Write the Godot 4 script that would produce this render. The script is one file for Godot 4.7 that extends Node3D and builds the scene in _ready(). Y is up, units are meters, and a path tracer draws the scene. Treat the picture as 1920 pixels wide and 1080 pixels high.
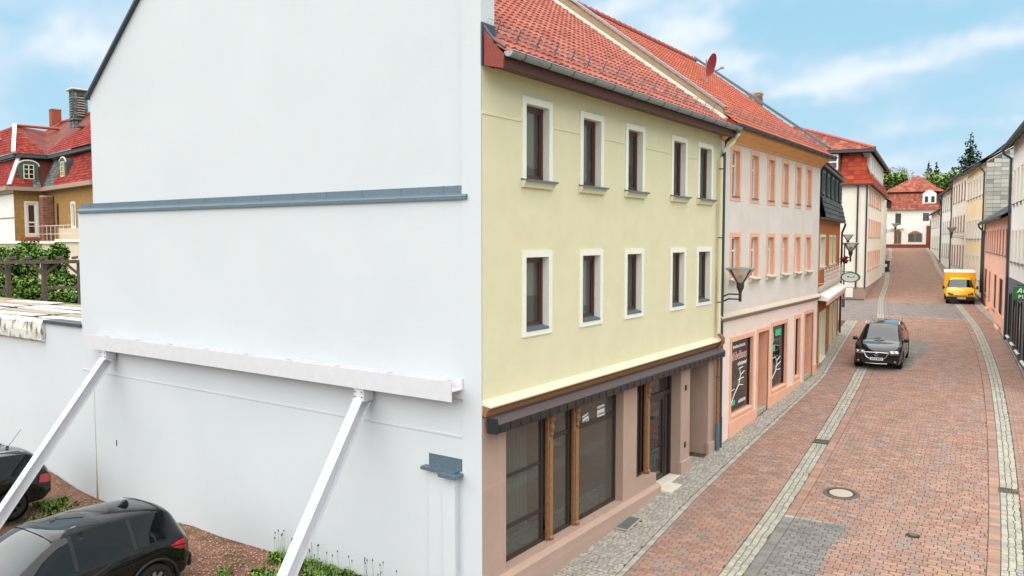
extends Node3D
# A sloping old-town street seen from above: a corner house with a white gable, its neighbours, cars and a paved road.

# ---------------------------------------------------------------- mesh builder
class MB:
	var v := PackedVector3Array()
	var n := PackedVector3Array()
	func tri(a: Vector3, b: Vector3, c: Vector3) -> void:      # counter-clockwise from outside
		var k := (b - a).cross(c - a).normalized()
		v.append_array([a, c, b]); n.append_array([k, k, k])
	func quad(a: Vector3, b: Vector3, c: Vector3, d: Vector3) -> void:
		var k := (c - a).cross(d - b).normalized()
		v.append_array([a, c, b, a, d, c]); n.append_array([k, k, k, k, k, k])
	func quad_n(a: Vector3, b: Vector3, c: Vector3, d: Vector3, na: Vector3, nb: Vector3, nc: Vector3, nd: Vector3) -> void:
		v.append_array([a, c, b, a, d, c]); n.append_array([na, nc, nb, na, nd, nc])
	func box(c: Vector3, s: Vector3, b := Basis.IDENTITY) -> void:
		var h := s * 0.5
		var p := []
		for i in 8:
			p.append(c + b * Vector3(h.x * (1 if i & 1 else -1), h.y * (1 if i & 2 else -1), h.z * (1 if i & 4 else -1)))
		quad(p[1], p[3], p[7], p[5]); quad(p[0], p[4], p[6], p[2])
		quad(p[2], p[6], p[7], p[3]); quad(p[0], p[1], p[5], p[4])
		quad(p[4], p[5], p[7], p[6]); quad(p[0], p[2], p[3], p[1])
	func cbox(c: Vector3, s: Vector3, e: float, b := Basis.IDENTITY) -> void:  # chamfered box
		var h := s * 0.5
		var g := Vector3(h.x - e, h.y - e, h.z - e)
		for ax in 3:
			var a1 := (ax + 1) % 3
			var a2 := (ax + 2) % 3
			for sg in [-1.0, 1.0]:
				var q := []
				for k in [[-1, -1], [1, -1], [1, 1], [-1, 1]]:
					var t := Vector3.ZERO
					t[ax] = h[ax] * sg; t[a1] = g[a1] * k[0]; t[a2] = g[a2] * k[1]
					q.append(c + b * t)
				if sg > 0: quad(q[0], q[1], q[2], q[3])
				else: quad(q[3], q[2], q[1], q[0])
			for s1 in [-1.0, 1.0]:
				for s2 in [-1.0, 1.0]:
					var q2 := []
					for k2 in [[0, -1], [0, 1], [1, 1], [1, -1]]:
						var t2 := Vector3.ZERO
						t2[ax] = g[ax] * k2[1]
						t2[a1] = (h[a1] if k2[0] == 0 else g[a1]) * s1
						t2[a2] = (g[a2] if k2[0] == 0 else h[a2]) * s2
						q2.append(c + b * t2)
					if s1 * s2 < 0: quad(q2[0], q2[1], q2[2], q2[3])
					else: quad(q2[3], q2[2], q2[1], q2[0])
		for i in 8:
			var sx := 1.0 if i & 1 else -1.0
			var sy := 1.0 if i & 2 else -1.0
			var sz := 1.0 if i & 4 else -1.0
			var A := c + b * Vector3(h.x * sx, g.y * sy, g.z * sz)
			var B := c + b * Vector3(g.x * sx, h.y * sy, g.z * sz)
			var D := c + b * Vector3(g.x * sx, g.y * sy, h.z * sz)
			if sx * sy * sz > 0: tri(A, B, D)
			else: tri(A, D, B)
	func bar(a: Vector3, b: Vector3, w: float, h: float, up := Vector3.UP) -> void:   # beam with a rectangular section from a to b
		var d := (b - a)
		var f := d.normalized()
		var r := f.cross(up).normalized()
		var u := r.cross(f)
		box((a + b) * 0.5, Vector3(w, h, d.length()), Basis(r, u, -f))
	func tube(pts: Array, r: float, sides := 8, caps := true) -> void:
		var rings := []
		for i in pts.size():
			var p: Vector3 = pts[i]
			var d: Vector3
			if i == 0: d = pts[1] - p
			elif i == pts.size() - 1: d = p - pts[i - 1]
			else: d = (pts[i + 1] - p).normalized() + (p - pts[i - 1]).normalized()
			d = d.normalized()
			var ref := Vector3.UP if absf(d.y) < 0.9 else Vector3.RIGHT
			var x := d.cross(ref).normalized()
			var y := x.cross(d)
			var ring := []
			for k in sides:
				var a := TAU * k / sides
				ring.append([p + (x * cos(a) + y * sin(a)) * r, x * cos(a) + y * sin(a)])
			rings.append(ring)
		for i in rings.size() - 1:
			for k in sides:
				var k2 := (k + 1) % sides
				var A = rings[i][k]; var B = rings[i][k2]; var C = rings[i + 1][k2]; var D = rings[i + 1][k]
				quad_n(A[0], D[0], C[0], B[0], A[1], D[1], C[1], B[1])
		if caps:
			for k in range(1, sides - 1):
				tri(rings[0][0][0], rings[0][k][0], rings[0][k + 1][0])
				var e = rings[-1]
				tri(e[0][0], e[k + 1][0], e[k][0])
	func lathe(prof: Array, segs: int, xf := Transform3D.IDENTITY, smooth := true) -> void:   # profile [r, y] from bottom to top, turned about y
		for i in prof.size() - 1:
			var a: Vector2 = prof[i]
			var b: Vector2 = prof[i + 1]
			var nn := Vector2(b.y - a.y, a.x - b.x).normalized()
			for k in segs:
				var t0 := TAU * k / segs
				var t1 := TAU * (k + 1) / segs
				var p := func(q: Vector2, t: float): return xf * Vector3(q.x * cos(t), q.y, -q.x * sin(t))
				var m := func(t: float): return (xf.basis * Vector3(nn.x * cos(t), nn.y, -nn.x * sin(t))).normalized()
				if a.x > 1e-5 and b.x > 1e-5:
					if smooth: quad_n(p.call(a, t0), p.call(a, t1), p.call(b, t1), p.call(b, t0), m.call(t0), m.call(t1), m.call(t1), m.call(t0))
					else: quad(p.call(a, t0), p.call(a, t1), p.call(b, t1), p.call(b, t0))
				elif a.x > 1e-5: tri(p.call(a, t0), p.call(a, t1), p.call(b, t0))
				elif b.x > 1e-5: tri(p.call(a, t0), p.call(b, t1), p.call(b, t0))
	func prism(poly: PackedVector2Array, o: Vector3, x: Vector3, y: Vector3, dep: Vector3) -> void:   # outline (ccw in x,y; x cross y points out) pushed back by dep
		var idx := Geometry2D.triangulate_polygon(poly)
		var P := func(q: Vector2): return o + x * q.x + y * q.y
		var area := 0.0
		for i in poly.size():
			area += poly[i].cross(poly[(i + 1) % poly.size()])
		for i in range(0, idx.size(), 3):
			var A: Vector2 = poly[idx[i]]; var B: Vector2 = poly[idx[i + 1]]; var C: Vector2 = poly[idx[i + 2]]
			if (B - A).cross(C - A) < 0:
				var sw := B; B = C; C = sw
			tri(P.call(A), P.call(B), P.call(C))
			tri(P.call(A) + dep, P.call(C) + dep, P.call(B) + dep)
		for i in poly.size():
			var a: Vector2 = poly[i]; var b: Vector2 = poly[(i + 1) % poly.size()]
			if area < 0:
				var sw2 := a; a = b; b = sw2
			quad(P.call(a), P.call(a) + dep, P.call(b) + dep, P.call(b))
	func mesh() -> ArrayMesh:
		var arr := []
		arr.resize(Mesh.ARRAY_MAX)
		arr[Mesh.ARRAY_VERTEX] = v
		arr[Mesh.ARRAY_NORMAL] = n
		var m := ArrayMesh.new()
		if v.size(): m.add_surface_from_arrays(Mesh.PRIMITIVE_TRIANGLES, arr)
		return m

# a wall's own axes: u to the right as one faces it, y up, w outward
class Fr:
	var o: Vector3
	var u: Vector3
	var w: Vector3
	var len: float
	func _init(left: Vector2, right: Vector2, y0 := 0.0) -> void:
		o = Vector3(left.x, y0, left.y)
		var d := Vector3(right.x - left.x, 0, right.y - left.y)
		len = d.length(); u = d / len
		w = u.cross(Vector3.UP)
	func p(a: float, y: float, k := 0.0) -> Vector3:
		return o + u * a + Vector3.UP * y + w * k
	func bas() -> Basis: return Basis(u, Vector3.UP, w)
	func box(m: MB, a0: float, a1: float, y0: float, y1: float, k0: float, k1: float, e := 0.0) -> void:
		var c := p((a0 + a1) * 0.5, (y0 + y1) * 0.5, (k0 + k1) * 0.5)
		var s := Vector3(absf(a1 - a0), absf(y1 - y0), absf(k1 - k0))
		if e > 0.0: m.cbox(c, s, e, bas())
		else: m.box(c, s, bas())

var M := {}
var taken := {}
var rng := RandomNumberGenerator.new()

# ---------------------------------------------------------------- naming
func numbered(called: String) -> String:
	var k: int = taken.get(called, 0)
	taken[called] = k + 1
	return called if k == 0 else "%s_%03d" % [called, k]
func tag(o: Node3D, label: String, category: String, group := "") -> void:
	o.set_meta("label", label); o.set_meta("category", category)
	if group: o.set_meta("group", group)
func thing(called: String, label: String, category: String, at := Vector3.ZERO, turn := 0.0, group := "") -> Node3D:
	var o := Node3D.new(); o.name = numbered(called)
	add_child(o); o.position = at; o.rotation.y = turn
	tag(o, label, category, group)
	return o
func part(parent: Node3D, called: String, m: MB, mat: Material) -> MeshInstance3D:    # shape given in the parent's own axes
	var o := MeshInstance3D.new(); o.name = called
	o.mesh = m.mesh(); o.material_override = mat
	parent.add_child(o, true)
	return o
func wpart(parent: Node3D, called: String, m: MB, mat: Material) -> MeshInstance3D:   # shape given in world axes; parent is an unturned thing
	var o := part(parent, called, m, mat)
	if parent.get_parent() == self: o.position = -parent.position
	return o
func struct(called: String, m: MB, mat: Material) -> MeshInstance3D:
	var o := MeshInstance3D.new(); o.name = numbered(called)
	o.mesh = m.mesh(); o.material_override = mat
	add_child(o); o.set_meta("kind", "structure")
	return o
func shared(parent: Node3D, called: String, me: Mesh, mat: Material, xf: Transform3D) -> MeshInstance3D:
	var o := MeshInstance3D.new(); o.name = called
	o.mesh = me; o.material_override = mat; o.transform = xf
	parent.add_child(o, true)
	return o
func many(parent: Node3D, called: String, me: Mesh, mat: Material, xfs: Array, cols: Array) -> MultiMeshInstance3D:
	var mm := MultiMesh.new()
	mm.transform_format = MultiMesh.TRANSFORM_3D
	mm.use_colors = cols.size() > 0
	mm.mesh = me; mm.instance_count = xfs.size()
	for i in xfs.size():
		mm.set_instance_transform(i, xfs[i])
		if cols.size(): mm.set_instance_color(i, cols[i])
	var o := MultiMeshInstance3D.new(); o.name = called
	o.multimesh = mm; o.material_override = mat
	o.set_meta("kind", "stuff")
	parent.add_child(o, true)
	return o

# ---------------------------------------------------------------- materials
var tex := {}
func noise_tex(key: String, sd: int, freq: float, oct: int, lo: Color, hi: Color, size := 512, gain := 0.5, pw := 1.0) -> ImageTexture:
	if tex.has(key): return tex[key]
	var f := FastNoiseLite.new()
	f.seed = sd; f.frequency = freq; f.fractal_octaves = oct; f.fractal_gain = gain; f.noise_type = FastNoiseLite.TYPE_SIMPLEX_SMOOTH
	var g := f.get_seamless_image(size, size)
	var im := Image.create(size, size, false, Image.FORMAT_RGB8)
	for y in size:
		for x in size:
			im.set_pixel(x, y, lo.lerp(hi, pow(g.get_pixel(x, y).r, pw)))
	tex[key] = ImageTexture.create_from_image(im)
	return tex[key]
func normal_tex(key: String, sd: int, freq: float, oct: int, bump: float, size := 512) -> ImageTexture:
	if tex.has(key): return tex[key]
	var f := FastNoiseLite.new()
	f.seed = sd; f.frequency = freq; f.fractal_octaves = oct
	var g := f.get_seamless_image(size, size)
	g.convert(Image.FORMAT_RGBA8)
	g.bump_map_to_normal_map(bump)
	tex[key] = ImageTexture.create_from_image(g)
	return tex[key]
func C8(r: int, g: int, b: int) -> Color: return Color(r / 255.0, g / 255.0, b / 255.0)
func mat(key: String, col: Color, rough := 0.8, opt := {}) -> StandardMaterial3D:
	if M.has(key): return M[key]
	var m := StandardMaterial3D.new()
	m.resource_name = key
	m.albedo_color = col; m.roughness = rough
	m.metallic = opt.get("metal", 0.0)
	m.metallic_specular = opt.get("spec", 0.5)
	if opt.has("tex"):
		m.albedo_texture = opt.tex
		m.uv1_triplanar = true; m.uv1_world_triplanar = opt.get("world", true)
		m.uv1_scale = Vector3.ONE * float(opt.get("scale", 0.5))
		if opt.has("scale3"): m.uv1_scale = opt.scale3
	if opt.has("nrm"):
		m.normal_enabled = true; m.normal_texture = opt.nrm; m.normal_scale = opt.get("ns", 1.0)
		m.uv1_triplanar = true; m.uv1_world_triplanar = opt.get("world", true)
		m.uv1_scale = Vector3.ONE * float(opt.get("scale", 0.5))
		if opt.has("scale3"): m.uv1_scale = opt.scale3
	if opt.has("det"):
		m.detail_enabled = true; m.detail_albedo = opt.det; m.detail_blend_mode = BaseMaterial3D.BLEND_MODE_MUL
		m.detail_uv_layer = BaseMaterial3D.DETAIL_UV_2
		m.uv2_triplanar = true; m.uv2_world_triplanar = true; m.uv2_scale = Vector3.ONE * float(opt.get("dscale", 0.08))
	if opt.get("vcol", false): m.vertex_color_use_as_albedo = true
	if opt.has("coat"):
		m.clearcoat_enabled = true; m.clearcoat = opt.coat; m.clearcoat_roughness = 0.03
	if opt.has("alpha"):
		m.transparency = BaseMaterial3D.TRANSPARENCY_ALPHA; m.albedo_color.a = opt.alpha
	if opt.has("back"):
		m.backlight_enabled = true; m.backlight = opt.back
	M[key] = m
	return m
func vary(c: Color, amt: float) -> Color:
	var k := 1.0 + rng.randf_range(-amt, amt)
	return Color(c.r * k, c.g * k, c.b * k)

# ---------------------------------------------------------------- the lie of the land
const PZ := [-60.0, 0.0, 22.0, 34.0, 47.0, 75.0, 107.0, 160.0, 320.0]
const PY := [-3.72, 0.0, 1.36, 1.86, 2.25, 3.5, 5.1, 8.2, 24.0]
func gy(z: float) -> float:
	var q := -z
	for i in PZ.size() - 1:
		if q <= PZ[i + 1] or i == PZ.size() - 2:
			return lerpf(PY[i], PY[i + 1], (q - PZ[i]) / (PZ[i + 1] - PZ[i]))
	return 0.0
const XZ := [-14.0, 0.0, 7.0, 12.0, 22.0, 35.0, 48.0, 60.0, 75.0, 90.0, 107.0, 130.0]
const XX := [5.35, 5.15, 4.86, 4.5, 3.58, 1.9, -0.35, -2.1, -4.6, -6.9, -9.8, -14.0]
func interp(xs: Array, ys: Array, q: float) -> float:
	if q <= xs[0]: return ys[0] + (q - xs[0]) * (ys[1] - ys[0]) / (xs[1] - xs[0])
	for i in xs.size() - 1:
		if q <= xs[i + 1]:
			var a: int = maxi(i - 1, 0)
			var b: int = mini(i + 2, xs.size() - 1)
			return cubic_interpolate_in_time(ys[i], ys[i + 1], ys[a], ys[b], (q - xs[i]) / (xs[i + 1] - xs[i]), 1.0, (xs[a] - xs[i]) / (xs[i + 1] - xs[i]) - (1.0 if a == i else 0.0), (xs[b] - xs[i]) / (xs[i + 1] - xs[i]) + (1.0 if b == i + 1 else 0.0)) if a != i and b != i + 1 else lerpf(ys[i], ys[i + 1], (q - xs[i]) / (xs[i + 1] - xs[i]))
	var k := xs.size() - 1
	return ys[k] + (q - xs[k]) * (ys[k] - ys[k - 1]) / (xs[k] - xs[k - 1])
func xc(z: float) -> float: return interp(XZ, XX, -z)
func dxc(z: float) -> float: return (xc(z + 0.5) - xc(z - 0.5))
func cobble_edge(z: float) -> float: return line_at([0.0, 2.57, 7.0, 10.8, 19.4, 21.0, 33.0, 50.0], [1.2, 1.09, 0.8, 0.66, 0.4, 0.3, -1.25, -3.4], -z)
func line_at(xs: Array, ys: Array, q: float) -> float:
	for i in xs.size() - 1:
		if q <= xs[i + 1]: return lerpf(ys[i], ys[i + 1], maxf(q - xs[i], 0.0) / (xs[i + 1] - xs[i]))
	return ys[-1]
func left_face(z: float) -> float: return line_at([-20.0, 0.0, 20.9, 31.0, 47.6, 67.0, 108.0], [0.0, 0.0, 0.0, -1.5, -3.5, -5.87, -12.7], -z)
func yard_y(x: float) -> float: return interp([-2.0, 0.0, 3.0, 8.0, 12.0, 17.3, 22.0, 40.0], [0.0, 0.0, 0.03, -0.08, -0.17, 0.44, 0.6, 0.7], -x)

# ---------------------------------------------------------------- camera, sky, sun
var cam: Camera3D
func make_view() -> void:
	cam = Camera3D.new(); cam.name = "camera"
	cam.fov = 39.6; cam.near = 0.1; cam.far = 1500.0
	cam.position = Vector3(7.66, 6.27, 10.18)
	cam.rotation = Vector3(-deg_to_rad(3.472), deg_to_rad(34.814), 0)
	add_child(cam); cam.current = true
	var e := Environment.new()
	e.background_mode = Environment.BG_SKY
	e.tonemap_mode = Environment.TONE_MAPPER_LINEAR
	e.tonemap_exposure = 4.0
	e.sdfgi_enabled = true; e.ssao_enabled = true; e.ssil_enabled = true
	var sm := PanoramaSkyMaterial.new()
	sm.panorama = sky_picture()
	sm.energy_multiplier = 0.385
	var sk := Sky.new(); sk.sky_material = sm
	e.sky = sk
	var we := WorldEnvironment.new(); we.name = "air"; we.environment = e
	add_child(we)
	var sun := DirectionalLight3D.new(); sun.name = "sun"
	sun.light_energy = 0.5; sun.light_angular_distance = 130.0
	sun.light_color = Color(1.0, 0.97, 0.925); sun.shadow_enabled = true
	add_child(sun)
	sun.look_at_from_position(Vector3.ZERO, -Vector3(-0.06, 1.0, 0.24), Vector3.UP)

func sky_picture() -> ImageTexture:
	var W := 1024
	var H := 512
	var im := Image.create(W, H, false, Image.FORMAT_RGBF)
	var f := FastNoiseLite.new()
	f.seed = 11; f.frequency = 1.0; f.fractal_octaves = 6; f.fractal_gain = 0.52; f.noise_type = FastNoiseLite.TYPE_SIMPLEX_SMOOTH
	f.domain_warp_enabled = true; f.domain_warp_amplitude = 0.35; f.domain_warp_frequency = 0.9
	var g := FastNoiseLite.new()
	g.seed = 5; g.frequency = 0.42; g.fractal_octaves = 3
	for y in H:
		var th := PI * (y + 0.5) / H
		var dy := cos(th)
		for x in W:
			var ph := (float(x) + 0.5) / W * TAU - PI
			var d := Vector3(sin(th) * sin(ph), dy, -sin(th) * cos(ph))
			var c: Color
			if dy < -0.02:
				c = Color(0.30, 0.29, 0.27)
			else:
				var up := maxf(dy, 0.0)
				var base := Color(0.37, 0.53, 0.62).lerp(Color(0.17, 0.39, 0.55), pow(minf(up * 1.6, 1.0), 0.55))
				var k := 1.0 / (up + 0.16)
				var q := Vector3(d.x * k, d.z * k, 0.0)
				var cl := f.get_noise_3d(q.x * 0.85 + q.y * 0.45, q.y * 1.5 - q.x * 0.5, 3.0)
				var big := g.get_noise_3d(q.x * 0.8, q.y * 0.8, 9.0)
				var a := smoothstep(-0.42, 0.48, cl * 1.6 + big * 0.9 + 0.30)
				var white := Color(0.43, 0.53, 0.63).lerp(Color(0.62, 0.66, 0.70), smoothstep(-0.05, 0.38, cl + big * 0.3))
				c = base.lerp(white, a * 0.86)
				c = c.lerp(Color(0.42, 0.54, 0.64), 0.35 * exp(-up * 9.0))
			im.set_pixel(x, y, c)
	return ImageTexture.create_from_image(im)

func in_view(p: Vector3, margin := 0.0) -> bool:
	var q := cam.transform.affine_inverse() * p
	if q.z > -0.5: return false
	return absf(q.x / -q.z) < 0.64 + margin and absf(q.y / -q.z) < 0.36 + margin

func make_materials() -> void:
	var soft := noise_tex("soft", 3, 0.012, 5, Color(0.965, 0.965, 0.965), Color(1, 1, 1))
	var grain := noise_tex("grain", 7, 0.12, 4, Color(0.84, 0.84, 0.84), Color(1, 1, 1), 512, 0.7)
	var blotch := noise_tex("blotch", 9, 0.006, 6, Color(0.955, 0.952, 0.945), Color(1, 1, 1), 512, 0.6)
	var pebble := noise_tex("pebble", 21, 0.16, 3, Color(0.74, 0.72, 0.70), Color(1.0, 1.0, 1.0), 512, 0.8)
	var plaster := normal_tex("plaster", 4, 0.09, 4, 5.0)
	var rough_n := normal_tex("rough", 14, 0.16, 3, 9.0)
	var soft_n := normal_tex("soft_n", 15, 0.02, 4, 5.0)
	# plasters: the colour patches are broad and faint, the relief is the trowelled coat
	mat("white_plaster", C8(206, 210, 213), 0.93, {"nrm": plaster, "ns": 0.06, "scale": 0.45, "det": noise_tex("wash", 19, 0.008, 4, Color(0.972, 0.975, 0.975), Color(1, 1, 1)), "dscale": 0.07})
	mat("yellow_plaster", C8(250, 240, 202), 0.93, {"tex": grain, "nrm": rough_n, "ns": 0.4, "scale": 1.4, "det": noise_tex("facade_wear", 27, 0.01, 5, Color(0.972, 0.968, 0.955), Color(1, 1, 1), 512, 0.6), "dscale": 0.25})
	mat("shop_plaster", C8(234, 199, 181), 0.92, {"tex": pebble, "nrm": rough_n, "ns": 1.0, "scale": 1.1, "det": blotch, "dscale": 0.35})
	mat("pale_plaster", C8(250, 238, 228), 0.93, {"tex": grain, "nrm": rough_n, "ns": 0.45, "scale": 1.2, "det": blotch, "dscale": 0.25})
	mat("pink_plaster", C8(245, 221, 209), 0.92, {"tex": soft, "nrm": plaster, "ns": 0.2, "scale": 0.9, "det": blotch, "dscale": 0.3})
	mat("peach_paint", C8(244, 182, 152), 0.85, {"tex": soft, "nrm": plaster, "ns": 0.4, "scale": 1.2, "det": blotch, "dscale": 0.5})
	mat("orange_cornice", C8(232, 168, 108), 0.85, {"tex": soft, "scale": 1.0, "det": blotch, "dscale": 0.4})
	mat("orange_plaster", C8(209, 124, 66), 0.92, {"tex": grain, "nrm": rough_n, "ns": 0.8, "scale": 1.0, "det": blotch, "dscale": 0.3})
	mat("white_trim", C8(240, 235, 222), 0.8, {"tex": soft, "scale": 1.3, "nrm": plaster, "ns": 0.25})
	mat("cream_trim", C8(226, 216, 184), 0.8, {"tex": soft, "scale": 0.6})
	mat("cream_plaster", C8(248, 240, 226), 0.92, {"tex": soft, "nrm": plaster, "ns": 0.2, "scale": 0.7, "det": blotch, "dscale": 0.2})
	mat("warm_plaster", C8(252, 230, 188), 0.92, {"tex": soft, "nrm": plaster, "ns": 0.2, "scale": 0.7, "det": blotch, "dscale": 0.2})
	mat("off_white", C8(246, 244, 238), 0.92, {"tex": soft, "nrm": plaster, "ns": 0.2, "scale": 0.7, "det": blotch, "dscale": 0.2})
	mat("salmon", C8(244, 188, 166), 0.92, {"tex": soft, "scale": 0.7, "det": blotch, "dscale": 0.25})
	mat("slate_paint", C8(92, 100, 110), 0.8, {"tex": soft, "scale": 0.7})
	mat("ochre_plaster", C8(214, 168, 104), 0.92, {"tex": grain, "nrm": rough_n, "ns": 0.8, "scale": 0.7, "det": noise_tex("peel", 31, 0.02, 5, Color(0.78, 0.74, 0.66), Color(1, 1, 1), 512, 0.65), "dscale": 0.35})
	mat("garden_plaster", C8(232, 214, 188), 0.92, {"tex": soft, "scale": 0.6, "det": blotch, "dscale": 0.3})
	mat("course_stone", C8(208, 190, 172), 0.9, {"tex": blotch, "scale": 0.8})
	mat("plinth_stone", C8(190, 165, 150), 0.9, {"tex": pebble, "scale": 1.0})
	# metals and woods
	mat("zinc", C8(112, 130, 140), 0.5, {"metal": 0.35, "tex": noise_tex("zinc", 41, 0.03, 5, Color(0.78, 0.80, 0.82), Color(1, 1, 1), 512, 0.6), "scale": 1.2})
	mat("gutter_zinc", C8(164, 172, 172), 0.42, {"metal": 0.55, "tex": tex.zinc, "scale": 1.5})
	mat("dark_zinc", C8(82, 90, 98), 0.5, {"metal": 0.4, "tex": tex.zinc, "scale": 1.5})
	mat("white_steel", C8(213, 212, 216), 0.42, {"tex": soft, "scale": 0.5})
	mat("brown_frame", C8(78, 44, 36), 0.45, {"tex": soft, "scale": 2.0})
	mat("dark_frame", C8(52, 40, 36), 0.4)
	mat("white_frame", C8(238, 236, 230), 0.45)
	mat("eave_wood", C8(112, 62, 50), 0.6, {"tex": noise_tex("wood", 51, 0.02, 5, Color(0.62, 0.58, 0.55), Color(1, 1, 1), 512, 0.6), "scale3": Vector3(6, 6, 0.5)})
	mat("red_board", C8(168, 66, 50), 0.6, {"tex": tex.wood, "scale3": Vector3(6, 1.2, 0.5)})
	mat("oak", C8(182, 132, 90), 0.55, {"tex": tex.wood, "scale3": Vector3(7, 0.7, 7)})
	mat("old_timber", C8(120, 108, 98), 0.9, {"tex": tex.wood, "scale": 1.2})
	mat("awning_case", C8(48, 44, 46), 0.32, {"metal": 0.35, "tex": soft, "scale": 2.0})
	mat("awning_top", C8(92, 80, 80), 0.45, {"metal": 0.3, "tex": soft, "scale": 2.0})
	mat("black_metal", C8(34, 35, 38), 0.45)
	mat("lamp_metal", C8(58, 56, 56), 0.5, {"metal": 0.3})
	mat("glass", C8(64, 68, 64), 0.03, {"alpha": 0.3, "spec": 0.6})
	mat("shop_glass", C8(98, 95, 88), 0.05, {"alpha": 0.5, "spec": 0.6})  # grey-brown film: the dull street reflection is put into the pane colour
	mat("dark_glass", C8(26, 32, 34), 0.04, {"spec": 0.7})
	mat("pale_glass", C8(72, 80, 84), 0.05, {"spec": 0.7})
	mat("lamp_glass", C8(205, 192, 172), 0.2, {"alpha": 0.4})
	mat("curtain", C8(128, 136, 124), 0.95, {"tex": grain, "scale": 1.0})
	mat("grey_cloth", C8(100, 106, 104), 0.95, {"tex": grain, "scale": 1.0})
	mat("green_cloth", C8(112, 126, 110), 0.95, {"tex": grain, "scale": 1.0})
	mat("white_net", C8(206, 206, 200), 0.95, {"tex": grain, "scale": 2.0})
	mat("shop_inside", C8(74, 70, 64), 0.95, {"tex": blotch, "scale": 0.4})
	mat("paper", C8(236, 234, 230), 0.8)
	mat("ink_blue", C8(54, 70, 120), 0.8)
	mat("ink_red", C8(150, 52, 60), 0.8)
	mat("print_white", C8(240, 240, 236), 0.7)
	mat("print_pink", C8(222, 178, 178), 0.7)
	mat("print_green", C8(70, 190, 140), 0.7)
	# clay and stone
	mat("tile_multi", Color.WHITE, 0.9, {"vcol": true, "spec": 0.22, "tex": grain, "scale": 1.2})
	mat("brick_multi", Color.WHITE, 0.94, {"vcol": true, "spec": 0.3, "tex": pebble, "scale": 1.6, "nrm": rough_n, "ns": 0.6, "det": noise_tex("road_dirt", 23, 0.02, 5, Color(0.90, 0.895, 0.885), Color(1, 1, 1), 512, 0.6), "dscale": 0.11})
	mat("sett_multi", Color.WHITE, 0.9, {"vcol": true, "spec": 0.35, "tex": pebble, "scale": 1.8, "nrm": rough_n, "ns": 0.7})
	mat("roof_base", C8(110, 52, 42), 0.9, {"tex": grain, "scale": 0.8})
	mat("ridge_clay", C8(178, 88, 70), 0.7, {"tex": grain, "scale": 0.9})
	mat("slate", C8(98, 106, 108), 0.6, {"tex": noise_tex("slate", 61, 0.05, 4, Color(0.62, 0.66, 0.64), Color(1, 1, 1), 512, 0.7), "scale": 0.8})
	mat("green_slate", C8(94, 104, 100), 0.7, {"tex": tex.slate, "scale": 0.8})
	mat("mortar", C8(176, 168, 150), 0.95, {"tex": blotch, "scale": 0.8})
	mat("firewall", C8(206, 184, 152), 0.95, {"tex": pebble, "nrm": rough_n, "ns": 1.0, "scale": 0.8, "det": blotch, "dscale": 0.5})
	mat("chimney_brick", C8(178, 92, 66), 0.9, {"tex": pebble, "scale": 0.9})
	mat("joint", C8(104, 92, 78), 1.0, {"tex": noise_tex("joint", 71, 0.02, 5, Color(0.50, 0.56, 0.40), Color(1, 0.98, 0.95), 512, 0.6), "scale": 0.5})
	mat("moss_joint", C8(108, 112, 66), 1.0, {"tex": tex.joint, "scale": 0.9})
	mat("cast_iron", C8(104, 92, 88), 0.6, {"metal": 0.3, "tex": grain, "scale": 2.0})
	mat("concrete", C8(196, 186, 168), 0.9, {"tex": pebble, "scale": 1.2})
	mat("pale_stone", C8(214, 206, 190), 0.85, {"tex": blotch, "scale": 0.8})
	mat("gravel", C8(220, 158, 132), 1.0, {"tex": noise_tex("gravel", 81, 0.14, 4, Color(0.58, 0.56, 0.55), Color(1, 1, 1), 512, 0.8), "nrm": rough_n, "ns": 1.6, "scale": 0.9, "det": noise_tex("gravelbig", 82, 0.012, 4, Color(0.62, 0.70, 0.56), Color(1, 1, 1)), "dscale": 0.2})
	mat("pebble_multi", Color.WHITE, 0.95, {"vcol": true})
	mat("earth", C8(110, 112, 84), 1.0, {"tex": blotch, "scale": 0.05})
	mat("terrace_soil", C8(96, 96, 66), 1.0, {"tex": grain, "scale": 0.3})
	mat("leaf_multi", Color.WHITE, 0.75, {"vcol": true, "back": Color(0.42, 0.48, 0.16)})
	mat("pale_bark", C8(172, 162, 144), 0.95)
	mat("bark", C8(96, 82, 68), 0.95, {"tex": tex.wood, "scale": 1.0})
	# vehicles
	mat("black_paint", C8(11, 14, 15), 0.14, {"coat": 0.45, "spec": 0.4})
	mat("night_paint", C8(14, 14, 19), 0.14, {"coat": 0.5, "spec": 0.45})
	mat("post_yellow", C8(246, 184, 8), 0.3, {"coat": 0.6})
	mat("van_roof", C8(232, 226, 214), 0.5)
	mat("car_glass", C8(10, 15, 16), 0.03, {"spec": 0.5})
	mat("screen_glass", C8(16, 21, 22), 0.03, {"spec": 1.0})
	mat("black_plastic", C8(26, 27, 28), 0.6)
	mat("tyre", C8(24, 24, 25), 0.85)
	mat("alloy", C8(176, 178, 182), 0.3, {"metal": 0.8})
	mat("dark_alloy", C8(62, 64, 66), 0.4, {"metal": 0.6})
	mat("chrome", C8(214, 216, 220), 0.15, {"metal": 0.95})
	mat("tail_red", C8(196, 16, 30), 0.12, {"spec": 0.7})
	mat("lamp_clear", C8(132, 134, 136), 0.08, {"metal": 0.4})
	mat("plate", C8(228, 228, 222), 0.5)
	mat("plate_blue", C8(30, 60, 150), 0.5)
	mat("seam", C8(6, 7, 7), 0.6)
	mat("sign_green", C8(14, 104, 58), 0.5)
	mat("sign_white", C8(232, 236, 232), 0.5)
	mat("red_flower", C8(190, 22, 40), 0.8)
	mat("bin_green", C8(30, 50, 42), 0.6)
	mat("dish_red", C8(158, 44, 46), 0.5)

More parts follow.
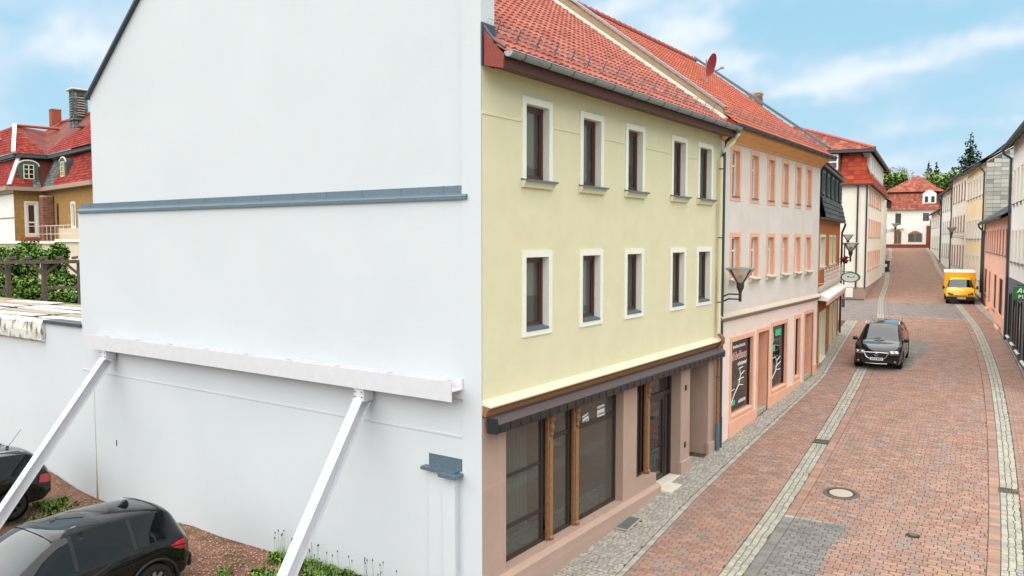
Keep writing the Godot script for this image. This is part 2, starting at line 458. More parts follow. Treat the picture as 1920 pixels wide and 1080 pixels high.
# ---------------------------------------------------------------- paving
func block_mesh(sx: float, sy: float, sz: float, e: float) -> ArrayMesh:     # a paving block with its worn top edge, top at y = 0
	var m := MB.new()
	var hx := sx * 0.5
	var hz := sz * 0.5
	var t := [Vector3(-hx + e, 0, hz - e), Vector3(hx - e, 0, hz - e), Vector3(hx - e, 0, -hz + e), Vector3(-hx + e, 0, -hz + e)]
	var s := [Vector3(-hx, -e * 0.8, hz), Vector3(hx, -e * 0.8, hz), Vector3(hx, -e * 0.8, -hz), Vector3(-hx, -e * 0.8, -hz)]
	m.quad(t[0], t[1], t[2], t[3])
	for i in 4:
		var j := (i + 1) % 4
		m.quad(s[i], s[j], t[j], t[i])
		m.quad(s[i] - Vector3(0, sy, 0), s[j] - Vector3(0, sy, 0), s[j], s[i])
	return m.mesh()
func street_basis(z: float) -> Basis:
	var d := dxc(z)
	var fx := Vector3(d, gy(z + 0.5) - gy(z - 0.5), 1).normalized()
	var rx := Vector3(1, 0, -d).normalized()
	return Basis(rx, fx.cross(rx).normalized(), fx)
var laid := []
func pave_rows(lf: Callable, rf: Callable, z0: float, z1: float, rowh: float, blen: float, tone: Callable, jit: float, gap: float, stagger := true, thin := 1.0) -> void:
	var z := z0
	var row := 0
	while z > z1:
		var b := street_basis(z)
		var L: float = lf.call(z)
		var R: float = rf.call(z)
		var x := L
		if stagger: x -= blen * (0.5 if row % 2 else 0.0) + rng.randf() * 0.02
		var ds := sqrt(1.0 + dxc(z) * dxc(z))
		while x < R - 0.02:
			var a := maxf(x, L)
			var e := minf(x + blen * (1.0 + rng.randf_range(-jit, jit)), R)
			x = e
			if e - a < 0.035: continue
			var xm := (a + e) * 0.5
			var zz := z - (xm - xc(z)) * dxc(z) + rng.randf_range(-jit, jit) * rowh * 0.35
			var t = tone.call(xm, zz)
			if t == null: continue
			var w := maxf((e - a) - gap, 0.02) * ds
			var o := Vector3(xm, gy(zz) + rng.randf_range(-0.0035, 0.0035), zz)
			var bb := b.rotated(b.y, rng.randf_range(-jit, jit) * 0.35)
			bb = bb.rotated(bb.x, rng.randf_range(-1, 1) * 0.012)
			laid.append([Transform3D(Basis(bb.x * (w / 0.2), bb.y, bb.z * ((rowh - gap) * (1.0 - rng.randf() * jit * 0.4) / 0.1)), o), t])
		z -= rowh
		row += 1
func place_blocks(parent: Node3D, called: String, rest: String, me: ArrayMesh, palette: Array, mm: StandardMaterial3D, most := 300) -> void:
	var eye := cam.position
	var order := []
	for i in laid.size():
		var o: Vector3 = laid[i][0].origin
		if in_view(o, -0.004): order.append([o.distance_squared_to(eye), i])
	order.sort_custom(func(a, b): return a[0] < b[0])
	var single := {}
	for k in mini(most, order.size()): single[order[k][1]] = true
	var mats := []
	for i in palette.size():
		var m: StandardMaterial3D = mm.duplicate()
		m.vertex_color_use_as_albedo = false
		m.albedo_color = palette[i].linear_to_srgb()
		m.resource_name = "%s_tone_%d" % [called, i]
		mats.append(m)
	var xfs := []
	var cols := []
	for i in laid.size():
		if single.has(i): shared(parent, called, me, mats[laid[i][1]], laid[i][0])
		else:
			xfs.append(laid[i][0]); cols.append(vary(palette[laid[i][1]], 0.10))
	many(parent, rest, me, mm, xfs, cols)
	laid = []
func pick(w: Array) -> int:
	var s := 0.0
	for a in w: s += a
	var r := rng.randf() * s
	for i in w.size():
		r -= w[i]
		if r <= 0: return i
	return w.size() - 1
func sheet(z0: float, z1: float, lf: Callable, rf: Callable, dy: float, cols := 4, step := 1.0) -> MB:
	var m := MB.new()
	var z := z0
	while z > z1 + 0.001:
		var zn := maxf(z - step, z1)
		for k in cols:
			var q := func(zz: float, t: float) -> Vector3:
				var x: float = lerpf(lf.call(zz), rf.call(zz), t)
				return Vector3(x, gy(zz) + dy, zz)
			m.quad(q.call(z, k / float(cols)), q.call(z, (k + 1) / float(cols)), q.call(zn, (k + 1) / float(cols)), q.call(zn, k / float(cols)))
		z = zn
	return m
const GL0 := -2.36
const GL1 := -1.98
const GR0 := 1.95
const GR1 := 2.31
const RF := 3.2
var patch_noise := FastNoiseLite.new()
func brick_tone(x: float, z: float, cool := 0.0) -> int:
	var k := patch_noise.get_noise_2d(x * 6.0, z * 6.0) * 0.9 + cool
	return pick([1.0, 0.9, 0.7, 0.75 + 0.7 * maxf(k, 0), maxf(0.20 + 0.8 * k, 0.04), 0.14])
func make_street() -> void:
	patch_noise.seed = 8; patch_noise.frequency = 0.09; patch_noise.fractal_octaves = 3
	# the land under everything
	var g := MB.new()
	var zs := [90.0, 40.0, 20.0, 8.0, 0.0, -11.0, -22.0, -34.0, -47.0, -60.0, -75.0, -92.0, -107.0, -130.0, -160.0, -220.0, -320.0]
	var xs := [-420.0, -200.0, -90.0, -40.0, 0.0, 40.0, 90.0, 200.0, 420.0]
	for i in zs.size() - 1:
		for k in xs.size() - 1:
			var q := func(z: float, x: float) -> Vector3: return Vector3(x, gy(z) - 0.32 - (0.35 if z > 0 else 0.0), z)
			g.quad(q.call(zs[i], xs[k]), q.call(zs[i], xs[k + 1]), q.call(zs[i + 1], xs[k + 1]), q.call(zs[i + 1], xs[k]))
	struct("ground", g, M.earth)
	var bm := block_mesh(0.2, 0.06, 0.1, 0.009)
	var sm := block_mesh(0.2, 0.06, 0.1, 0.014)
	var red := [Color(0.59, 0.365, 0.295), Color(0.53, 0.32, 0.26), Color(0.64, 0.405, 0.315), Color(0.53, 0.38, 0.335), Color(0.46, 0.39, 0.365), Color(0.41, 0.33, 0.30), Color(0.32, 0.31, 0.30), Color(0.38, 0.365, 0.355), Color(0.58, 0.56, 0.52)]
	var grey_sett := [Color(0.60, 0.57, 0.50), Color(0.53, 0.50, 0.44), Color(0.65, 0.62, 0.56), Color(0.56, 0.50, 0.43), Color(0.48, 0.47, 0.45)]
	# carriageway
	var road := struct("road", sheet(14, -112, func(z): return xc(z) + GL1, func(z): return xc(z) + GR0, -0.013, 5), M.joint)
	var grey := func(x: float, z: float) -> bool:
		if x > 2.70 and x < 4.14 and z > -6.9: return true                       # dark bay at the near edge
		if z < -38.7 and z > -46.8 - (x - 0.5) * 0.4: return true                # raised grey crossing
		if x > 2.0 and x < 2.98 - absf(z + 26.0) * 0.06 and z < -22.6 and z > -29.8: return true
		return false
	var road_tone := func(x: float, z: float):
		if z < -38.55 and z > -38.72: return 8
		if z < -6.78 and z > -6.94 and x > 2.6 and x < 3.9: return 8
		if grey.call(x, z): return pick([0.0, 0.0, 0.0, 0.0, 0.0 if z > -10.0 else 0.8, 0.0, 1.0 if z > -10.0 else 0.15, 0.8, 0.0])
		return brick_tone(x, z)
	pave_rows(func(z): return xc(z) + GL1 + 0.215, func(z): return xc(z) + GR0 - 0.215, 13, -111, 0.118, 0.225, road_tone, 0.05, 0.015)
	pave_rows(func(z): return xc(z) + GL1 + 0.004, func(z): return xc(z) + GL1 + 0.213, 13, -111, 0.15, 0.3, road_tone, 0.03, 0.009, false)
	pave_rows(func(z): return xc(z) + GR0 - 0.213, func(z): return xc(z) + GR0 - 0.004, 13, -111, 0.15, 0.3, road_tone, 0.03, 0.009, false)
	place_blocks(road, "brick", "brick_paving", bm, red, M.brick_multi)
	# gutters of three rows of setts
	for sd in 2:
		var a: float = [GL0, GR0][sd]
		var b: float = [GL1, GR1][sd]
		var drain: float = [-12.35, -10.6][sd]
		var gt := struct("gutter", sheet(14, -112, func(z): return xc(z) + a, func(z): return xc(z) + b, -0.012, 1), M.moss_joint)
		var tone := func(x: float, z: float):
			if absf(z - drain) < 0.17: return null
			if sd == 0 and z < -39.2 and z > -47.5: return 4
			return pick([1, 0.8, 0.9, 0.3, 0.4])
		pave_rows(func(z): return xc(z) + a, func(z): return xc(z) + b, 13, -111, 0.118, (b - a) / 3.0, tone, 0.10, 0.014, false)
		place_blocks(gt, "sett", "sett_paving", sm, grey_sett, M.sett_multi)
	# left pavement: small setts by the walls, bricks to the gutter
	var pv := struct("pavement_left", sheet(14, -112, func(z): return -9.0 if z < -35.0 and z > -47.0 else left_face(z) - 1.2, func(z): return xc(z) + GL0, -0.013, 3), M.joint)
	var lt := func(x: float, z: float):
		if z < -36.0 and z > -46.8: return pick([0.0, 0.0, 0.0, 0.0, 0.8, 0.0, 0.15, 0.8, 0.0])
		return brick_tone(x, z)
	pave_rows(func(z): return -8.8 if z < -36.0 and z > -46.9 else (cobble_edge(z) + 0.13 if z > -36.0 else left_face(z) + 0.02), func(z): return xc(z) + GL0 - 0.003, 2, -111, 0.118, 0.225, lt, 0.05, 0.015)
	place_blocks(pv, "brick", "brick_paving", bm, red, M.brick_multi)
	pave_rows(func(z): return cobble_edge(z), func(z): return cobble_edge(z) + 0.125, 2, -36.2, 0.14, 0.3, func(_x, _z): return pick([1, 0.6, 1, 0.2, 0.3]), 0.08, 0.012, false)
	var strip_tone := func(x: float, z: float):
		if x < 0.37 and z < -4.42 and z > -5.2: return null
		return pick([1, 0.7, 0.9, 0.8, 0.35])
	pave_rows(func(z): return left_face(z) + 0.02 - (1.6 if z < -8.64 and z > -9.9 else 0.0), func(z): return cobble_edge(z) - 0.004, 2, -36.2, 0.098, 0.108, strip_tone, 0.20, 0.013)
	place_blocks(pv, "sett", "sett_paving", sm, grey_sett, M.sett_multi)
	# right pavement
	var pr := struct("pavement_right", sheet(14, -112, func(z): return xc(z) + GR1, func(z): return xc(z) + RF + 0.6, -0.013, 2), M.joint)
	pave_rows(func(z): return xc(z) + GR1 + 0.003, func(z): return xc(z) + RF - 0.2, 4, -111, 0.107, 0.213, func(x, z): return brick_tone(x, z, 0.05), 0.05, 0.015)
	place_blocks(pr, "brick", "brick_paving", bm, red, M.brick_multi)
	pave_rows(func(z): return xc(z) + RF - 0.19, func(z): return xc(z) + RF + 0.3, 4, -84, 0.12, 0.13, func(_x, _z): return pick([0.6, 1, 0.3, 0.8, 0.6]), 0.15, 0.016)
	place_blocks(pr, "sett", "sett_paving", sm, grey_sett, M.sett_multi)
	# iron in the street
	var mh := thing("manhole_cover", "round manhole cover with pale concrete filling in the brick road", "manhole", Vector3(3.62, gy(-8.67) + 0.007, -8.67))
	mh.basis = street_basis(-8.67)
	var m := MB.new(); m.lathe([Vector2(0.30, -0.05), Vector2(0.30, 0.004), Vector2(0.345, 0.006), Vector2(0.385, 0.002), Vector2(0.385, -0.05)], 40)
	part(mh, "frame", m, M.cast_iron)
	m = MB.new(); m.lathe([Vector2(0.298, -0.04), Vector2(0.298, 0.0), Vector2(0.27, 0.003), Vector2(0.25, 0.0)], 40)
	part(mh, "rim", m, M.black_plastic)
	m = MB.new(); m.lathe([Vector2(0.25, -0.04), Vector2(0.25, 0.002), Vector2(0.0, 0.006)], 40)
	part(mh, "filling", m, M.concrete)
	m = MB.new(); m.lathe([Vector2(0.09, 0.0), Vector2(0.085, 0.02), Vector2(0.0, 0.026)], 20)
	var vc := thing("valve_cover", "small oval iron valve cap in the red brick road", "valve cover", Vector3(5.33, gy(-7.05), -7.05))
	part(vc, "lid", m, M.cast_iron)
	m = MB.new(); m.lathe([Vector2(0.13, 0.0), Vector2(0.13, 0.006), Vector2(0.09, 0.006)], 20)
	part(vc, "collar", m, M.black_plastic)
	for sd in 2:
		var zz: float = [-12.35, -10.6][sd]
		var x: float = xc(zz) + [(GL0 + GL1) * 0.5, (GR0 + GR1) * 0.5][sd]
		var dg := thing("drain_grate", ["brown iron drain grate in the gutter before the pink house", "brown iron drain grate in the gutter at the right"][sd], "drain", Vector3(x, gy(zz), zz), 0.0, "drains in the gutters")
		dg.basis = street_basis(zz)
		m = MB.new()
		m.box(Vector3(0, -0.03, 0), Vector3(0.40, 0.01, 0.32))
		part(dg, "pit", m, M.black_plastic)
		m = MB.new()
		for k in [-1, 1]:
			m.cbox(Vector3(0.185 * k, -0.01, 0), Vector3(0.03, 0.04, 0.32), 0.004)
			m.cbox(Vector3(0, -0.01, 0.145 * k), Vector3(0.338, 0.04, 0.03), 0.004)
		part(dg, "frame", m, M.cast_iron)
		for k in 6:
			m = MB.new(); m.cbox(Vector3(-0.13 + k * 0.052, -0.012, 0), Vector3(0.028, 0.03, 0.258), 0.004)
			part(dg, "bar", m, M.cast_iron)
	var cg := thing("cellar_grate", "steel light well grating set in the setts below the shop window", "grating", Vector3(0.2, gy(-4.8), -4.8))
	cg.basis = street_basis(-4.8)
	m = MB.new()
	for k in [-1, 1]:
		m.cbox(Vector3(0.17 * k, -0.01, 0), Vector3(0.03, 0.05, 0.74), 0.004)
		m.cbox(Vector3(0, -0.01, 0.355 * k), Vector3(0.308, 0.05, 0.03), 0.004)
	part(cg, "frame", m, M.concrete)
	m = MB.new(); m.box(Vector3(0, -0.045, 0), Vector3(0.36, 0.004, 0.74))
	part(cg, "pit", m, M.black_plastic)
	for k in 20:
		m = MB.new(); m.box(Vector3(0, -0.008, -0.32 + k * 0.0337), Vector3(0.305, 0.026, 0.015))
		part(cg, "bar", m, M.gutter_zinc)

# ---------------------------------------------------------------- walls, windows, roofs
func wall(m: MB, f: Fr, a0: float, a1: float, y0: float, y1: float, ops: Array, dep := 0.0) -> void:
	var us := [a0, a1]
	var ys := [y0, y1]
	for o in ops:
		for k in [o[0], o[1]]:
			if k > a0 and k < a1 and not us.has(k): us.append(k)
		for k in [o[2], o[3]]:
			if k > y0 and k < y1 and not ys.has(k): ys.append(k)
	us.sort(); ys.sort()
	for j in ys.size() - 1:
		var cy: float = (ys[j] + ys[j + 1]) * 0.5
		var run := -1
		for i in us.size():
			var hole := true
			if i < us.size() - 1:
				hole = false
				var cx: float = (us[i] + us[i + 1]) * 0.5
				for o in ops:
					if cx > o[0] and cx < o[1] and cy > o[2] and cy < o[3]: hole = true
			if hole:
				if run >= 0:
					m.quad(f.p(us[run], ys[j]), f.p(us[i], ys[j]), f.p(us[i], ys[j + 1]), f.p(us[run], ys[j + 1]))
				run = -1
			elif run < 0: run = i
	if dep > 0.0:
		for o in ops: reveal(m, f, o[0], o[1], o[2], o[3], dep)
func reveal(m: MB, f: Fr, a0: float, a1: float, y0: float, y1: float, dep: float, k0 := 0.0) -> void:
	m.quad(f.p(a0, y0, k0), f.p(a0, y1, k0), f.p(a0, y1, -dep), f.p(a0, y0, -dep))
	m.quad(f.p(a1, y0, -dep), f.p(a1, y1, -dep), f.p(a1, y1, k0), f.p(a1, y0, k0))
	m.quad(f.p(a0, y1, k0), f.p(a1, y1, k0), f.p(a1, y1, -dep), f.p(a0, y1, -dep))
	m.quad(f.p(a0, y0, -dep), f.p(a1, y0, -dep), f.p(a1, y0, k0), f.p(a0, y0, k0))
func ring(m: MB, f: Fr, a0: float, a1: float, y0: float, y1: float, w: float, k0: float, k1: float, e := 0.0) -> void:   # frame lying inside the rectangle
	f.box(m, a0, a0 + w, y0, y1, k0, k1, e); f.box(m, a1 - w, a1, y0, y1, k0, k1, e)
	f.box(m, a0 + w, a1 - w, y1 - w, y1, k0, k1, e); f.box(m, a0 + w, a1 - w, y0, y0 + w, k0, k1, e)
# one window: frame, glass, cloth behind it, surround and sill as its pieces
func window(h: Node3D, f: Fr, a0: float, a1: float, y0: float, y1: float, rec: float, o := {}) -> MeshInstance3D:
	var m := MB.new()
	var fw: float = o.get("fw", 0.06)
	var k: float = -rec
	ring(m, f, a0 + 0.001, a1 - 0.001, y0 + 0.001, y1 - 0.001, fw, k - 0.02, k + 0.035, o.get("bev", 0.0))
	var nv: int = o.get("nv", 0)
	for i in nv:
		var c: float = lerpf(a0, a1, (i + 1.0) / (nv + 1))
		f.box(m, c - fw * 0.55, c + fw * 0.55, y0 + fw, y1 - fw, k - 0.018, k + 0.03)
	for t in o.get("tr", []):
		var c2: float = lerpf(y0, y1, t)
		f.box(m, a0 + fw, a1 - fw, c2 - fw * 0.4, c2 + fw * 0.4, k - 0.016, k + 0.026)
	var win := wpart(h, o.get("name", "window"), m, o.get("frame", M.white_frame))
	m = MB.new()
	m.quad(f.p(a0 + fw, y0 + fw, k), f.p(a1 - fw, y0 + fw, k), f.p(a1 - fw, y1 - fw, k), f.p(a0 + fw, y1 - fw, k))
	part(win, "pane", m, o.get("pane", M.dark_glass))
	if o.has("cloth"):
		m = MB.new()
		var n := 14
		var yb := lerpf(y1, y0, o.get("hang", 1.0))
		for i in n:
			var t0 := lerpf(a0 + 0.01, a1 - 0.01, i / float(n))
			var t1 := lerpf(a0 + 0.01, a1 - 0.01, (i + 1) / float(n))
			var d0 := 0.02 * sin(i * 1.9)
			var d1 := 0.02 * sin((i + 1) * 1.9)
			m.quad(f.p(t0, yb, k - 0.10 + d0), f.p(t1, yb, k - 0.10 + d1), f.p(t1, y1, k - 0.10 + d1), f.p(t0, y1, k - 0.10 + d0))
		part(win, "curtain", m, o.cloth)
	if o.has("trim"):
		m = MB.new()
		var tw: float = o.get("tw", 0.12)
		var pr: float = o.get("tp", 0.018)
		f.box(m, a0 - tw, a0, y0 - o.get("tb", tw), y1 + tw, -0.02, pr); f.box(m, a1, a1 + tw, y0 - o.get("tb", tw), y1 + tw, -0.02, pr)
		f.box(m, a0, a1, y1, y1 + tw, -0.02, pr)
		if o.get("tb", tw) > 0.0: f.box(m, a0, a1, y0 - o.get("tb", tw), y0, -0.02, pr)
		reveal(m, f, a0, a1, y0, y1, rec, -0.021)
		part(win, "surround", m, o.trim)
	if o.has("sill"):
		m = MB.new()
		var sp: float = o.get("sp", 0.10)
		var se: float = o.get("se", 0.03)
		var d: PackedVector2Array = [Vector2(-rec, y0 + 0.02), Vector2(-rec, y0 + 0.05), Vector2(sp, y0 + 0.012), Vector2(sp, y0 - 0.025), Vector2(sp - 0.015, y0 - 0.025), Vector2(sp - 0.015, y0 - 0.002)]
		m.prism(d, f.p(a1 + se, 0), f.w, Vector3.UP, -f.u * (a1 - a0 + 2 * se))
		part(win, "sill", m, o.sill)
	if o.has("under"):                 # moulded stone under the sill
		m = MB.new()
		var d2: PackedVector2Array = [Vector2(-0.02, y0 - 0.12), Vector2(0.05, y0 - 0.12), Vector2(0.06, y0 - 0.07), Vector2(0.09, y0 - 0.05), Vector2(0.09, y0 - 0.004), Vector2(-0.02, y0 - 0.004)]
		m.prism(d2, f.p(a1 + 0.13, 0), f.w, Vector3.UP, -f.u * (a1 - a0 + 0.26))
		part(win, "sill_moulding", m, o.under)
	return win
func along(m: MB, f: Fr, prof: PackedVector2Array, a0: float, a1: float) -> void:    # a moulding: outline in (out, up) run along the wall
	m.prism(prof, f.p(a1, 0), f.w, Vector3.UP, -f.u * (a1 - a0))
func gutter(parent: Node3D, f: Fr, a0: float, a1: float, k: float, y: float, r: float, mt: Material, brackets := 0) -> MeshInstance3D:
	var m := MB.new()
	var n := 8
	for i in n:
		var t0 := PI + PI * i / n
		var t1 := PI + PI * (i + 1) / n
		for s in [r, r - 0.008]:
			var A := f.p(a0, y + sin(t0) * s, k + cos(t0) * s)
			var B := f.p(a1, y + sin(t0) * s, k + cos(t0) * s)
			var C := f.p(a1, y + sin(t1) * s, k + cos(t1) * s)
			var D := f.p(a0, y + sin(t1) * s, k + cos(t1) * s)
			if s == r: m.quad(D, C, B, A)
			else: m.quad(A, B, C, D)
	for e in [a0, a1]:
		for i in n:
			var t0 := PI + PI * i / n
			var t1 := PI + PI * (i + 1) / n
			m.tri(f.p(e, y, k), f.p(e, y + sin(t0) * r, k + cos(t0) * r), f.p(e, y + sin(t1) * r, k + cos(t1) * r))
	m.tube([f.p(a0, y, k + r), f.p(a1, y, k + r)], 0.011, 6)
	var g := wpart(parent, "gutter", m, mt)
	for i in brackets:
		var c := lerpf(a0, a1, (i + 0.5) / brackets)
		m = MB.new()
		var pts := []
		for j in 9:
			var t := PI + PI * j / 8.0
			pts.append(f.p(c, y + sin(t) * (r + 0.004), k + cos(t) * (r + 0.004)))
		m.tube(pts, 0.007, 4)
		part(g, "bracket", m, M.dark_zinc)
	return g
# clay tile with a rolled profile; u across, s up the slope, made round its lower edge
func tile_mesh(tw: float, th: float, roll: float, seg := 6) -> ArrayMesh:
	var m := MB.new()
	var pts := []
	for i in seg + 1:
		var t := float(i) / seg
		var y := roll * (0.5 - 0.5 * cos(t * TAU)) if t < 0.62 else roll * (0.5 - 0.5 * cos(0.62 * TAU)) * (1.0 - (t - 0.62) / 0.38)
		pts.append(Vector2((t - 0.5) * tw, y))
	for i in seg:
		var a: Vector2 = pts[i]; var b: Vector2 = pts[i + 1]
		m.quad(Vector3(a.x, a.y + 0.032, 0), Vector3(b.x, b.y + 0.032, 0), Vector3(b.x, b.y + 0.004, -th * 1.08), Vector3(a.x, a.y + 0.004, -th * 1.08))
		m.quad(Vector3(a.x, 0.0, 0), Vector3(b.x, 0.0, 0), Vector3(b.x, b.y + 0.032, 0), Vector3(a.x, a.y + 0.032, 0))
	return m.mesh()
func flat_tile(tw: float, th: float) -> ArrayMesh:
	var m := MB.new()
	var h := tw * 0.5 - 0.006
	m.quad(Vector3(-h, 0.03, 0), Vector3(h, 0.03, 0), Vector3(h, 0.006, -th * 1.05), Vector3(-h, 0.006, -th * 1.05))
	m.quad(Vector3(-h, 0.0, 0), Vector3(h, 0.0, 0), Vector3(h, 0.03, 0), Vector3(-h, 0.03, 0))
	m.quad(Vector3(h, 0.0, 0), Vector3(h, 0.0, -th), Vector3(h, 0.006, -th), Vector3(h, 0.03, 0))
	m.quad(Vector3(-h, 0.0, -th), Vector3(-h, 0.0, 0), Vector3(-h, 0.03, 0), Vector3(-h, 0.006, -th))
	return m.mesh()
# tiles over the flat field from o (eave corner) with u along the eave and s up the slope; inside(a, b) trims hips and valleys
func tiles(deck: Node3D, o: Vector3, u: Vector3, s: Vector3, W: float, L: float, tw: float, th: float, me: Mesh, palette: Array, singles := 0, inside = null, called := "roof_tile", sm := "tile_multi") -> void:
	var nrm := u.cross(s).normalized()
	var b := Basis(u.normalized(), nrm, -s.normalized())
	var list := []
	for j in int(L / th):
		for i in int(round(W / tw)):
			var a := (i + 0.5) * tw
			var c := j * th
			if inside != null and not inside.call(a, c + th * 0.5): continue
			var xf := Transform3D(b.rotated(nrm, rng.randf_range(-0.008, 0.008)), o + u * a + s * c + nrm * (0.004 + rng.randf() * 0.004))
			list.append([xf, pick([1.0, 1.0, 0.8, 0.5])])
	laid = list
	var mm: StandardMaterial3D = M[sm]
	if singles > 0: place_blocks(deck, called, called + "_field", me, palette, mm, singles)
	else:
		var xfs := []
		var cols := []
		for e in laid:
			xfs.append(e[0]); cols.append(vary(palette[e[1]], 0.14))
		many(deck, called + "_field", me, mm, xfs, cols)
		laid = []
const CLAY := [Color(0.46, 0.15, 0.11), Color(0.42, 0.135, 0.10), Color(0.50, 0.18, 0.135), Color(0.34, 0.11, 0.085)]
const BRIGHT_CLAY := [Color(0.50, 0.14, 0.085), Color(0.46, 0.125, 0.08), Color(0.54, 0.16, 0.10), Color(0.40, 0.11, 0.07)]
const OLD_CLAY := [Color(0.40, 0.13, 0.085), Color(0.33, 0.10, 0.07), Color(0.45, 0.165, 0.11), Color(0.27, 0.09, 0.065)]
const RED_CLAY := [Color(0.38, 0.055, 0.045), Color(0.31, 0.045, 0.038), Color(0.42, 0.075, 0.055), Color(0.24, 0.045, 0.036)]
const MANSARD_CLAY := [Color(0.47, 0.085, 0.045), Color(0.42, 0.072, 0.04), Color(0.52, 0.10, 0.055), Color(0.36, 0.06, 0.035)]
const SLATES := [Color(0.10, 0.115, 0.12), Color(0.085, 0.10, 0.10), Color(0.13, 0.145, 0.145), Color(0.07, 0.08, 0.085)]
const GREEN_SLATES := [Color(0.17, 0.20, 0.19), Color(0.13, 0.16, 0.155), Color(0.21, 0.24, 0.225), Color(0.11, 0.13, 0.125)]
# snow fence on the eave of a roof
func snow_guard(h: Node3D, o: Vector3, u: Vector3, s: Vector3, W: float, n: int) -> void:
	var nrm := u.cross(s).normalized()
	var m := MB.new()
	var up := (nrm * 0.8 + Vector3.UP * 0.5).normalized()
	for k in 3: m.tube([o + up * (0.05 + k * 0.085), o + u * W + up * (0.05 + k * 0.085)], 0.0045, 5)
	var c := int(W / 0.075)
	for i in c: m.tube([o + u * (i * W / c) + up * 0.03, o + u * (i * W / c) + up * 0.225], 0.0022, 4, false)
	var g := wpart(h, "snow_guard", m, M.gutter_zinc)
	for i in n:
		var q := o + u * ((i + 0.5) * W / n)
		m = MB.new()
		m.bar(q - nrm * 0.02, q + up * 0.24, 0.014, 0.014, s)
		m.bar(q + s * 0.10, q + up * 0.12, 0.010, 0.010, nrm)
		part(g, "bracket", m, M.zinc)

func txt(s: String, size: float, col: Material, parent: Node3D, xf: Transform3D, called := "lettering", serif := false, italic := 0.0, squeeze := 1.0) -> void:
	var t := TextMesh.new()
	t.text = s; t.depth = 0.003; t.font_size = 64; t.pixel_size = size / 64.0
	var f := SystemFont.new(); f.font_names = PackedStringArray(["Droid Serif" if serif else "Droid Sans"]); f.font_weight = 700
	t.font = f
	var o := MeshInstance3D.new(); o.name = called
	o.mesh = t; o.material_override = col
	var b := xf.basis
	o.transform = Transform3D(Basis(b.x * squeeze, b.y + b.x * italic, b.z), xf.origin)
	parent.add_child(o, true)

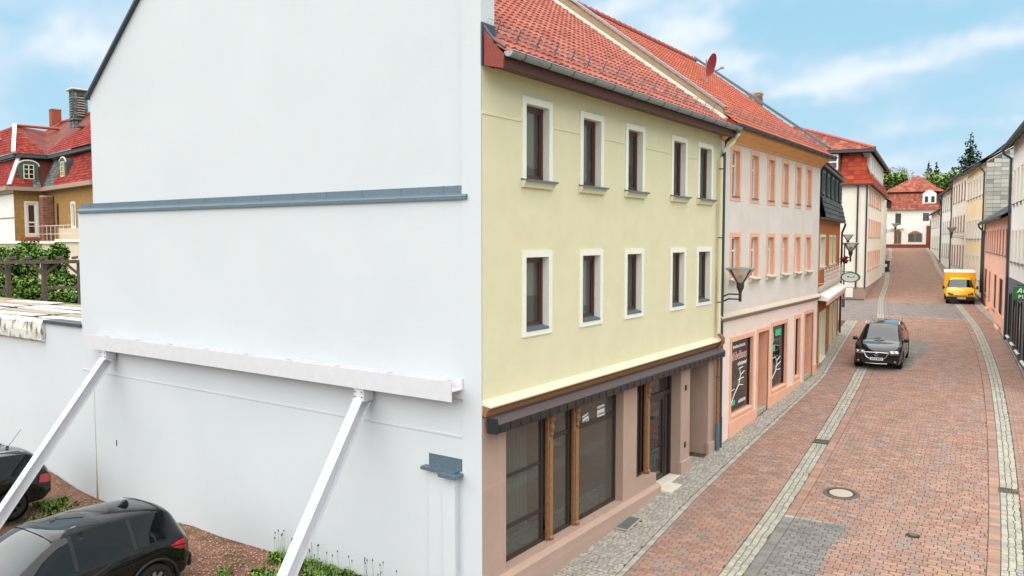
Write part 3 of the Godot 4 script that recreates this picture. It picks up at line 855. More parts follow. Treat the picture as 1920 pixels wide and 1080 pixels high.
# ---------------------------------------------------------------- the corner house: white gable, yellow front, shop below
const YS := 0.742
func make_corner_house() -> void:
	var h := thing("corner_house", "corner house with blank white gable, yellow plaster front and closed brown shop below", "house", Vector3(-6, 0, -5))
	var f := Fr.new(Vector2(0, 0), Vector2(0, -10.45))
	var m := MB.new()
	# yellow upper storeys
	var cols := [[1.24, 1.97], [3.19, 3.89], [5.08, 5.77], [7.43, 8.13], [9.05, 9.83]]
	var ops := []
	for c in cols:
		ops.append([c[0], c[1], 7.28, 8.58]); ops.append([c[0], c[1], 4.70, 5.96])
	wall(m, f, 0.0, 10.45, 3.40, 9.5, ops)
	wpart(h, "facade", m, M.yellow_plaster)
	for c in cols:
		for r in 2:
			var y0: float = [7.28, 4.70][r]
			var y1: float = [8.58, 5.96][r]
			var o := {"frame": M.brown_frame, "pane": M.glass, "cloth": [M.curtain, M.grey_cloth, M.curtain, M.green_cloth][rng.randi() % 4], "hang": [1.0, 1.0, 0.55, 0.8][rng.randi() % 4], "trim": M.white_trim, "tw": 0.115, "tp": 0.022, "fw": 0.065, "bev": 0.006, "sill": M.zinc, "sp": 0.03, "se": -0.005}
			if r == 0:
				o.merge({"under": M.cream_trim, "tb": 0.0, "sp": 0.13, "se": 0.14}, true)
			var w := window(h, f, c[0], c[1], y0, y1, 0.145, o)
			m = MB.new()                                   # sash inside the frame
			ring(m, f, c[0] + 0.06, c[1] - 0.06, y0 + 0.062, y1 - 0.062, 0.045, -0.158, -0.128)
			part(w, "sash", m, M.brown_frame)
	m = MB.new()
	var edge := [0.0]
	for c in cols: edge.append_array([c[0] - 0.117, c[1] + 0.117])
	edge.append(10.44)
	for i in range(0, edge.size(), 2):
		m = MB.new(); f.box(m, edge[i], edge[i + 1], 8.25, 8.285, -0.01, 0.012)
		wpart(h, "plaster_band", m, M.cream_trim)
	# cornice over the shop
	m = MB.new()
	along(m, f, PackedVector2Array([Vector2(-0.02, 3.60), Vector2(0.17, 3.575), Vector2(0.17, 3.595), Vector2(0.0, 3.675), Vector2(-0.02, 3.675)]), 0.0, 10.44)
	wpart(h, "cornice_cap", m, M.cream_trim)
	m = MB.new()
	along(m, f, PackedVector2Array([Vector2(-0.02, 3.42), Vector2(0.055, 3.42), Vector2(0.075, 3.47), Vector2(0.085, 3.50), Vector2(0.115, 3.53), Vector2(0.15, 3.55), Vector2(0.15, 3.575), Vector2(-0.02, 3.597)]), 0.01, 10.43)
	wpart(h, "cornice", m, M.oak)
	# awning cassette
	m = MB.new()
	along(m, f, PackedVector2Array([Vector2(0.06, 3.17), Vector2(0.235, 3.15), Vector2(0.255, 3.17), Vector2(0.262, 3.30), Vector2(0.06, 3.30)]), 0.07, 10.40)
	var aw := wpart(h, "awning_cassette", m, M.awning_case)
	m = MB.new()
	along(m, f, PackedVector2Array([Vector2(0.06, 3.303), Vector2(0.262, 3.303), Vector2(0.245, 3.335), Vector2(0.12, 3.40), Vector2(0.06, 3.40)]), 0.07, 10.40)
	part(aw, "hood", m, M.awning_top)
	m = MB.new()
	f.box(m, 0.045, 0.068, 3.145, 3.405, 0.055, 0.266, 0.006)
	part(aw, "end_cap", m, M.black_plastic)
	for i in 34:                                             # ribs along the front rail
		m = MB.new()
		f.box(m, 0.12 + i * 0.302, 0.27 + i * 0.302, 3.175, 3.29, 0.25, 0.268, 0.003)
		part(aw, "rib", m, M.awning_case)
	# shop front
	m = MB.new()
	wall(m, f, 0.0, 10.45, -0.4, 3.45, [[0.66, 4.99, 0.67, 3.06], [5.64, 6.68, 0.88, 3.08], [6.68, 8.07, -0.4, 3.08], [8.64, 9.88, -0.4, 3.10]])
	reveal(m, f, 0.66, 4.99, 0.67, 3.06, 0.23)
	reveal(m, f, 8.64, 9.88, -0.4, 3.10, 1.45)
	for q in [[5.64, 0.88, 3.08], [8.07, -0.4, 3.08]]:
		var a: float = q[0]
		if a < 6: m.quad(f.p(a, q[1], 0), f.p(a, q[2], 0), f.p(a, q[2], -0.3), f.p(a, q[1], -0.3))
		else: m.quad(f.p(a, q[1], -0.3), f.p(a, q[2], -0.3), f.p(a, q[2], 0), f.p(a, q[1], 0))
	m.quad(f.p(5.64, 3.08, 0), f.p(8.07, 3.08, 0), f.p(8.07, 3.08, -0.3), f.p(5.64, 3.08, -0.3))
	m.quad(f.p(5.64, 0.88, -0.3), f.p(6.68, 0.88, -0.3), f.p(6.68, 0.88, 0), f.p(5.64, 0.88, 0))
	m.quad(f.p(6.68, -0.4, -0.3), f.p(6.68, 0.88, -0.3), f.p(6.68, 0.88, 0), f.p(6.68, -0.4, 0))
	wpart(h, "shop_wall", m, M.shop_plaster)
	m = MB.new()
	along(m, f, PackedVector2Array([Vector2(-0.01, -0.4), Vector2(0.10, -0.4), Vector2(0.10, 0.57), Vector2(0.075, 0.615), Vector2(-0.01, 0.64)]), 0.0, 6.74)
	for q in [[8.07, 8.64, 0.82], [9.88, 10.24, 0.90]]: f.box(m, q[0] - 0.03, q[1] + 0.03, -0.4, q[2], -0.05, 0.055, 0.012)
	wpart(h, "plinth", m, M.shop_plaster)
	# shop window: dark frames, turned wooden posts, glass, an empty room behind
	var k := -0.21
	m = MB.new()
	ring(m, f, 0.662, 4.988, 0.672, 3.058, 0.07, k - 0.03, k + 0.03)
	for c in [2.06, 2.43, 3.02, 3.38]: f.box(m, c - 0.035, c + 0.035, 0.742, 2.988, k - 0.03, k + 0.03)
	for t in [[0.732, 2.025, 2.17, 0.022], [0.732, 2.025, 1.27, 0.03], [2.465, 2.985, 2.56, 0.035], [3.415, 4.918, 2.56, 0.05]]:
		f.box(m, t[0], t[1], t[2] - t[3], t[2] + t[3], k - 0.025, k + 0.025)
	var sw := wpart(h, "shop_window", m, M.dark_frame)
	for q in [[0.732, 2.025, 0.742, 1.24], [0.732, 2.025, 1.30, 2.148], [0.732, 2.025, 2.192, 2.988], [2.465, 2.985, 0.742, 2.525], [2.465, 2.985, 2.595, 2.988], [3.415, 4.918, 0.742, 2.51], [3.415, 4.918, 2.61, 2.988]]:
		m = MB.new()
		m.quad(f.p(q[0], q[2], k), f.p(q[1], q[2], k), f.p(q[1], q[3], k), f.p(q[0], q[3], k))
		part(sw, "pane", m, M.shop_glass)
	for c in [2.245, 3.20]: post(sw, f, c, k + 0.03, 0.68, 3.055)
	m = MB.new()
	var pts := [Vector2(0.66, 0.67), Vector2(4.99, 0.67), Vector2(4.99, 3.06), Vector2(0.66, 3.06)]
	var bk := k - 0.95
	m.quad(f.p(0.66, 0.67, bk), f.p(4.99, 0.67, bk), f.p(4.99, 3.06, bk), f.p(0.66, 3.06, bk))
	for i in 4:
		var A: Vector2 = pts[i]; var B: Vector2 = pts[(i + 1) % 4]
		m.quad(f.p(A.x, A.y, k - 0.03), f.p(B.x, B.y, k - 0.03), f.p(B.x, B.y, bk), f.p(A.x, A.y, bk))
	part(sw, "display_room", m, M.shop_inside)
	m = MB.new()
	for i in 60:                                             # net curtain hung across part of the window
		var t0 := 0.80 + i * 0.0205
		var d0 := 0.03 * sin(i * 1.3)
		var d1 := 0.03 * sin((i + 1) * 1.3)
		m.quad(f.p(t0, 0.95, k - 0.3 + d0), f.p(t0 + 0.0205, 0.95, k - 0.3 + d1), f.p(t0 + 0.0205, 2.95, k - 0.3 + d1), f.p(t0, 2.95, k - 0.3 + d0))
	part(sw, "curtain", m, M.curtain)
	m = MB.new()
	f.box(m, 0.75, 1.95, 0.68, 1.0, k - 0.55, k - 0.12, 0.03)
	f.box(m, 2.6, 4.7, 0.68, 0.93, k - 0.75, k - 0.2, 0.05)
	part(sw, "display_shelf", m, M.shop_inside)
	# notes taped to the glass
	for q in [[3.72, 2.66, 0.24, 0.20, 0.17, "HEILEMANN", "Polster"], [4.36, 2.70, 0.31, 0.27, 0.02, "HEILEMANN", "Cosima"]]:
		var nb := f.bas().rotated(f.w, q[4])
		var pn := thing("window_note", "tilted white paper note on the shop glass beside the wooden post" if q[0] < 4 else "upright white paper notice on the shop glass next to the dark frame", "notice", f.p(q[0], q[1], k + 0.006), 0.0, "notes on the shop window")
		pn.basis = nb
		m = MB.new(); m.box(Vector3(0, 0, 0), Vector3(q[2], q[3], 0.004))
		part(pn, "sheet", m, M.paper)
		txt(q[5], q[2] * 0.19, M.ink_blue, pn, Transform3D(Basis.IDENTITY, Vector3(0, q[3] * 0.27, 0.004)))
		txt(q[6], q[2] * 0.24, M.ink_red, pn, Transform3D(Basis.IDENTITY, Vector3(0, -q[3] * 0.12, 0.004)), "lettering", true, 0.3)
	# narrow shop window and door
	m = MB.new()
	ring(m, f, 5.642, 6.36, 0.882, 3.078, 0.06, -0.28, -0.22)
	var nw := wpart(h, "side_window", m, M.dark_frame)
	m = MB.new(); m.quad(f.p(5.70, 0.94, -0.25), f.p(6.30, 0.94, -0.25), f.p(6.30, 3.02, -0.25), f.p(5.70, 3.02, -0.25))
	part(nw, "pane", m, M.dark_glass)
	m = MB.new(); f.box(m, 5.86, 6.06, 1.35, 1.75, -0.248, -0.244)
	part(nw, "notice", m, M.paper)
	post(nw, f, 6.52, -0.22, 0.90, 3.075)
	m = MB.new()
	ring(m, f, 6.685, 8.068, 0.44, 3.078, 0.07, -0.33, -0.25)
	f.box(m, 6.755, 7.998, 2.52, 2.62, -0.33, -0.25)
	f.box(m, 7.70, 7.76, 0.51, 2.52, -0.33, -0.25)
	var dr := wpart(h, "shop_door", m, M.dark_frame)
	m = MB.new(); ring(m, f, 6.757, 7.698, 0.512, 2.518, 0.09, -0.315, -0.265)
	part(dr, "door_leaf", m, M.dark_frame)
	for q in [[6.847, 7.608, 0.60, 2.43], [7.76, 7.998, 0.51, 2.52], [6.755, 7.998, 2.62, 3.008]]:
		m = MB.new(); m.quad(f.p(q[0], q[2], -0.29), f.p(q[1], q[2], -0.29), f.p(q[1], q[3], -0.29), f.p(q[0], q[3], -0.29))
		part(dr, "pane", m, M.dark_glass)
	m = MB.new(); m.tube([f.p(7.62, 1.25, -0.24), f.p(7.62, 1.25, -0.21), f.p(7.62, 1.75, -0.21), f.p(7.62, 1.75, -0.24)], 0.014, 6)
	part(dr, "handle", m, M.black_metal)
	m = MB.new(); f.box(m, 6.75, 8.04, 0.2, 0.505, -0.32, 0.03, 0.01); f.box(m, 6.75, 7.45, 0.2, 0.47, 0.03, 0.32, 0.01)
	wpart(h, "door_step", m, M.pale_stone)
	# passage
	m = MB.new(); f.box(m, 8.64, 9.88, -0.3, 3.1, -1.5, -1.45)
	wpart(h, "passage_door", m, M.brown_frame)
	m = MB.new(); f.box(m, 8.30, 8.38, 1.12, 1.26, 0.0, 0.02, 0.004)
	wpart(h, "bell_plate", m, M.black_metal)
	m = MB.new(); f.box(m, 8.31, 8.37, 2.55, 2.68, 0.0, 0.03, 0.005)
	wpart(h, "vent", m, M.black_metal)
	# white gable: a thicker lower wall, a ledge, the upper wall and a corner strip
	var g := Fr.new(Vector2(-12.5, 0), Vector2(0, 0))
	m = MB.new()
	g.box(m, 0.0, 12.10, -0.5, 6.93, -0.35, 0.0)
	wpart(h, "gable_wall_lower", m, M.white_plaster)
	m = MB.new()
	m.prism(PackedVector2Array([Vector2(0.60, 6.90), Vector2(12.10, 6.90), Vector2(12.10, 10.98), Vector2(6.75, 14.9), Vector2(0.60, 9.72)]), g.p(0, 0, -0.07), g.u, Vector3.UP, -g.w * 0.28)
	wpart(h, "gable_wall_upper", m, M.white_plaster)
	m = MB.new()
	m.prism(PackedVector2Array([Vector2(12.102, -0.5), Vector2(12.494, -0.5), Vector2(12.494, 10.72), Vector2(12.102, 10.98)]), g.p(0, 0, 0.012), g.u, Vector3.UP, -g.w * 0.36)
	wpart(h, "corner_strip", m, M.white_plaster)
	m = MB.new()                                              # plaster ledge under the steel beam
	g.box(m, 0.0, 12.10, 3.02, 3.05, -0.01, 0.014)
	wpart(h, "plaster_ledge", m, M.white_plaster)
	m = MB.new()
	along(m, g, PackedVector2Array([Vector2(-0.07, 6.94), Vector2(0.05, 6.915), Vector2(0.05, 6.97), Vector2(0.035, 6.99), Vector2(-0.045, 7.03), Vector2(-0.052, 7.145), Vector2(-0.07, 7.145)]), 0.04, 12.22)
	var fl := wpart(h, "ledge_flashing", m, M.zinc)
	for i in 13:
		m = MB.new()
		along(m, g, PackedVector2Array([Vector2(-0.05, 7.0), Vector2(0.052, 6.97), Vector2(0.052, 6.978), Vector2(-0.042, 7.035), Vector2(-0.048, 7.147)]), 0.5 + i * 0.93, 0.510 + i * 0.93)
		part(fl, "seam", m, M.zinc)
	for q in [[Vector3(-11.98, 9.66, -0.2), Vector3(-5.75, 14.92, -0.2)], [Vector3(-0.10, 10.85, -0.2), Vector3(-5.75, 14.92, -0.2)]]:
		m = MB.new(); m.bar(q[0], q[1], 0.46, 0.05)
		wpart(h, "verge_cap", m, M.dark_zinc)
	m = MB.new(); g.box(m, 12.497, 12.528, 9.0, 9.66, -0.33, 0.02)
	wpart(h, "corner_flashing", m, M.dark_zinc)
	# zinc-capped pier ends low on the gable
	m = MB.new()
	g.box(m, 11.40, 11.76, -0.5, 2.40, -0.005, 0.06, 0.008); g.box(m, 11.762, 12.02, -0.5, 2.36, -0.005, 0.12, 0.008)
	wpart(h, "plaster_pier", m, M.white_plaster)
	m = MB.new()
	g.box(m, 11.30, 11.755, 2.40, 2.455, 0.0, 0.15); g.box(m, 11.755, 12.12, 2.37, 2.425, 0.0, 0.24); g.box(m, 11.38, 12.08, 2.455, 2.66, 0.0, 0.018); g.box(m, 11.755, 12.02, 2.425, 2.456, 0.001, 0.14)
	wpart(h, "pier_cap", m, M.zinc)
	# closing walls, out of sight
	m = MB.new()
	m.box(Vector3(-12.1, 4.7, -5.3), Vector3(0.3, 10.2, 9.8)); m.box(Vector3(-6.1, 4.7, -10.3), Vector3(11.6, 10.0, 0.25))
	wpart(h, "rear_wall", m, M.white_plaster)
	# eaves
	m = MB.new()
	along(m, f, PackedVector2Array([Vector2(-0.02, 9.02), Vector2(0.36, 8.93), Vector2(0.40, 8.94), Vector2(0.40, 9.10), Vector2(-0.02, 9.38)]), 0.03, 10.48)
	wpart(h, "eave_box", m, M.eave_wood)
	m = MB.new()
	m.prism(PackedVector2Array([Vector2(0.045, 8.99), Vector2(0.41, 8.91), Vector2(0.43, 9.12), Vector2(0.30, 9.24), Vector2(0.12, 9.44), Vector2(0.045, 9.54)]), Vector3(0, 0, 0.0), Vector3.RIGHT, Vector3.UP, Vector3(0, 0, -0.028))
	wpart(h, "eave_end_board", m, M.red_board)
	m = MB.new(); m.tube([Vector3(0.05, 9.60, 0.0), Vector3(0.12, 9.50, 0.0), Vector3(0.24, 9.36, 0.0), Vector3(0.46, 9.21, 0.0)], 0.022, 6)
	wpart(h, "verge_trim", m, M.dark_zinc)
	var gu := gutter(h, f, 0.02, 10.50, 0.50, 9.16, 0.085, M.gutter_zinc, 14)
	# roof
	var s := Vector3(-1, YS, 0).normalized()
	var o := Vector3(0.47, 9.11, -0.02)
	var L := 8.05
	m = MB.new()
	var top := o + s * L
	m.quad(o + Vector3(0, 0, -0.34), o + Vector3(0, 0, -10.36), top + Vector3(0, 0, -10.36), top + Vector3(0, 0, -0.34))
	m.quad(Vector3(top.x, top.y, -10.38), Vector3(-12.2, 9.3, -10.38), Vector3(-12.2, 9.3, -0.3), Vector3(top.x, top.y, -0.02))
	var rf := wpart(h, "roof", m, M.roof_base)
	tiles(rf, o, Vector3(0, 0, -1), s, 10.30, L, 0.206, 0.30, tile_mesh(0.206, 0.30, 0.034), CLAY, 300, func(a, c): return a > 0.36 or c < 0.5)
	m = MB.new(); m.tube([top + Vector3(0, 0.02, -0.05), top + Vector3(0, 0.02, -10.36)], 0.11, 10)
	part(rf, "ridge", m, M.ridge_clay)
	m = MB.new(); m.bar(o + Vector3(-0.3, 0.31, -10.35), top + Vector3(0, 0.09, -10.35), 0.20, 0.09)
	part(rf, "verge_mortar", m, M.white_trim)
	snow_guard(h, o + s * 0.62 + Vector3(0, 0.05, -0.1), Vector3(0, 0, -1), s, 10.1, 17)
	# downpipe with its swan neck
	m = MB.new()
	m.tube([f.p(10.42, 9.10, 0.50), f.p(10.42, 8.98, 0.50), f.p(10.40, 8.82, 0.40), f.p(10.30, 8.58, 0.16), f.p(10.30, 8.40, 0.10), f.p(10.30, 3.78, 0.10)], 0.052, 10)
	var dp := wpart(h, "downpipe", m, M.yellow_plaster)
	m = MB.new(); m.tube([f.p(10.30, 3.78, 0.10), f.p(10.32, 3.66, 0.22), f.p(10.32, 3.55, 0.22), f.p(10.32, 3.40, 0.10), f.p(10.32, 1.35, 0.10)], 0.05, 10)
	part(dp, "lower_pipe", m, M.oak)
	m = MB.new(); m.tube([f.p(10.32, 1.36, 0.10), f.p(10.32, 0.55, 0.10)], 0.062, 10)
	part(dp, "standpipe", m, M.zinc)
	m = MB.new(); m.lathe([Vector2(0.05, -0.12), Vector2(0.062, -0.1), Vector2(0.09, 0.0), Vector2(0.085, 0.0)], 12, Transform3D(Basis.IDENTITY, f.p(10.42, 9.13, 0.50)))
	part(dp, "hopper", m, M.zinc)
	for y in [8.1, 6.3, 4.6, 2.6]:
		m = MB.new(); m.tube([f.p(10.30 + (0.02 if y < 3 else 0.0), y, 0.10), f.p(10.30 + (0.02 if y < 3 else 0.0), y + 0.03, 0.10)], 0.06, 10)
		part(dp, "clamp", m, M.dark_zinc)
	# rust run-off out of the wall joint, a small hole
	m = MB.new()
	m.prism(PackedVector2Array([Vector2(0.455, -0.2), Vector2(0.56, -0.2), Vector2(0.535, 0.25), Vector2(0.522, 0.7), Vector2(0.518, 1.6), Vector2(0.515, 2.9), Vector2(0.505, 2.9), Vector2(0.50, 1.6), Vector2(0.497, 0.9), Vector2(0.48, 0.3)]), g.p(0, 0, 0.002), g.u, Vector3.UP, -g.w * 0.004)
	wpart(h, "rust_streak", m, mat("rust", C8(196, 172, 118), 0.95, {"tex": noise_tex("rust_noise", 97, 0.05, 4, Color(0.62, 0.58, 0.42), Color(1, 1, 1), 256), "scale": 1.5}))
	m = MB.new(); g.box(m, 1.45, 1.49, 1.30, 1.44, -0.02, 0.003)
	wpart(h, "wall_hole", m, M.dark_frame)
func post(win: Node3D, f: Fr, c: float, k: float, y0: float, y1: float) -> void:
	var m := MB.new()
	f.box(m, c - 0.085, c + 0.085, y0, y1, k, k + 0.075, 0.008)
	f.box(m, c - 0.06, c + 0.06, y0 + 0.12, y1 - 0.5, k + 0.075, k + 0.10, 0.01)
	var p := part(win, "post", m, M.oak)
	m = MB.new()
	var pr := [Vector2(0.0, 0.0), Vector2(0.03, 0.02), Vector2(0.045, 0.06), Vector2(0.03, 0.10), Vector2(0.05, 0.14), Vector2(0.06, 0.19), Vector2(0.04, 0.24), Vector2(0.035, 0.27), Vector2(0.07, 0.32), Vector2(0.075, 0.38), Vector2(0.05, 0.42), Vector2(0.0, 0.42)]
	m.lathe(pr, 12, Transform3D(Basis.IDENTITY, f.p(c, y1 - 0.44, k + 0.09)))
	part(p, "carved_bracket", m, M.oak)
	m = MB.new()
	m.lathe([Vector2(0.0, 0.0), Vector2(0.05, 0.01), Vector2(0.06, 0.05), Vector2(0.035, 0.08), Vector2(0.03, 0.12), Vector2(0.0, 0.13)], 12, Transform3D(Basis.IDENTITY, f.p(c, y0 + 0.0, k + 0.09)))
	part(p, "carved_foot", m, M.oak)

# ---------------------------------------------------------------- white steel shoring against the gable
func i_beam(m: MB, a: Vector3, b: Vector3, face: Vector3, w: float, d: float, t: float) -> void:   # flanges lie across «face», web between them
	var f := (b - a).normalized()
	var n := (face - f * face.dot(f)).normalized()
	m.bar(a + n * d * 0.5, b + n * d * 0.5, w, t, n)
	m.bar(a - n * d * 0.5, b - n * d * 0.5, w, t, n)
	m.bar(a, b, t * 0.8, d - t, n)
func make_shoring() -> void:
	var h := thing("shoring_frame", "white steel beam on the gable wall held up by two slanting white struts", "shoring", Vector3(-6, 0, 1.5))
	var m := MB.new()
	i_beam(m, Vector3(-11.75, 3.83, 0.17), Vector3(-0.38, 3.83, 0.17), Vector3(0, 0, 1), 0.33, 0.29, 0.022)
	wpart(h, "beam", m, M.white_steel)
	for i in 9:
		m = MB.new(); m.box(Vector3(-11.2 + i * 1.32, 3.90, 0.17), Vector3(0.014, 0.14, 0.27))
		wpart(h, "stiffener", m, M.white_steel)
	for q in [[-10.98, 0.78, -0.15], [-2.50, 0.665, 0.03]]:
		var x: float = q[0]
		var top := Vector3(x, 3.44, 0.20)
		var run: float = top.y - q[2] + 0.1
		var foot := top + Vector3(0, -run, run * q[1])
		m = MB.new()
		i_beam(m, top, foot, Vector3(0, 0.55, 1), 0.21, 0.20, 0.018)
		wpart(h, "strut", m, M.white_steel)
		m = MB.new()
		m.cbox(Vector3(x, 3.56, 0.17), Vector3(0.24, 0.20, 0.25), 0.006); m.box(Vector3(x, 3.665, 0.17), Vector3(0.30, 0.018, 0.30)); m.box(Vector3(x, 3.452, 0.19), Vector3(0.28, 0.02, 0.28))
		var bk := wpart(h, "bracket", m, M.white_steel)
		for e in 4:
			m = MB.new(); m.lathe([Vector2(0.017, 0.0), Vector2(0.017, 0.014), Vector2(0.0, 0.016)], 6, Transform3D(Basis(Vector3.RIGHT, PI / 2), Vector3(x + (0.08 if e % 2 else -0.08), 3.51 + (0.09 if e > 1 else 0.0), 0.295)))
			part(bk, "bolt", m, M.gutter_zinc)
		m = MB.new(); m.cbox(foot + Vector3(0, 0.06, 0.02), Vector3(0.55, 0.14, 0.55), 0.02)
		wpart(h, "foot", m, M.concrete)

# ---------------------------------------------------------------- the pale pink house next door
func make_pink_house() -> void:
	var h := thing("pink_house", "pale pink shop house with peach window surrounds and orange cornice beside the yellow front", "house", Vector3(-5, 0, -15.6))
	var z0 := 10.45
	var f := Fr.new(Vector2(0, -10.45), Vector2(0, -20.86))
	var m := MB.new()
	var ups := [[11.40, 12.00], [13.06, 13.64], [14.64, 15.22], [16.16, 16.72], [17.68, 18.22], [19.02, 19.58]]
	var ops := []
	for q in ups:
		ops.append([q[0] - z0, q[1] - z0, 7.46, 8.72]); ops.append([q[0] - z0 + 0.05, q[1] - z0 + 0.08, 5.13, 6.34])
	wall(m, f, 0.0, 10.41, 4.05, 9.4, ops)
	wpart(h, "facade", m, M.pale_plaster)
	for i in ops.size():
		var q: Array = ops[i]
		var o := {"frame": M.white_frame, "pane": M.pale_glass, "trim": M.peach_paint, "tw": 0.12, "tp": 0.016, "fw": 0.055, "nv": 1, "tr": [0.68]}
		if i % 2: o.merge({"sill": M.pale_stone, "sp": 0.17, "se": 0.15, "tb": 0.0, "under": M.pale_stone})
		else: o.merge({"sill": M.zinc, "sp": 0.035, "se": 0.0})
		window(h, f, q[0], q[1], q[2], q[3], 0.145, o)
	# string course
	m = MB.new()
	along(m, f, PackedVector2Array([Vector2(-0.02, 4.02), Vector2(0.03, 4.02), Vector2(0.05, 4.07), Vector2(0.10, 4.09), Vector2(0.13, 4.13), Vector2(0.13, 4.16), Vector2(0.02, 4.26), Vector2(-0.02, 4.26)]), 0.0, 10.44)
	wpart(h, "string_course", m, M.plinth_stone)
	m = MB.new(); along(m, f, PackedVector2Array([Vector2(0.022, 4.262), Vector2(0.135, 4.165), Vector2(0.15, 4.15), Vector2(0.15, 4.17), Vector2(0.022, 4.28)]), 0.0, 10.45)
	wpart(h, "course_cover", m, M.course_stone)
	# ground floor
	m = MB.new()
	var w1 := [11.60 - z0, 13.42 - z0, 1.28, 3.40]
	var w2 := [15.36 - z0, 16.92 - z0, 1.42, 3.50]
	var w3 := [17.95 - z0, 18.50 - z0, 1.48, 3.53]
	var d1 := [13.92 - z0, 14.96 - z0, 0.2, 3.44]
	var d2 := [19.15 - z0, 20.26 - z0, 0.4, 3.60]
	wall(m, f, 0.0, 10.41, 0.2, 4.1, [w1, w2, w3, d1, d2])
	wpart(h, "shop_wall", m, M.pink_plaster)
	for q in [w1, w2, w3]:
		var w := window(h, f, q[0], q[1], q[2], q[3], 0.10, {"name": "shop_window", "frame": M.dark_frame, "pane": M.dark_glass, "trim": M.peach_paint, "tw": 0.13, "tp": 0.02, "fw": 0.045, "sill": M.peach_paint, "sp": 0.04, "se": 0.0})
		var b := Transform3D(f.bas(), f.p((q[0] + q[1]) * 0.5, 0, -0.093))
		if q == w1:
			txt("Besuchen Sie uns im", 0.13, M.print_white, w, b.translated(Vector3(0, 3.20, 0)), "lettering", false, 0.1, 0.82)
			txt("Möbelhaus", 0.30, M.print_pink, w, b.translated(Vector3(0, 2.92, 0)), "lettering", true, 0.15, 0.80)
			txt("in Beckendorf", 0.14, M.print_white, w, b.translated(f.u * 0.28 + Vector3(0, 2.67, 0)), "lettering", false, 0.1, 0.82)
			txt("ab 09.00 Uhr", 0.13, M.print_white, w, b.translated(f.u * 0.32 + Vector3(0, 1.56, 0)), "lettering", false, 0.15, 0.8)
			scribble(w, f, q[0], -0.092, [[Vector2(0.98, 2.55), Vector2(1.06, 2.32), Vector2(0.92, 2.05), Vector2(0.60, 1.86), Vector2(0.24, 1.55)], [Vector2(0.90, 2.52), Vector2(1.26, 2.54)], [Vector2(1.06, 2.32), Vector2(1.40, 2.40)], [Vector2(0.86, 2.20), Vector2(1.34, 2.22)], [Vector2(0.92, 2.05), Vector2(1.30, 2.0)], [Vector2(0.10, 2.3), Vector2(0.25, 1.95), Vector2(0.55, 1.98)]])
			m = MB.new(); f.box(m, q[0] + 0.3, q[0] + 0.62, 1.52, 1.66, -0.094, -0.091); f.box(m, q[0] + 0.06, q[0] + 0.22, 1.42, 1.56, -0.094, -0.091)
			part(w, "sticker", m, M.print_green)
		elif q == w2:
			m = MB.new()
			f.box(m, q[0] + 0.62, q[0] + 1.25, 3.12, 3.34, -0.094, -0.091)
			f.box(m, q[0] + 0.14, q[0] + 0.48, 2.95, 3.25, -0.094, -0.091)
			f.box(m, q[0] + 0.07, q[0] + 0.62, 2.66, 2.86, -0.094, -0.091)
			part(w, "sticker", m, M.print_green)
			scribble(w, f, q[0], -0.092, [[Vector2(0.10, 2.42), Vector2(0.70, 2.44), Vector2(0.86, 2.22), Vector2(0.72, 1.96), Vector2(0.40, 1.80), Vector2(0.14, 1.60)], [Vector2(0.70, 2.1), Vector2(1.25, 2.22)], [Vector2(0.76, 2.0), Vector2(1.22, 1.98)], [Vector2(0.84, 2.3), Vector2(1.2, 2.4)]])
	for q in [d1, d2]:
		m = MB.new()
		reveal(m, f, q[0], q[1], q[2], q[3], 0.85)
		f.box(m, q[0] - 0.13, q[0], q[2], q[3] + 0.12, -0.02, 0.02); f.box(m, q[1], q[1] + 0.13, q[2], q[3] + 0.12, -0.02, 0.02); f.box(m, q[0], q[1], q[3], q[3] + 0.12, -0.02, 0.02)
		var dr := wpart(h, "door_surround", m, M.peach_paint)
		m = MB.new(); f.box(m, q[0], q[1], 0.2, q[3], -0.9, -0.85); f.box(m, q[0] + 0.15, q[1] - 0.15, q[2] + 1.1, q[3] - 0.3, -0.852, -0.84)
		var dl := part(dr, "door", m, M.brown_frame)
		dl.name = "door"
		m = MB.new()
		var gz := gy(-(q[0] + z0))
		f.box(m, q[0] + 0.004, q[1] - 0.004, 0.0, gz + 0.17, -0.84, -0.02, 0.012)
		part(dr, "step", m, M.concrete)
	# peach base, stepped with the slope
	m = MB.new()
	for q in [[0.98, 3.34, 1.15], [4.64, 8.20, 1.30], [9.94, 10.40, 1.62]]:
		f.box(m, q[0], q[1], 0.0, q[2], -0.01, 0.032, 0.008)
	wpart(h, "plinth", m, M.peach_paint)
	# cornice, gutter, roof
	m = MB.new()
	along(m, f, PackedVector2Array([Vector2(-0.02, 8.90), Vector2(0.04, 8.90), Vector2(0.05, 8.96), Vector2(0.11, 9.0), Vector2(0.14, 9.06), Vector2(0.24, 9.12), Vector2(0.33, 9.16), Vector2(0.33, 9.24), Vector2(-0.02, 9.5)]), 0.0, 10.46)
	wpart(h, "cornice", m, M.orange_cornice)
	gutter(h, f, -0.05, 10.62, 0.47, 9.28, 0.075, M.dark_zinc, 12)
	var s := Vector3(-1, 0.764, 0).normalized()
	var o := Vector3(0.46, 9.26, -10.62)
	var top := o + s * (5.46 / -s.x)
	m = MB.new()
	m.quad(o, o + Vector3(0, 0, -10.28), top + Vector3(0, 0, -10.28), top)
	m.quad(Vector3(top.x, top.y, -20.9), Vector3(-10.2, 9.5, -20.9), Vector3(-10.2, 9.5, -10.62), Vector3(top.x, top.y, -10.62))
	var rf := wpart(h, "roof", m, M.roof_base)
	tiles(rf, o, Vector3(0, 0, -1), s, 10.25, 6.85, 0.206, 0.30, tile_mesh(0.206, 0.30, 0.034), BRIGHT_CLAY, 300)
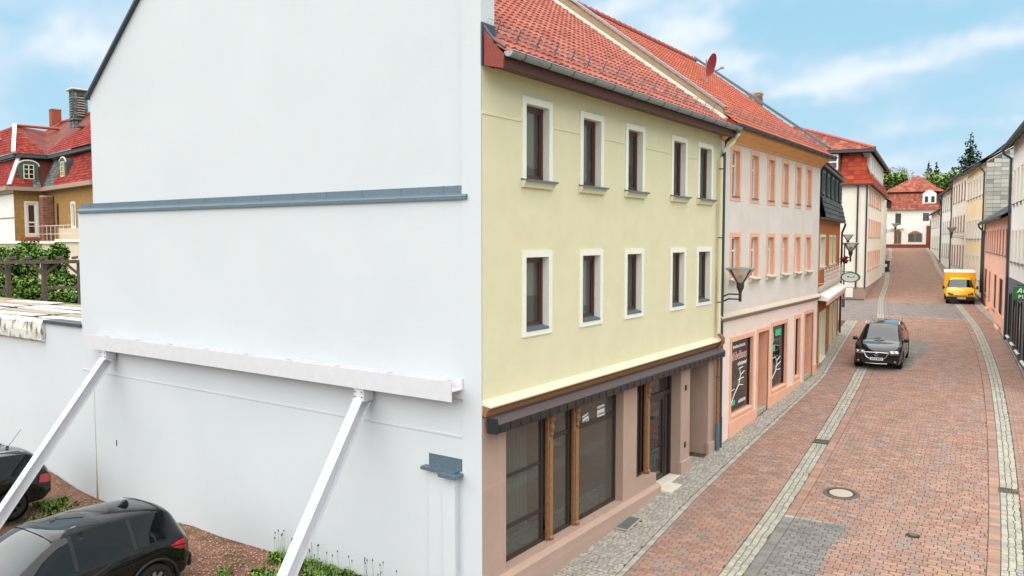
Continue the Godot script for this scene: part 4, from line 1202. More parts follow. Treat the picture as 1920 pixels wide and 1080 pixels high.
	m = MB.new(); m.tube([top + Vector3(0, 0.03, 0), top + Vector3(0, 0.03, -10.28)], 0.11, 10)
	part(rf, "ridge", m, M.ridge_clay)
	for i in 26:
		m = MB.new(); m.tube([top + Vector3(0, 0.035, -0.1 - i * 0.39), top + Vector3(0, 0.035, -0.17 - i * 0.39)], 0.122, 10)
		part(rf, "ridge_tile", m, M.ridge_clay)
	snow_guard(h, o + s * 0.42 + Vector3(0, 0.06, 0.0), Vector3(0, 0, -1), s, 10.2, 17)
	# fire wall standing over the lower roof, with its metal cap
	m = MB.new()
	m.prism(PackedVector2Array([Vector2(-10.1, 9.0), Vector2(0.04, 9.0), Vector2(0.06, 9.72), Vector2(top.x, top.y + 0.10), Vector2(-10.1, 9.64)]), Vector3(0, 0, -10.46), Vector3.RIGHT, Vector3.UP, Vector3(0, 0, -0.20))
	wpart(h, "fire_wall", m, M.firewall)
	for e in [[Vector3(0.12, 9.74, -10.53), top + Vector3(0, 0.20, 0.09)], [Vector3(-10.1, 9.68, -10.53), top + Vector3(0, 0.12, 0.09)]]:
		m = MB.new(); m.bar(e[0], e[1], 0.22, 0.05)
		wpart(h, "verge_flashing", m, M.gutter_zinc)
	m = MB.new(); m.bar(Vector3(0.30, 9.62, -20.93), top + Vector3(0, 0.16, -10.3), 0.20, 0.09)
	wpart(h, "verge_flashing", m, M.zinc)
	m = MB.new()
	m.prism(PackedVector2Array([Vector2(0.0, 9.06), Vector2(0.42, 9.18), Vector2(0.42, 9.28), Vector2(0.0, 9.60)]), Vector3(0, 0, -10.60), Vector3.RIGHT, Vector3.UP, Vector3(0, 0, -0.025))
	wpart(h, "eave_end_board", m, M.red_board)
	m = MB.new(); m.box(Vector3(-5.1, 4.9, -20.95), Vector3(10.1, 9.4, 0.16)); m.box(Vector3(-10.1, 4.9, -15.7), Vector3(0.2, 9.4, 10.3))
	m.prism(PackedVector2Array([Vector2(-10.1, 9.3), Vector2(0.0, 9.3), Vector2(0.0, 9.6), Vector2(top.x, top.y), Vector2(-10.1, 9.6)]), Vector3(0, 0, -20.88), Vector3.RIGHT, Vector3.UP, Vector3(0, 0, -0.14))
	wpart(h, "rear_wall", m, M.pale_plaster)
	# grey downpipe in the joint between the two houses
	m = MB.new()
	m.tube([f.p(0.10, 9.25, 0.47), f.p(0.10, 9.10, 0.45), f.p(0.12, 8.85, 0.12), f.p(0.12, 8.6, 0.08), f.p(0.12, 1.5, 0.08)], 0.045, 10)
	var dp := wpart(h, "downpipe", m, M.dark_zinc)
	m = MB.new(); m.tube([f.p(0.12, 1.5, 0.08), f.p(0.12, 0.6, 0.08)], 0.058, 10)
	part(dp, "standpipe", m, M.dark_zinc)
	# dish and small things on the roof
	var t := thing("satellite_dish", "dark red satellite dish on a grey mast on the bright red roof", "dish", Vector3(-2.2, 11.3, -15.05))
	m = MB.new(); m.tube([Vector3(0, -0.05, 0), Vector3(0, 0.80, 0)], 0.025, 8)
	part(t, "mast", m, M.gutter_zinc)
	m = MB.new()
	var face := Basis.from_euler(Vector3(deg_to_rad(18), deg_to_rad(91), 0)) * Basis.from_euler(Vector3(PI / 2, 0, 0))
	var prf := []
	for i in 9: prf.append(Vector2(0.37 * i / 8.0, 0.09 * pow(i / 8.0, 2)))
	m.lathe(prf, 28, Transform3D(face, Vector3(0.10, 0.62, 0.06)))
	part(t, "bowl", m, M.dish_red)
	m = MB.new(); m.bar(Vector3(0.12, 0.3, 0.06), Vector3(0.55, 0.42, 0.14), 0.03, 0.03); m.cbox(Vector3(0.58, 0.44, 0.14), Vector3(0.1, 0.08, 0.08), 0.02)
	part(t, "feed_arm", m, M.gutter_zinc)
	t = thing("roof_vent", "thin grey vent pipe standing on the roof beside the chimney", "vent pipe", Vector3(-3.15, 11.5, -22.6))
	m = MB.new(); m.tube([Vector3(0, -0.4, 0), Vector3(0, 0.62, 0)], 0.06, 8); m.lathe([Vector2(0.06, 0.60), Vector2(0.10, 0.62), Vector2(0.10, 0.70), Vector2(0.0, 0.74)], 10)
	part(t, "pipe", m, M.gutter_zinc)
func scribble(w: Node3D, f: Fr, a: float, k: float, lines: Array) -> void:
	var m := MB.new()
	for l in lines:
		var pts := []
		for q in l: pts.append(f.p(a + q.x, q.y, k))
		m.tube(pts, 0.012, 4)
	part(w, "drawing", m, M.print_white)

# ---------------------------------------------------------------- orange house with the slate mansard
func make_orange_house() -> void:
	var h := thing("orange_house", "orange plaster house with grey slate mansard and white window grille after the pink house", "house", Vector3(-5, 1.3, -26))
	var f := Fr.new(Vector2(-0.03, -20.98), Vector2(-1.36, -30.3))
	var m := MB.new()
	var ups := [[0.55, 2.35], [4.25, 5.3], [6.1, 6.95]]
	var lows := [[0.95, 3.05], [5.0, 6.2], [6.9, 8.2]]
	var ops := []
	for q in ups: ops.append([q[0], q[1], 5.2, 6.36])
	for q in lows: ops.append([q[0], q[1], 1.5, 3.35])
	wall(m, f, 0, f.len, 0.8, 7.3, ops)
	wpart(h, "facade", m, M.orange_plaster)
	for i in 6:
		var q: Array = ops[i]
		window(h, f, q[0], q[1], q[2], q[3], 0.16, {"frame": M.white_frame, "pane": M.pale_glass, "trim": M.cream_trim, "tw": 0.10, "nv": 1 if i % 3 == 0 else 0, "sill": M.pale_stone, "sp": 0.08})
	m = MB.new(); f.box(m, 0.0, f.len - 0.1, 1.0, 1.0 + 0.9, -0.01, 0.05)
	m = MB.new()
	along(m, f, PackedVector2Array([Vector2(0, 4.46), Vector2(0.0, 4.30), Vector2(0.10, 4.30), Vector2(0.16, 4.42), Vector2(0.16, 4.46)]), 0.05, f.len)
	wpart(h, "string_course", m, M.pale_stone)
	m = MB.new()
	along(m, f, PackedVector2Array([Vector2(0.0, 3.98), Vector2(0.34, 3.95), Vector2(0.37, 3.96), Vector2(0.37, 4.06), Vector2(0.0, 4.24)]), 0.1, f.len - 0.3)
	var hd := wpart(h, "shop_hood", m, M.off_white)
	for i in 6:
		m = MB.new(); along(m, f, PackedVector2Array([Vector2(0.30, 3.80), Vector2(0.34, 3.80), Vector2(0.34, 3.948), Vector2(0.30, 3.948)]), 0.15 + i * 1.5, 1.6 + i * 1.5)
		part(hd, "valance", m, M.salmon)
	# white grille below the upper windows
	m = MB.new()
	for i in 4: m.bar(f.p(0.1, 4.62 + i * 0.16, 0.22), f.p(8.9, 4.62 + i * 0.16, 0.22), 0.016, 0.016)
	for i in 24: m.bar(f.p(0.15 + i * 0.38, 4.55, 0.22), f.p(0.15 + i * 0.38, 5.20 - 0.1 * (i % 3), 0.22), 0.016, 0.016, Vector3.RIGHT)
	for i in 4: m.bar(f.p(0.3 + i * 2.8, 4.6, 0.0), f.p(0.3 + i * 2.8, 4.6, 0.23), 0.02, 0.02)
	wpart(h, "window_grille", m, M.white_frame)
	# slate mansard
	m = MB.new()
	var A := [Vector2(0.22, 7.10), Vector2(0.20, 7.20), Vector2(0.08, 7.60), Vector2(0.02, 7.95), Vector2(0.0, 8.98)]
	for i in A.size() - 1:
		m.quad(f.p(0, A[i].y, A[i].x), f.p(f.len + 0.1, A[i].y, A[i].x), f.p(f.len + 0.1, A[i + 1].y, A[i + 1].x), f.p(0, A[i + 1].y, A[i + 1].x))
	f.box(m, 0, f.len + 0.1, 7.04, 7.10, -0.1, 0.22)
	var mn := wpart(h, "mansard", m, M.slate)
	var st := flat_tile(0.26, 0.2)
	tiles(mn, f.p(0, 7.10, 0.225), f.u, (f.p(0, 7.95, 0.03) - f.p(0, 7.10, 0.22)).normalized(), f.len, 0.9, 0.26, 0.2, st, SLATES, 0, null, "slate")
	tiles(mn, f.p(0, 7.96, 0.025), f.u, Vector3.UP, f.len, 1.0, 0.26, 0.2, st, SLATES, 0, func(a, c): return not ((fmod(a + 0.55, 1.9) < 1.0) and c < 0.92 and a < 9.0), "slate")
	for i in 5:
		window(h, f, 0.12 + i * 1.9 - 0.1, 0.12 + i * 1.9 + 0.62, 7.97, 8.86, -0.07, {"frame": M.slate, "pane": M.dark_glass, "fw": 0.10})
	m = MB.new(); f.box(m, -0.02, f.len + 0.2, 8.98, 9.10, -0.3, 0.16)
	wpart(h, "eave_board", m, M.dark_zinc)
	# upper roof
	var s := (Vector3.UP * 0.72 - f.w).normalized()
	m = MB.new()
	m.quad(f.p(0.0, 9.12, 0.18), f.p(f.len + 0.15, 9.12, 0.18), f.p(f.len + 0.15, 12.55, -4.6), f.p(0.0, 12.55, -4.6))
	m.quad(f.p(f.len + 0.15, 12.55, -4.6), f.p(f.len + 0.15, 9.0, -9.5), f.p(0, 9.0, -9.5), f.p(0, 12.55, -4.6))
	var rf := wpart(h, "roof", m, M.roof_base)
	tiles(rf, f.p(0.0, 9.13, 0.18), f.u, (f.p(0, 12.55, -4.6) - f.p(0, 9.12, 0.18)).normalized(), f.len + 0.1, 5.85, 0.24, 0.335, tile_mesh(0.24, 0.335, 0.03, 4), OLD_CLAY)
	m = MB.new(); m.box(f.p(f.len * 0.5, 5.0, -5.0), Vector3(f.len - 0.1, 8.0, 8.9), f.bas())
	m = MB.new()
	m.quad(f.p(f.len, 0.8, 0), f.p(f.len, 0.8, -9.4), f.p(f.len, 9.1, -9.4), f.p(f.len, 9.1, 0)); m.quad(f.p(0, 0.8, -9.4), f.p(0, 9.1, -9.4), f.p(f.len, 9.1, -9.4), f.p(f.len, 0.8, -9.4))
	m.tri(f.p(f.len, 9.1, 0), f.p(f.len, 9.1, -9.4), f.p(f.len, 12.5, -4.6))
	wpart(h, "rear_wall", m, M.orange_plaster)
	m = MB.new(); m.tube([f.p(f.len - 0.1, 7.04, 0.24), f.p(f.len - 0.1, 6.9, 0.22), f.p(f.len - 0.12, 6.6, 0.1), f.p(f.len - 0.12, 1.8, 0.1)], 0.05, 8)
	wpart(h, "downpipe", m, M.brown_frame)
	# chimney
	var t := thing("chimney", "old brick chimney with a broken cap on the roof behind the pink house", "chimney", Vector3(-3.55, 11.0, -24.1))
	m = MB.new(); m.box(Vector3(0, 0.55, 0), Vector3(0.50, 1.8, 0.46))
	var core := part(t, "shaft", m, M.mortar)
	var bm := MB.new(); bm.cbox(Vector3.ZERO, Vector3(0.235, 0.078, 0.03), 0.006)
	var bme := bm.mesh()
	var mats := []
	for c in [Color(0.36, 0.13, 0.08), Color(0.28, 0.10, 0.07), Color(0.40, 0.19, 0.12)]:
		mats.append(mat("chimney_brick_%d" % mats.size(), c.linear_to_srgb(), 0.9, {"tex": tex.pebble, "scale": 1.5}))
	for j in 16:
		for sd in 2:
			for i in 2:
				var off := (i - 0.5) * 0.25 + (0.06 if j % 2 else -0.0)
				off = clampf(off, -0.133, 0.133)
				var p := Vector3(off, -0.1 + j * 0.094, 0.232) if sd == 0 else Vector3(0.252, -0.1 + j * 0.094, off * 0.9)
				shared(core, "brick", bme, mats[rng.randi() % 3], Transform3D(Basis.IDENTITY if sd == 0 else Basis(Vector3.UP, PI / 2), p))
	m = MB.new(); m.cbox(Vector3(0, 1.46, 0), Vector3(0.58, 0.10, 0.54), 0.02)
	part(t, "cap", m, M.mortar)

# ---------------------------------------------------------------- white house with the red mansard roof at the crossing
func make_mansard_house() -> void:
	var h := thing("mansard_house", "tall white corner house with red tiled mansard roof at the crossing on the left", "house", Vector3(-9, 2.3, -57))
	var K := Vector2(-3.5, -47.6)
	var d1 := Vector2(-0.121, -0.9926)
	var d2 := Vector2(-0.9926, 0.121)
	var Ls := 19.5
	var Wd := 11.0
	var f := Fr.new(K, K + d1 * Ls)                       # street side: left end is near (seen from the street)
	var g := Fr.new(K + d2 * Wd, K)                       # side towards the crossing
	var m := MB.new()
	var ops := []
	for r in [[8.66, 9.72], [6.44, 7.60], [4.18, 5.36]]:
		for i in 6: ops.append([1.2 + i * 2.35, 2.3 + i * 2.35, r[0], r[1]])
	wall(m, f, 0, Ls, 1.6, 10.05, ops)
	wall(m, g, 0, Wd, 1.6, 10.05, [])
	m.quad(f.p(Ls, 1.6), f.p(Ls, 1.6, -Wd), f.p(Ls, 10.05, -Wd), f.p(Ls, 10.05))
	m.quad(f.p(Ls, 1.6, -Wd), f.p(0, 1.6, -Wd), f.p(0, 10.05, -Wd), f.p(Ls, 10.05, -Wd))
	wpart(h, "wall", m, M.cream_plaster)
	for q in ops:
		window(h, f, q[0], q[1], q[2], q[3], 0.05, {"frame": M.white_frame, "pane": M.pale_glass, "trim": M.peach_paint, "tw": 0.09, "tp": 0.03, "nv": 1, "sill": M.pale_stone, "sp": 0.09})
	m = MB.new()
	g.box(m, 0, Wd + 0.03, 1.6, 3.04, 0.0, 0.035); f.box(m, 0.001, Ls, 1.6, 3.04, 0.0, 0.035); 
	wpart(h, "plinth", m, M.plinth_stone)
	# mansard: steep tiled skirt, then the shallow roof
	m = MB.new()
	var P := func(a: float, b: float, y: float) -> Vector3:   # a along the street from the corner, b inward from the street front
		var q := K + d1 * a + d2 * b
		return Vector3(q.x, y, q.y)
	var lo := [P.call(-0.3, -0.3, 9.98), P.call(Ls + 0.3, -0.3, 9.98), P.call(Ls + 0.3, Wd + 0.3, 9.98), P.call(-0.3, Wd + 0.3, 9.98)]
	var hi := [P.call(0.45, 0.5, 12.2), P.call(Ls - 0.5, 0.5, 12.2), P.call(Ls - 0.5, Wd - 0.5, 12.2), P.call(0.45, Wd - 0.5, 12.2)]
	for i in 4:
		var j := (i + 1) % 4
		m.quad(lo[i], lo[j], hi[j], hi[i])
	m.quad(lo[3], lo[2], lo[1], lo[0])
	var mn := wpart(h, "mansard", m, M.roof_base)
	var bt := flat_tile(0.40, 0.32)
	var sk := func(A: Vector3, B: Vector3, C: Vector3, D: Vector3, skip) -> void:
		var u := (B - A).normalized()
		var mid := (C + D) * 0.5 - (A + B) * 0.5
		var s := (mid - u * mid.dot(u)).normalized()
		var L := mid.dot(s)
		var a0 := (D - A).dot(u)
		var a1 := (C - A).dot(u)
		var W := (B - A).length()
		tiles(mn, A, u, s, W, L, 0.40, 0.32, bt, MANSARD_CLAY, 0, func(a, c): return a > a0 * c / L - 0.05 and a < W - (W - a1) * c / L + 0.05 and not (skip != null and skip.call(a, c)))
	sk.call(lo[3], lo[0], hi[0], hi[3], func(a, c): return a > Wd - 3.2 - 0.05 and a < Wd - 1.35 and c > 0.75)
	sk.call(lo[0], lo[1], hi[1], hi[0], func(a, c): return a > 1.2 and a < 16.0 and c > 0.7)
	# dormer windows
	for i in 3:
		window(h, g, Wd - 3.5 - i * 2.4 + 0.3, Wd - 2.0 - i * 2.4 + 0.1, 11.0, 12.05, 0.05 - 0.1 * (0 if i else 1), {"frame": M.white_frame, "pane": M.pale_glass, "fw": 0.10, "nv": 1, "tr": [0.5], "trim": M.eave_wood, "tw": 0.12})
	m = MB.new()
	f.box(m, 0.9, 15.9, 10.7, 12.15, -0.9, 0.02)
	var dm := wpart(h, "dormer", m, M.off_white)
	m = MB.new()
	f.box(m, 0.88, 15.92, 10.62, 10.70, -0.9, 0.08)
	part(dm, "sill", m, M.brown_frame)
	for i in 6: window(h, f, 1.3 + i * 2.4, 2.9 + i * 2.4, 10.85, 12.0, -0.05, {"frame": M.white_frame, "pane": M.pale_glass, "fw": 0.1, "nv": 1})
	m = MB.new()
	var e := [P.call(-0.25, -0.35, 12.28), P.call(Ls + 0.3, -0.35, 12.28), P.call(Ls + 0.3, Wd + 0.3, 12.28), P.call(-0.25, Wd + 0.3, 12.28)]
	var r0: Vector3 = P.call(5.2, Wd * 0.5, 14.65)
	var r1: Vector3 = P.call(Ls - 5.2, Wd * 0.5, 14.65)
	m.quad(e[0], e[1], r1, r0); m.tri(e[1], e[2], r1); m.quad(e[2], e[3], r0, r1); m.tri(e[3], e[0], r0)
	var rf := wpart(h, "roof", m, M.roof_base)
	var tm := tile_mesh(0.30, 0.335, 0.04, 4)
	for q in [[e[3], e[0], r0, r0], [e[0], e[1], r1, r0]]:
		var A: Vector3 = q[0]; var B: Vector3 = q[1]; var C: Vector3 = q[2]; var D: Vector3 = q[3]
		var u := (B - A).normalized()
		var mid := (C + D) * 0.5 - (A + B) * 0.5
		var s := (D - A) - u * (D - A).dot(u)
		var L := s.length()
		var a0 := (D - A).dot(u)
		var a1 := (C - A).dot(u)
		var W := (B - A).length()
		tiles(rf, A, u, s / L, W, L, 0.30, 0.335, tm, OLD_CLAY, 0, func(a, c): return a > a0 * c / L and a < W - (W - a1) * c / L)
	for q in [[e[0], r0], [e[3], r0], [r0, r1], [e[1], r1]]:
		m = MB.new(); m.tube([q[0] + Vector3.UP * 0.05, q[1] + Vector3.UP * 0.08], 0.12, 8)
		part(rf, "hip", m, M.ridge_clay)
	m = MB.new()
	for q in [[e[0], e[1]], [e[3], e[0]], [e[1], e[2]], [e[2], e[3]]]: m.bar(q[0] + Vector3(0, -0.10, 0), q[1] + Vector3(0, -0.10, 0), 0.14, 0.16)
	wpart(h, "eave_gutter", m, M.dark_zinc)
	m = MB.new()
	for q in [[lo[0], lo[1]], [lo[3], lo[0]]]: m.bar(q[0] + Vector3(0, -0.03, 0), q[1] + Vector3(0, -0.03, 0), 0.10, 0.10)
	wpart(h, "skirt_gutter", m, M.brown_frame)
	for a in [Wd - 0.62, Wd - 0.06]:
		m = MB.new(); m.tube([g.p(a, 9.95, 0.2), g.p(a, 9.8, 0.1), g.p(a, 3.0, 0.09)], 0.055, 8)
		wpart(h, "downpipe", m, M.dark_zinc)
	m = MB.new(); g.box(m, Wd - 1.25, Wd - 0.78, 2.35, 3.0, 0.04, 0.07)
	wpart(h, "notice_board", m, M.paper)
	# the next houses up the left side
	low_house("grey_house", "narrow pale house up the street behind the red mansard house", Vector2(-6.05, -69.0), Vector2(-9.0, -86.0), 9.0, 9.8, 2.6, M.off_white, [[7.2, 8.4, 6, 0.8], [4.6, 5.8, 6, 0.8]], {"roof": OLD_CLAY, "frame": M.white_frame})
	low_house("yellow_house", "small yellow house at the left end of the street", Vector2(-9.1, -87.0), Vector2(-12.2, -101.0), 9.0, 10.4, 2.6, M.warm_plaster, [[7.8, 9.0, 5, 0.8], [5.5, 6.8, 5, 0.8]], {"roof": OLD_CLAY, "frame": M.white_frame})
# a plain terraced house: street front from left to right as one faces it
func low_house(called: String, label: String, l: Vector2, r: Vector2, deep: float, eave: float, rise: float, wm: Material, rows: Array, o := {}) -> Node3D:
	var mid := (l + r) * 0.5
	var f := Fr.new(l, r)
	var h := thing(called, label, "house", Vector3(mid.x, gy(mid.y), mid.y) - f.w * deep * 0.5)
	var base := minf(gy(l.y), gy(r.y)) - 0.5
	var m := MB.new()
	var ops := []
	for q in rows:
		var n: int = q[2]
		var e: float = o.get("edge", 0.8)
		var pitch := (f.len - 2 * e) / n
		for i in n:
			var c := e + (i + 0.5) * pitch
			ops.append([c - q[3] * 0.5, c + q[3] * 0.5, q[0], q[1]])
	for q in o.get("doors", []): ops.append(q)
	wall(m, f, 0, f.len, base, eave, ops)
	m.quad(f.p(0, base, -deep), f.p(0, base, 0), f.p(0, eave, 0), f.p(0, eave, -deep)); m.quad(f.p(f.len, base, 0), f.p(f.len, base, -deep), f.p(f.len, eave, -deep), f.p(f.len, eave, 0))
	m.quad(f.p(f.len, base, -deep), f.p(0, base, -deep), f.p(0, eave, -deep), f.p(f.len, eave, -deep))
	m.tri(f.p(0, eave, -deep), f.p(0, eave, 0), f.p(0, eave + rise, -deep * 0.5)); m.tri(f.p(f.len, eave, 0), f.p(f.len, eave, -deep), f.p(f.len, eave + rise, -deep * 0.5))
	wpart(h, "wall", m, wm)
	var wo := {"frame": o.get("frame", M.white_frame), "pane": M.pale_glass if o.get("pale", true) else M.dark_glass, "nv": 1, "trim": o.get("trim", M.white_trim), "tw": o.get("tw", 0.10), "tp": 0.025, "sill": M.zinc, "sp": 0.10}
	for q in ops: window(h, f, q[0], q[1], q[2], q[3], 0.05, wo)
	if o.has("base"):
		m = MB.new(); f.box(m, 0.0, f.len, base, o.base_y, 0.0, 0.03)
		wpart(h, "base_band", m, o.base)
	m = MB.new()
	var ov := 0.38
	var k := rise / (deep * 0.5)
	var s := (Vector3.UP * k - f.w).normalized()
	var A := f.p(0, eave - ov * k + 0.14, ov)
	var R := f.p(0, eave + rise + 0.14, -deep * 0.5)
	var L := f.u * f.len
	m.quad(A, A + L, R + L, R)
	m.quad(R, R + L, f.p(f.len, eave - ov * k + 0.14, -deep - ov), f.p(0, eave - ov * k + 0.14, -deep - ov))
	m.quad(A - Vector3.UP * 0.12, f.p(0, eave - 0.02, 0), f.p(f.len, eave - 0.02, 0), A + L - Vector3.UP * 0.12)
	m.quad(A, A - Vector3.UP * 0.12, A + L - Vector3.UP * 0.12, A + L)
	var rf := wpart(h, "roof", m, o.get("deck", M.roof_base))
	if o.has("roof"):
		tiles(rf, A + s * 0.02, f.u, s, f.len, (R - A).length() - 0.1, 0.30, 0.34, tile_mesh(0.30, 0.34, 0.035, 4), o.roof)
	m = MB.new(); m.tube([R + Vector3.UP * 0.04, R + L + Vector3.UP * 0.04], 0.10, 8)
	part(rf, "ridge", m, o.get("ridge", M.ridge_clay))
	gutter(h, f, 0, f.len, ov + 0.04, A.y - f.o.y - 0.02, 0.07, M.dark_zinc)
	if o.has("pipe"):
		for a in o.pipe:
			m = MB.new(); m.tube([f.p(a, A.y - 0.08, ov + 0.04), f.p(a, A.y - 0.25, ov), f.p(a, eave - 0.7, 0.09), f.p(a, base + 0.9, 0.09)], 0.055, 8)
			wpart(h, "downpipe", m, M.dark_zinc)
	return h

# ---------------------------------------------------------------- the right side of the street and its far end
func make_right_side() -> void:
	# faced from the street, the left end of each front is the far one... the camera's side is on the right
	var h := low_house("white_house", "white house with slate grey ground floor at the right edge of the picture", Vector2(5.50, -31.95), Vector2(6.98, -20.5), 9.0, 10.55, 4.4, M.off_white,
		[[7.78, 9.24, 7, 0.82], [5.30, 6.62, 7, 0.82]], {"deck": M.slate, "trim": M.white_trim, "edge": 0.5, "base": M.slate_paint, "base_y": 4.6, "ridge": M.dark_zinc, "roof": SLATES, "doors": [], "pipe": [0.12]})
	var f := Fr.new(Vector2(5.50, -31.95), Vector2(6.98, -20.5))
	for q in [[1.2, 2.2, 4.0], [3.2, 4.3, 4.2], [5.2, 6.4, 3.9], [7.6, 9.0, 4.0]]:
		var zz := f.p(q[0], 0).z
		window(h, f, q[0], q[1], gy(zz) + 0.35, q[2], -0.045, {"name": "shop_window", "frame": M.dark_frame, "pane": M.dark_glass, "fw": 0.07, "sill": M.pale_stone, "sp": 0.16})
	# green hanging sign
	var at := f.p(9.75, 4.42, 0.0)
	var t := thing("green_sign", "green hanging sign with white letters on the grey ground floor at the right edge", "sign", at + Vector3(-0.20, 0, 0))
	var m := MB.new(); m.cbox(Vector3.ZERO, Vector3(0.84, 0.46, 0.10), 0.01)
	part(t, "panel", m, M.sign_green)
	txt("ACC", 0.21, M.sign_white, t, Transform3D(Basis.IDENTITY, Vector3(-0.06, 0.10, 0.052)), "lettering", false, 0.25, 1.15)
	txt("PLUS", 0.155, M.sign_white, t, Transform3D(Basis.IDENTITY, Vector3(-0.06, -0.11, 0.052)), "lettering", false, 0.0, 1.15)
	m = MB.new(); m.tube([Vector3(-0.3, 0.29, 0), Vector3(0.55, 0.29, 0)], 0.02, 6); m.tube([Vector3(-0.28, 0.22, 0), Vector3(-0.28, 0.30, 0)], 0.012, 6); m.tube([Vector3(0.28, 0.22, 0), Vector3(0.28, 0.30, 0)], 0.012, 6)
	part(t, "bracket", m, M.black_metal)
	# low pink house
	h = low_house("salmon_house", "low salmon pink house with dark roof between the white and the yellow house", Vector2(3.20, -49.9), Vector2(5.46, -32.05), 8.0, 7.42, 2.7, M.salmon,
		[[5.5, 6.78, 9, 0.85]], {"roof": SLATES, "deck": M.slate, "ridge": M.dark_zinc, "trim": M.salmon, "frame": M.brown_frame, "edge": 0.4, "doors": [[1.0, 3.0, 2.9, 4.45], [5.2, 6.4, 2.2, 4.4], [9.6, 11.2, 2.5, 4.4], [13.2, 15.4, 2.0, 4.35]], "pipe": [0.2]})
	f = Fr.new(Vector2(3.20, -49.9), Vector2(5.46, -32.05))
	m = MB.new(); f.box(m, 0, f.len, 1.3, 2.6, 0.0, 0.03)
	wpart(h, "base_band", m, M.peach_paint)
	for q in [[5.2, 6.4, 2.42], [13.2, 15.4, 2.12]]:
		m = MB.new(); f.box(m, q[0], q[1], 1.2, q[2] - 0.12, 0.0, 0.2, 0.02)
		wpart(h, "door_step", m, M.peach_paint)
	# yellow house with the bare gable hung with stone-grey shingles
	h = low_house("tall_yellow_house", "tall warm yellow house with white window bands and grey shingled gable beyond the salmon house", Vector2(1.05, -61.1), Vector2(3.12, -50.1), 11.0, 11.35, 3.4, M.warm_plaster,
		[[9.22, 10.55, 6, 1.0], [6.3, 7.6, 6, 1.0], [3.5, 5.1, 5, 0.9]], {"deck": M.zinc, "trim": M.white_trim, "tw": 0.16, "edge": 0.3, "ridge": M.dark_zinc, "pipe": [10.9]})
	f = Fr.new(Vector2(1.05, -61.1), Vector2(3.12, -50.1))
	var g := Fr.new(Vector2(3.12, -50.1) + Vector2(f.w.x, f.w.z) * 0.02, Vector2(3.12, -50.1) - Vector2(f.w.x, f.w.z) * 11.0)
	m = MB.new()
	m.prism(PackedVector2Array([Vector2(0.0, 6.6), Vector2(11.0, 6.6), Vector2(11.0, 11.3), Vector2(5.5, 14.7), Vector2(0.0, 11.3)]), g.p(0, 0, 0.06), g.u, Vector3.UP, -g.w * 0.05)
	var gb := wpart(h, "gable_cladding", m, M.slate)
	tiles(gb, g.p(0, 7.3, 0.062), g.u, Vector3.UP, 11.0, 7.2, 0.42, 0.26, flat_tile(0.42, 0.26), [Color(0.50, 0.49, 0.43), Color(0.43, 0.43, 0.38), Color(0.56, 0.54, 0.48), Color(0.36, 0.36, 0.32)], 0, func(a, c): return c + 7.3 < 11.2 + minf(a, 11.0 - a) * 0.6 and not (a > 3.4 and c < 2.6), "shingle")
	m = MB.new(); g.box(m, 3.5, 9.8, 7.2, 9.8, 0.062, 0.075)
	part(gb, "dark_patch", m, M.slate)
	# beige, white and low white houses
	low_house("beige_house", "beige house with brown framed windows and a wall lamp on the right side", Vector2(-1.12, -72.2), Vector2(1.03, -61.2), 10.0, 11.6, 3.3, M.cream_plaster,
		[[9.4, 10.9, 5, 0.85], [6.9, 8.2, 5, 0.85], [4.0, 5.8, 5, 0.85]], {"deck": M.slate, "roof": SLATES, "trim": M.pink_plaster, "frame": M.brown_frame, "edge": 0.3, "ridge": M.dark_zinc, "pipe": [0.15]})
	low_house("slim_white_house", "slim white house with grey downpipe before the low brown roofed house", Vector2(-3.18, -83.0), Vector2(-1.14, -72.3), 9.0, 10.9, 2.9, M.off_white,
		[[9.0, 10.3, 4, 0.85], [6.8, 8.0, 4, 0.85], [4.6, 5.9, 4, 0.85]], {"roof": OLD_CLAY, "trim": M.white_trim, "frame": M.brown_frame, "pipe": [0.15]})
	low_house("steep_house", "house with a tall pale gable rising behind the beige house roof", Vector2(-2.4, -83.5), Vector2(-0.75, -73.4), 11.4, 11.7, 4.9, M.off_white, [[9.0, 10.3, 3, 0.9]], {"deck": M.zinc, "ridge": M.dark_zinc})
	low_house("low_white_house", "low white house with brown tiled roof near the end of the street", Vector2(-6.9, -104.5), Vector2(-3.2, -83.1), 8.0, 9.4, 2.4, M.off_white,
		[[7.6, 8.8, 6, 0.9], [5.2, 6.6, 6, 0.9]], {"roof": OLD_CLAY, "trim": M.white_trim, "frame": M.brown_frame, "pipe": [0.2, 21.4]})
	# the house that closes the street
	var F := Fr.new(Vector2(-13.6, -107.4), Vector2(-6.6, -108.3))
	h = thing("end_house", "white house with red hipped mansard roof and arched window closing the street", "house", F.p(3.5, 5.0, -4.0))
	m = MB.new()
	wall(m, F, 0, F.len, 4.3, 10.25, [[2.0, 2.7, 8.2, 9.75], [5.3, 6.0, 8.7, 9.75], [1.9, 2.8, 5.65, 7.3], [3.6, 5.3, 5.9, 7.0]])
	m.quad(F.p(0, 4.3, -8), F.p(0, 4.3, 0), F.p(0, 10.25, 0), F.p(0, 10.25, -8)); m.quad(F.p(F.len, 4.3, 0), F.p(F.len, 4.3, -8), F.p(F.len, 10.25, -8), F.p(F.len, 10.25, 0))
	wpart(h, "wall", m, M.off_white)
	var wo := {"frame": M.oak, "pane": M.pale_glass, "trim": M.oak, "tw": 0.06, "fw": 0.09}
	window(h, F, 2.0, 2.7, 8.2, 9.75, 0.1, {"frame": M.brown_frame, "pane": M.pale_glass, "fw": 0.1, "tr": [0.33, 0.66]})
	window(h, F, 5.3, 6.0, 8.7, 9.75, 0.1, {"frame": M.brown_frame, "pane": M.pale_glass, "fw": 0.1})
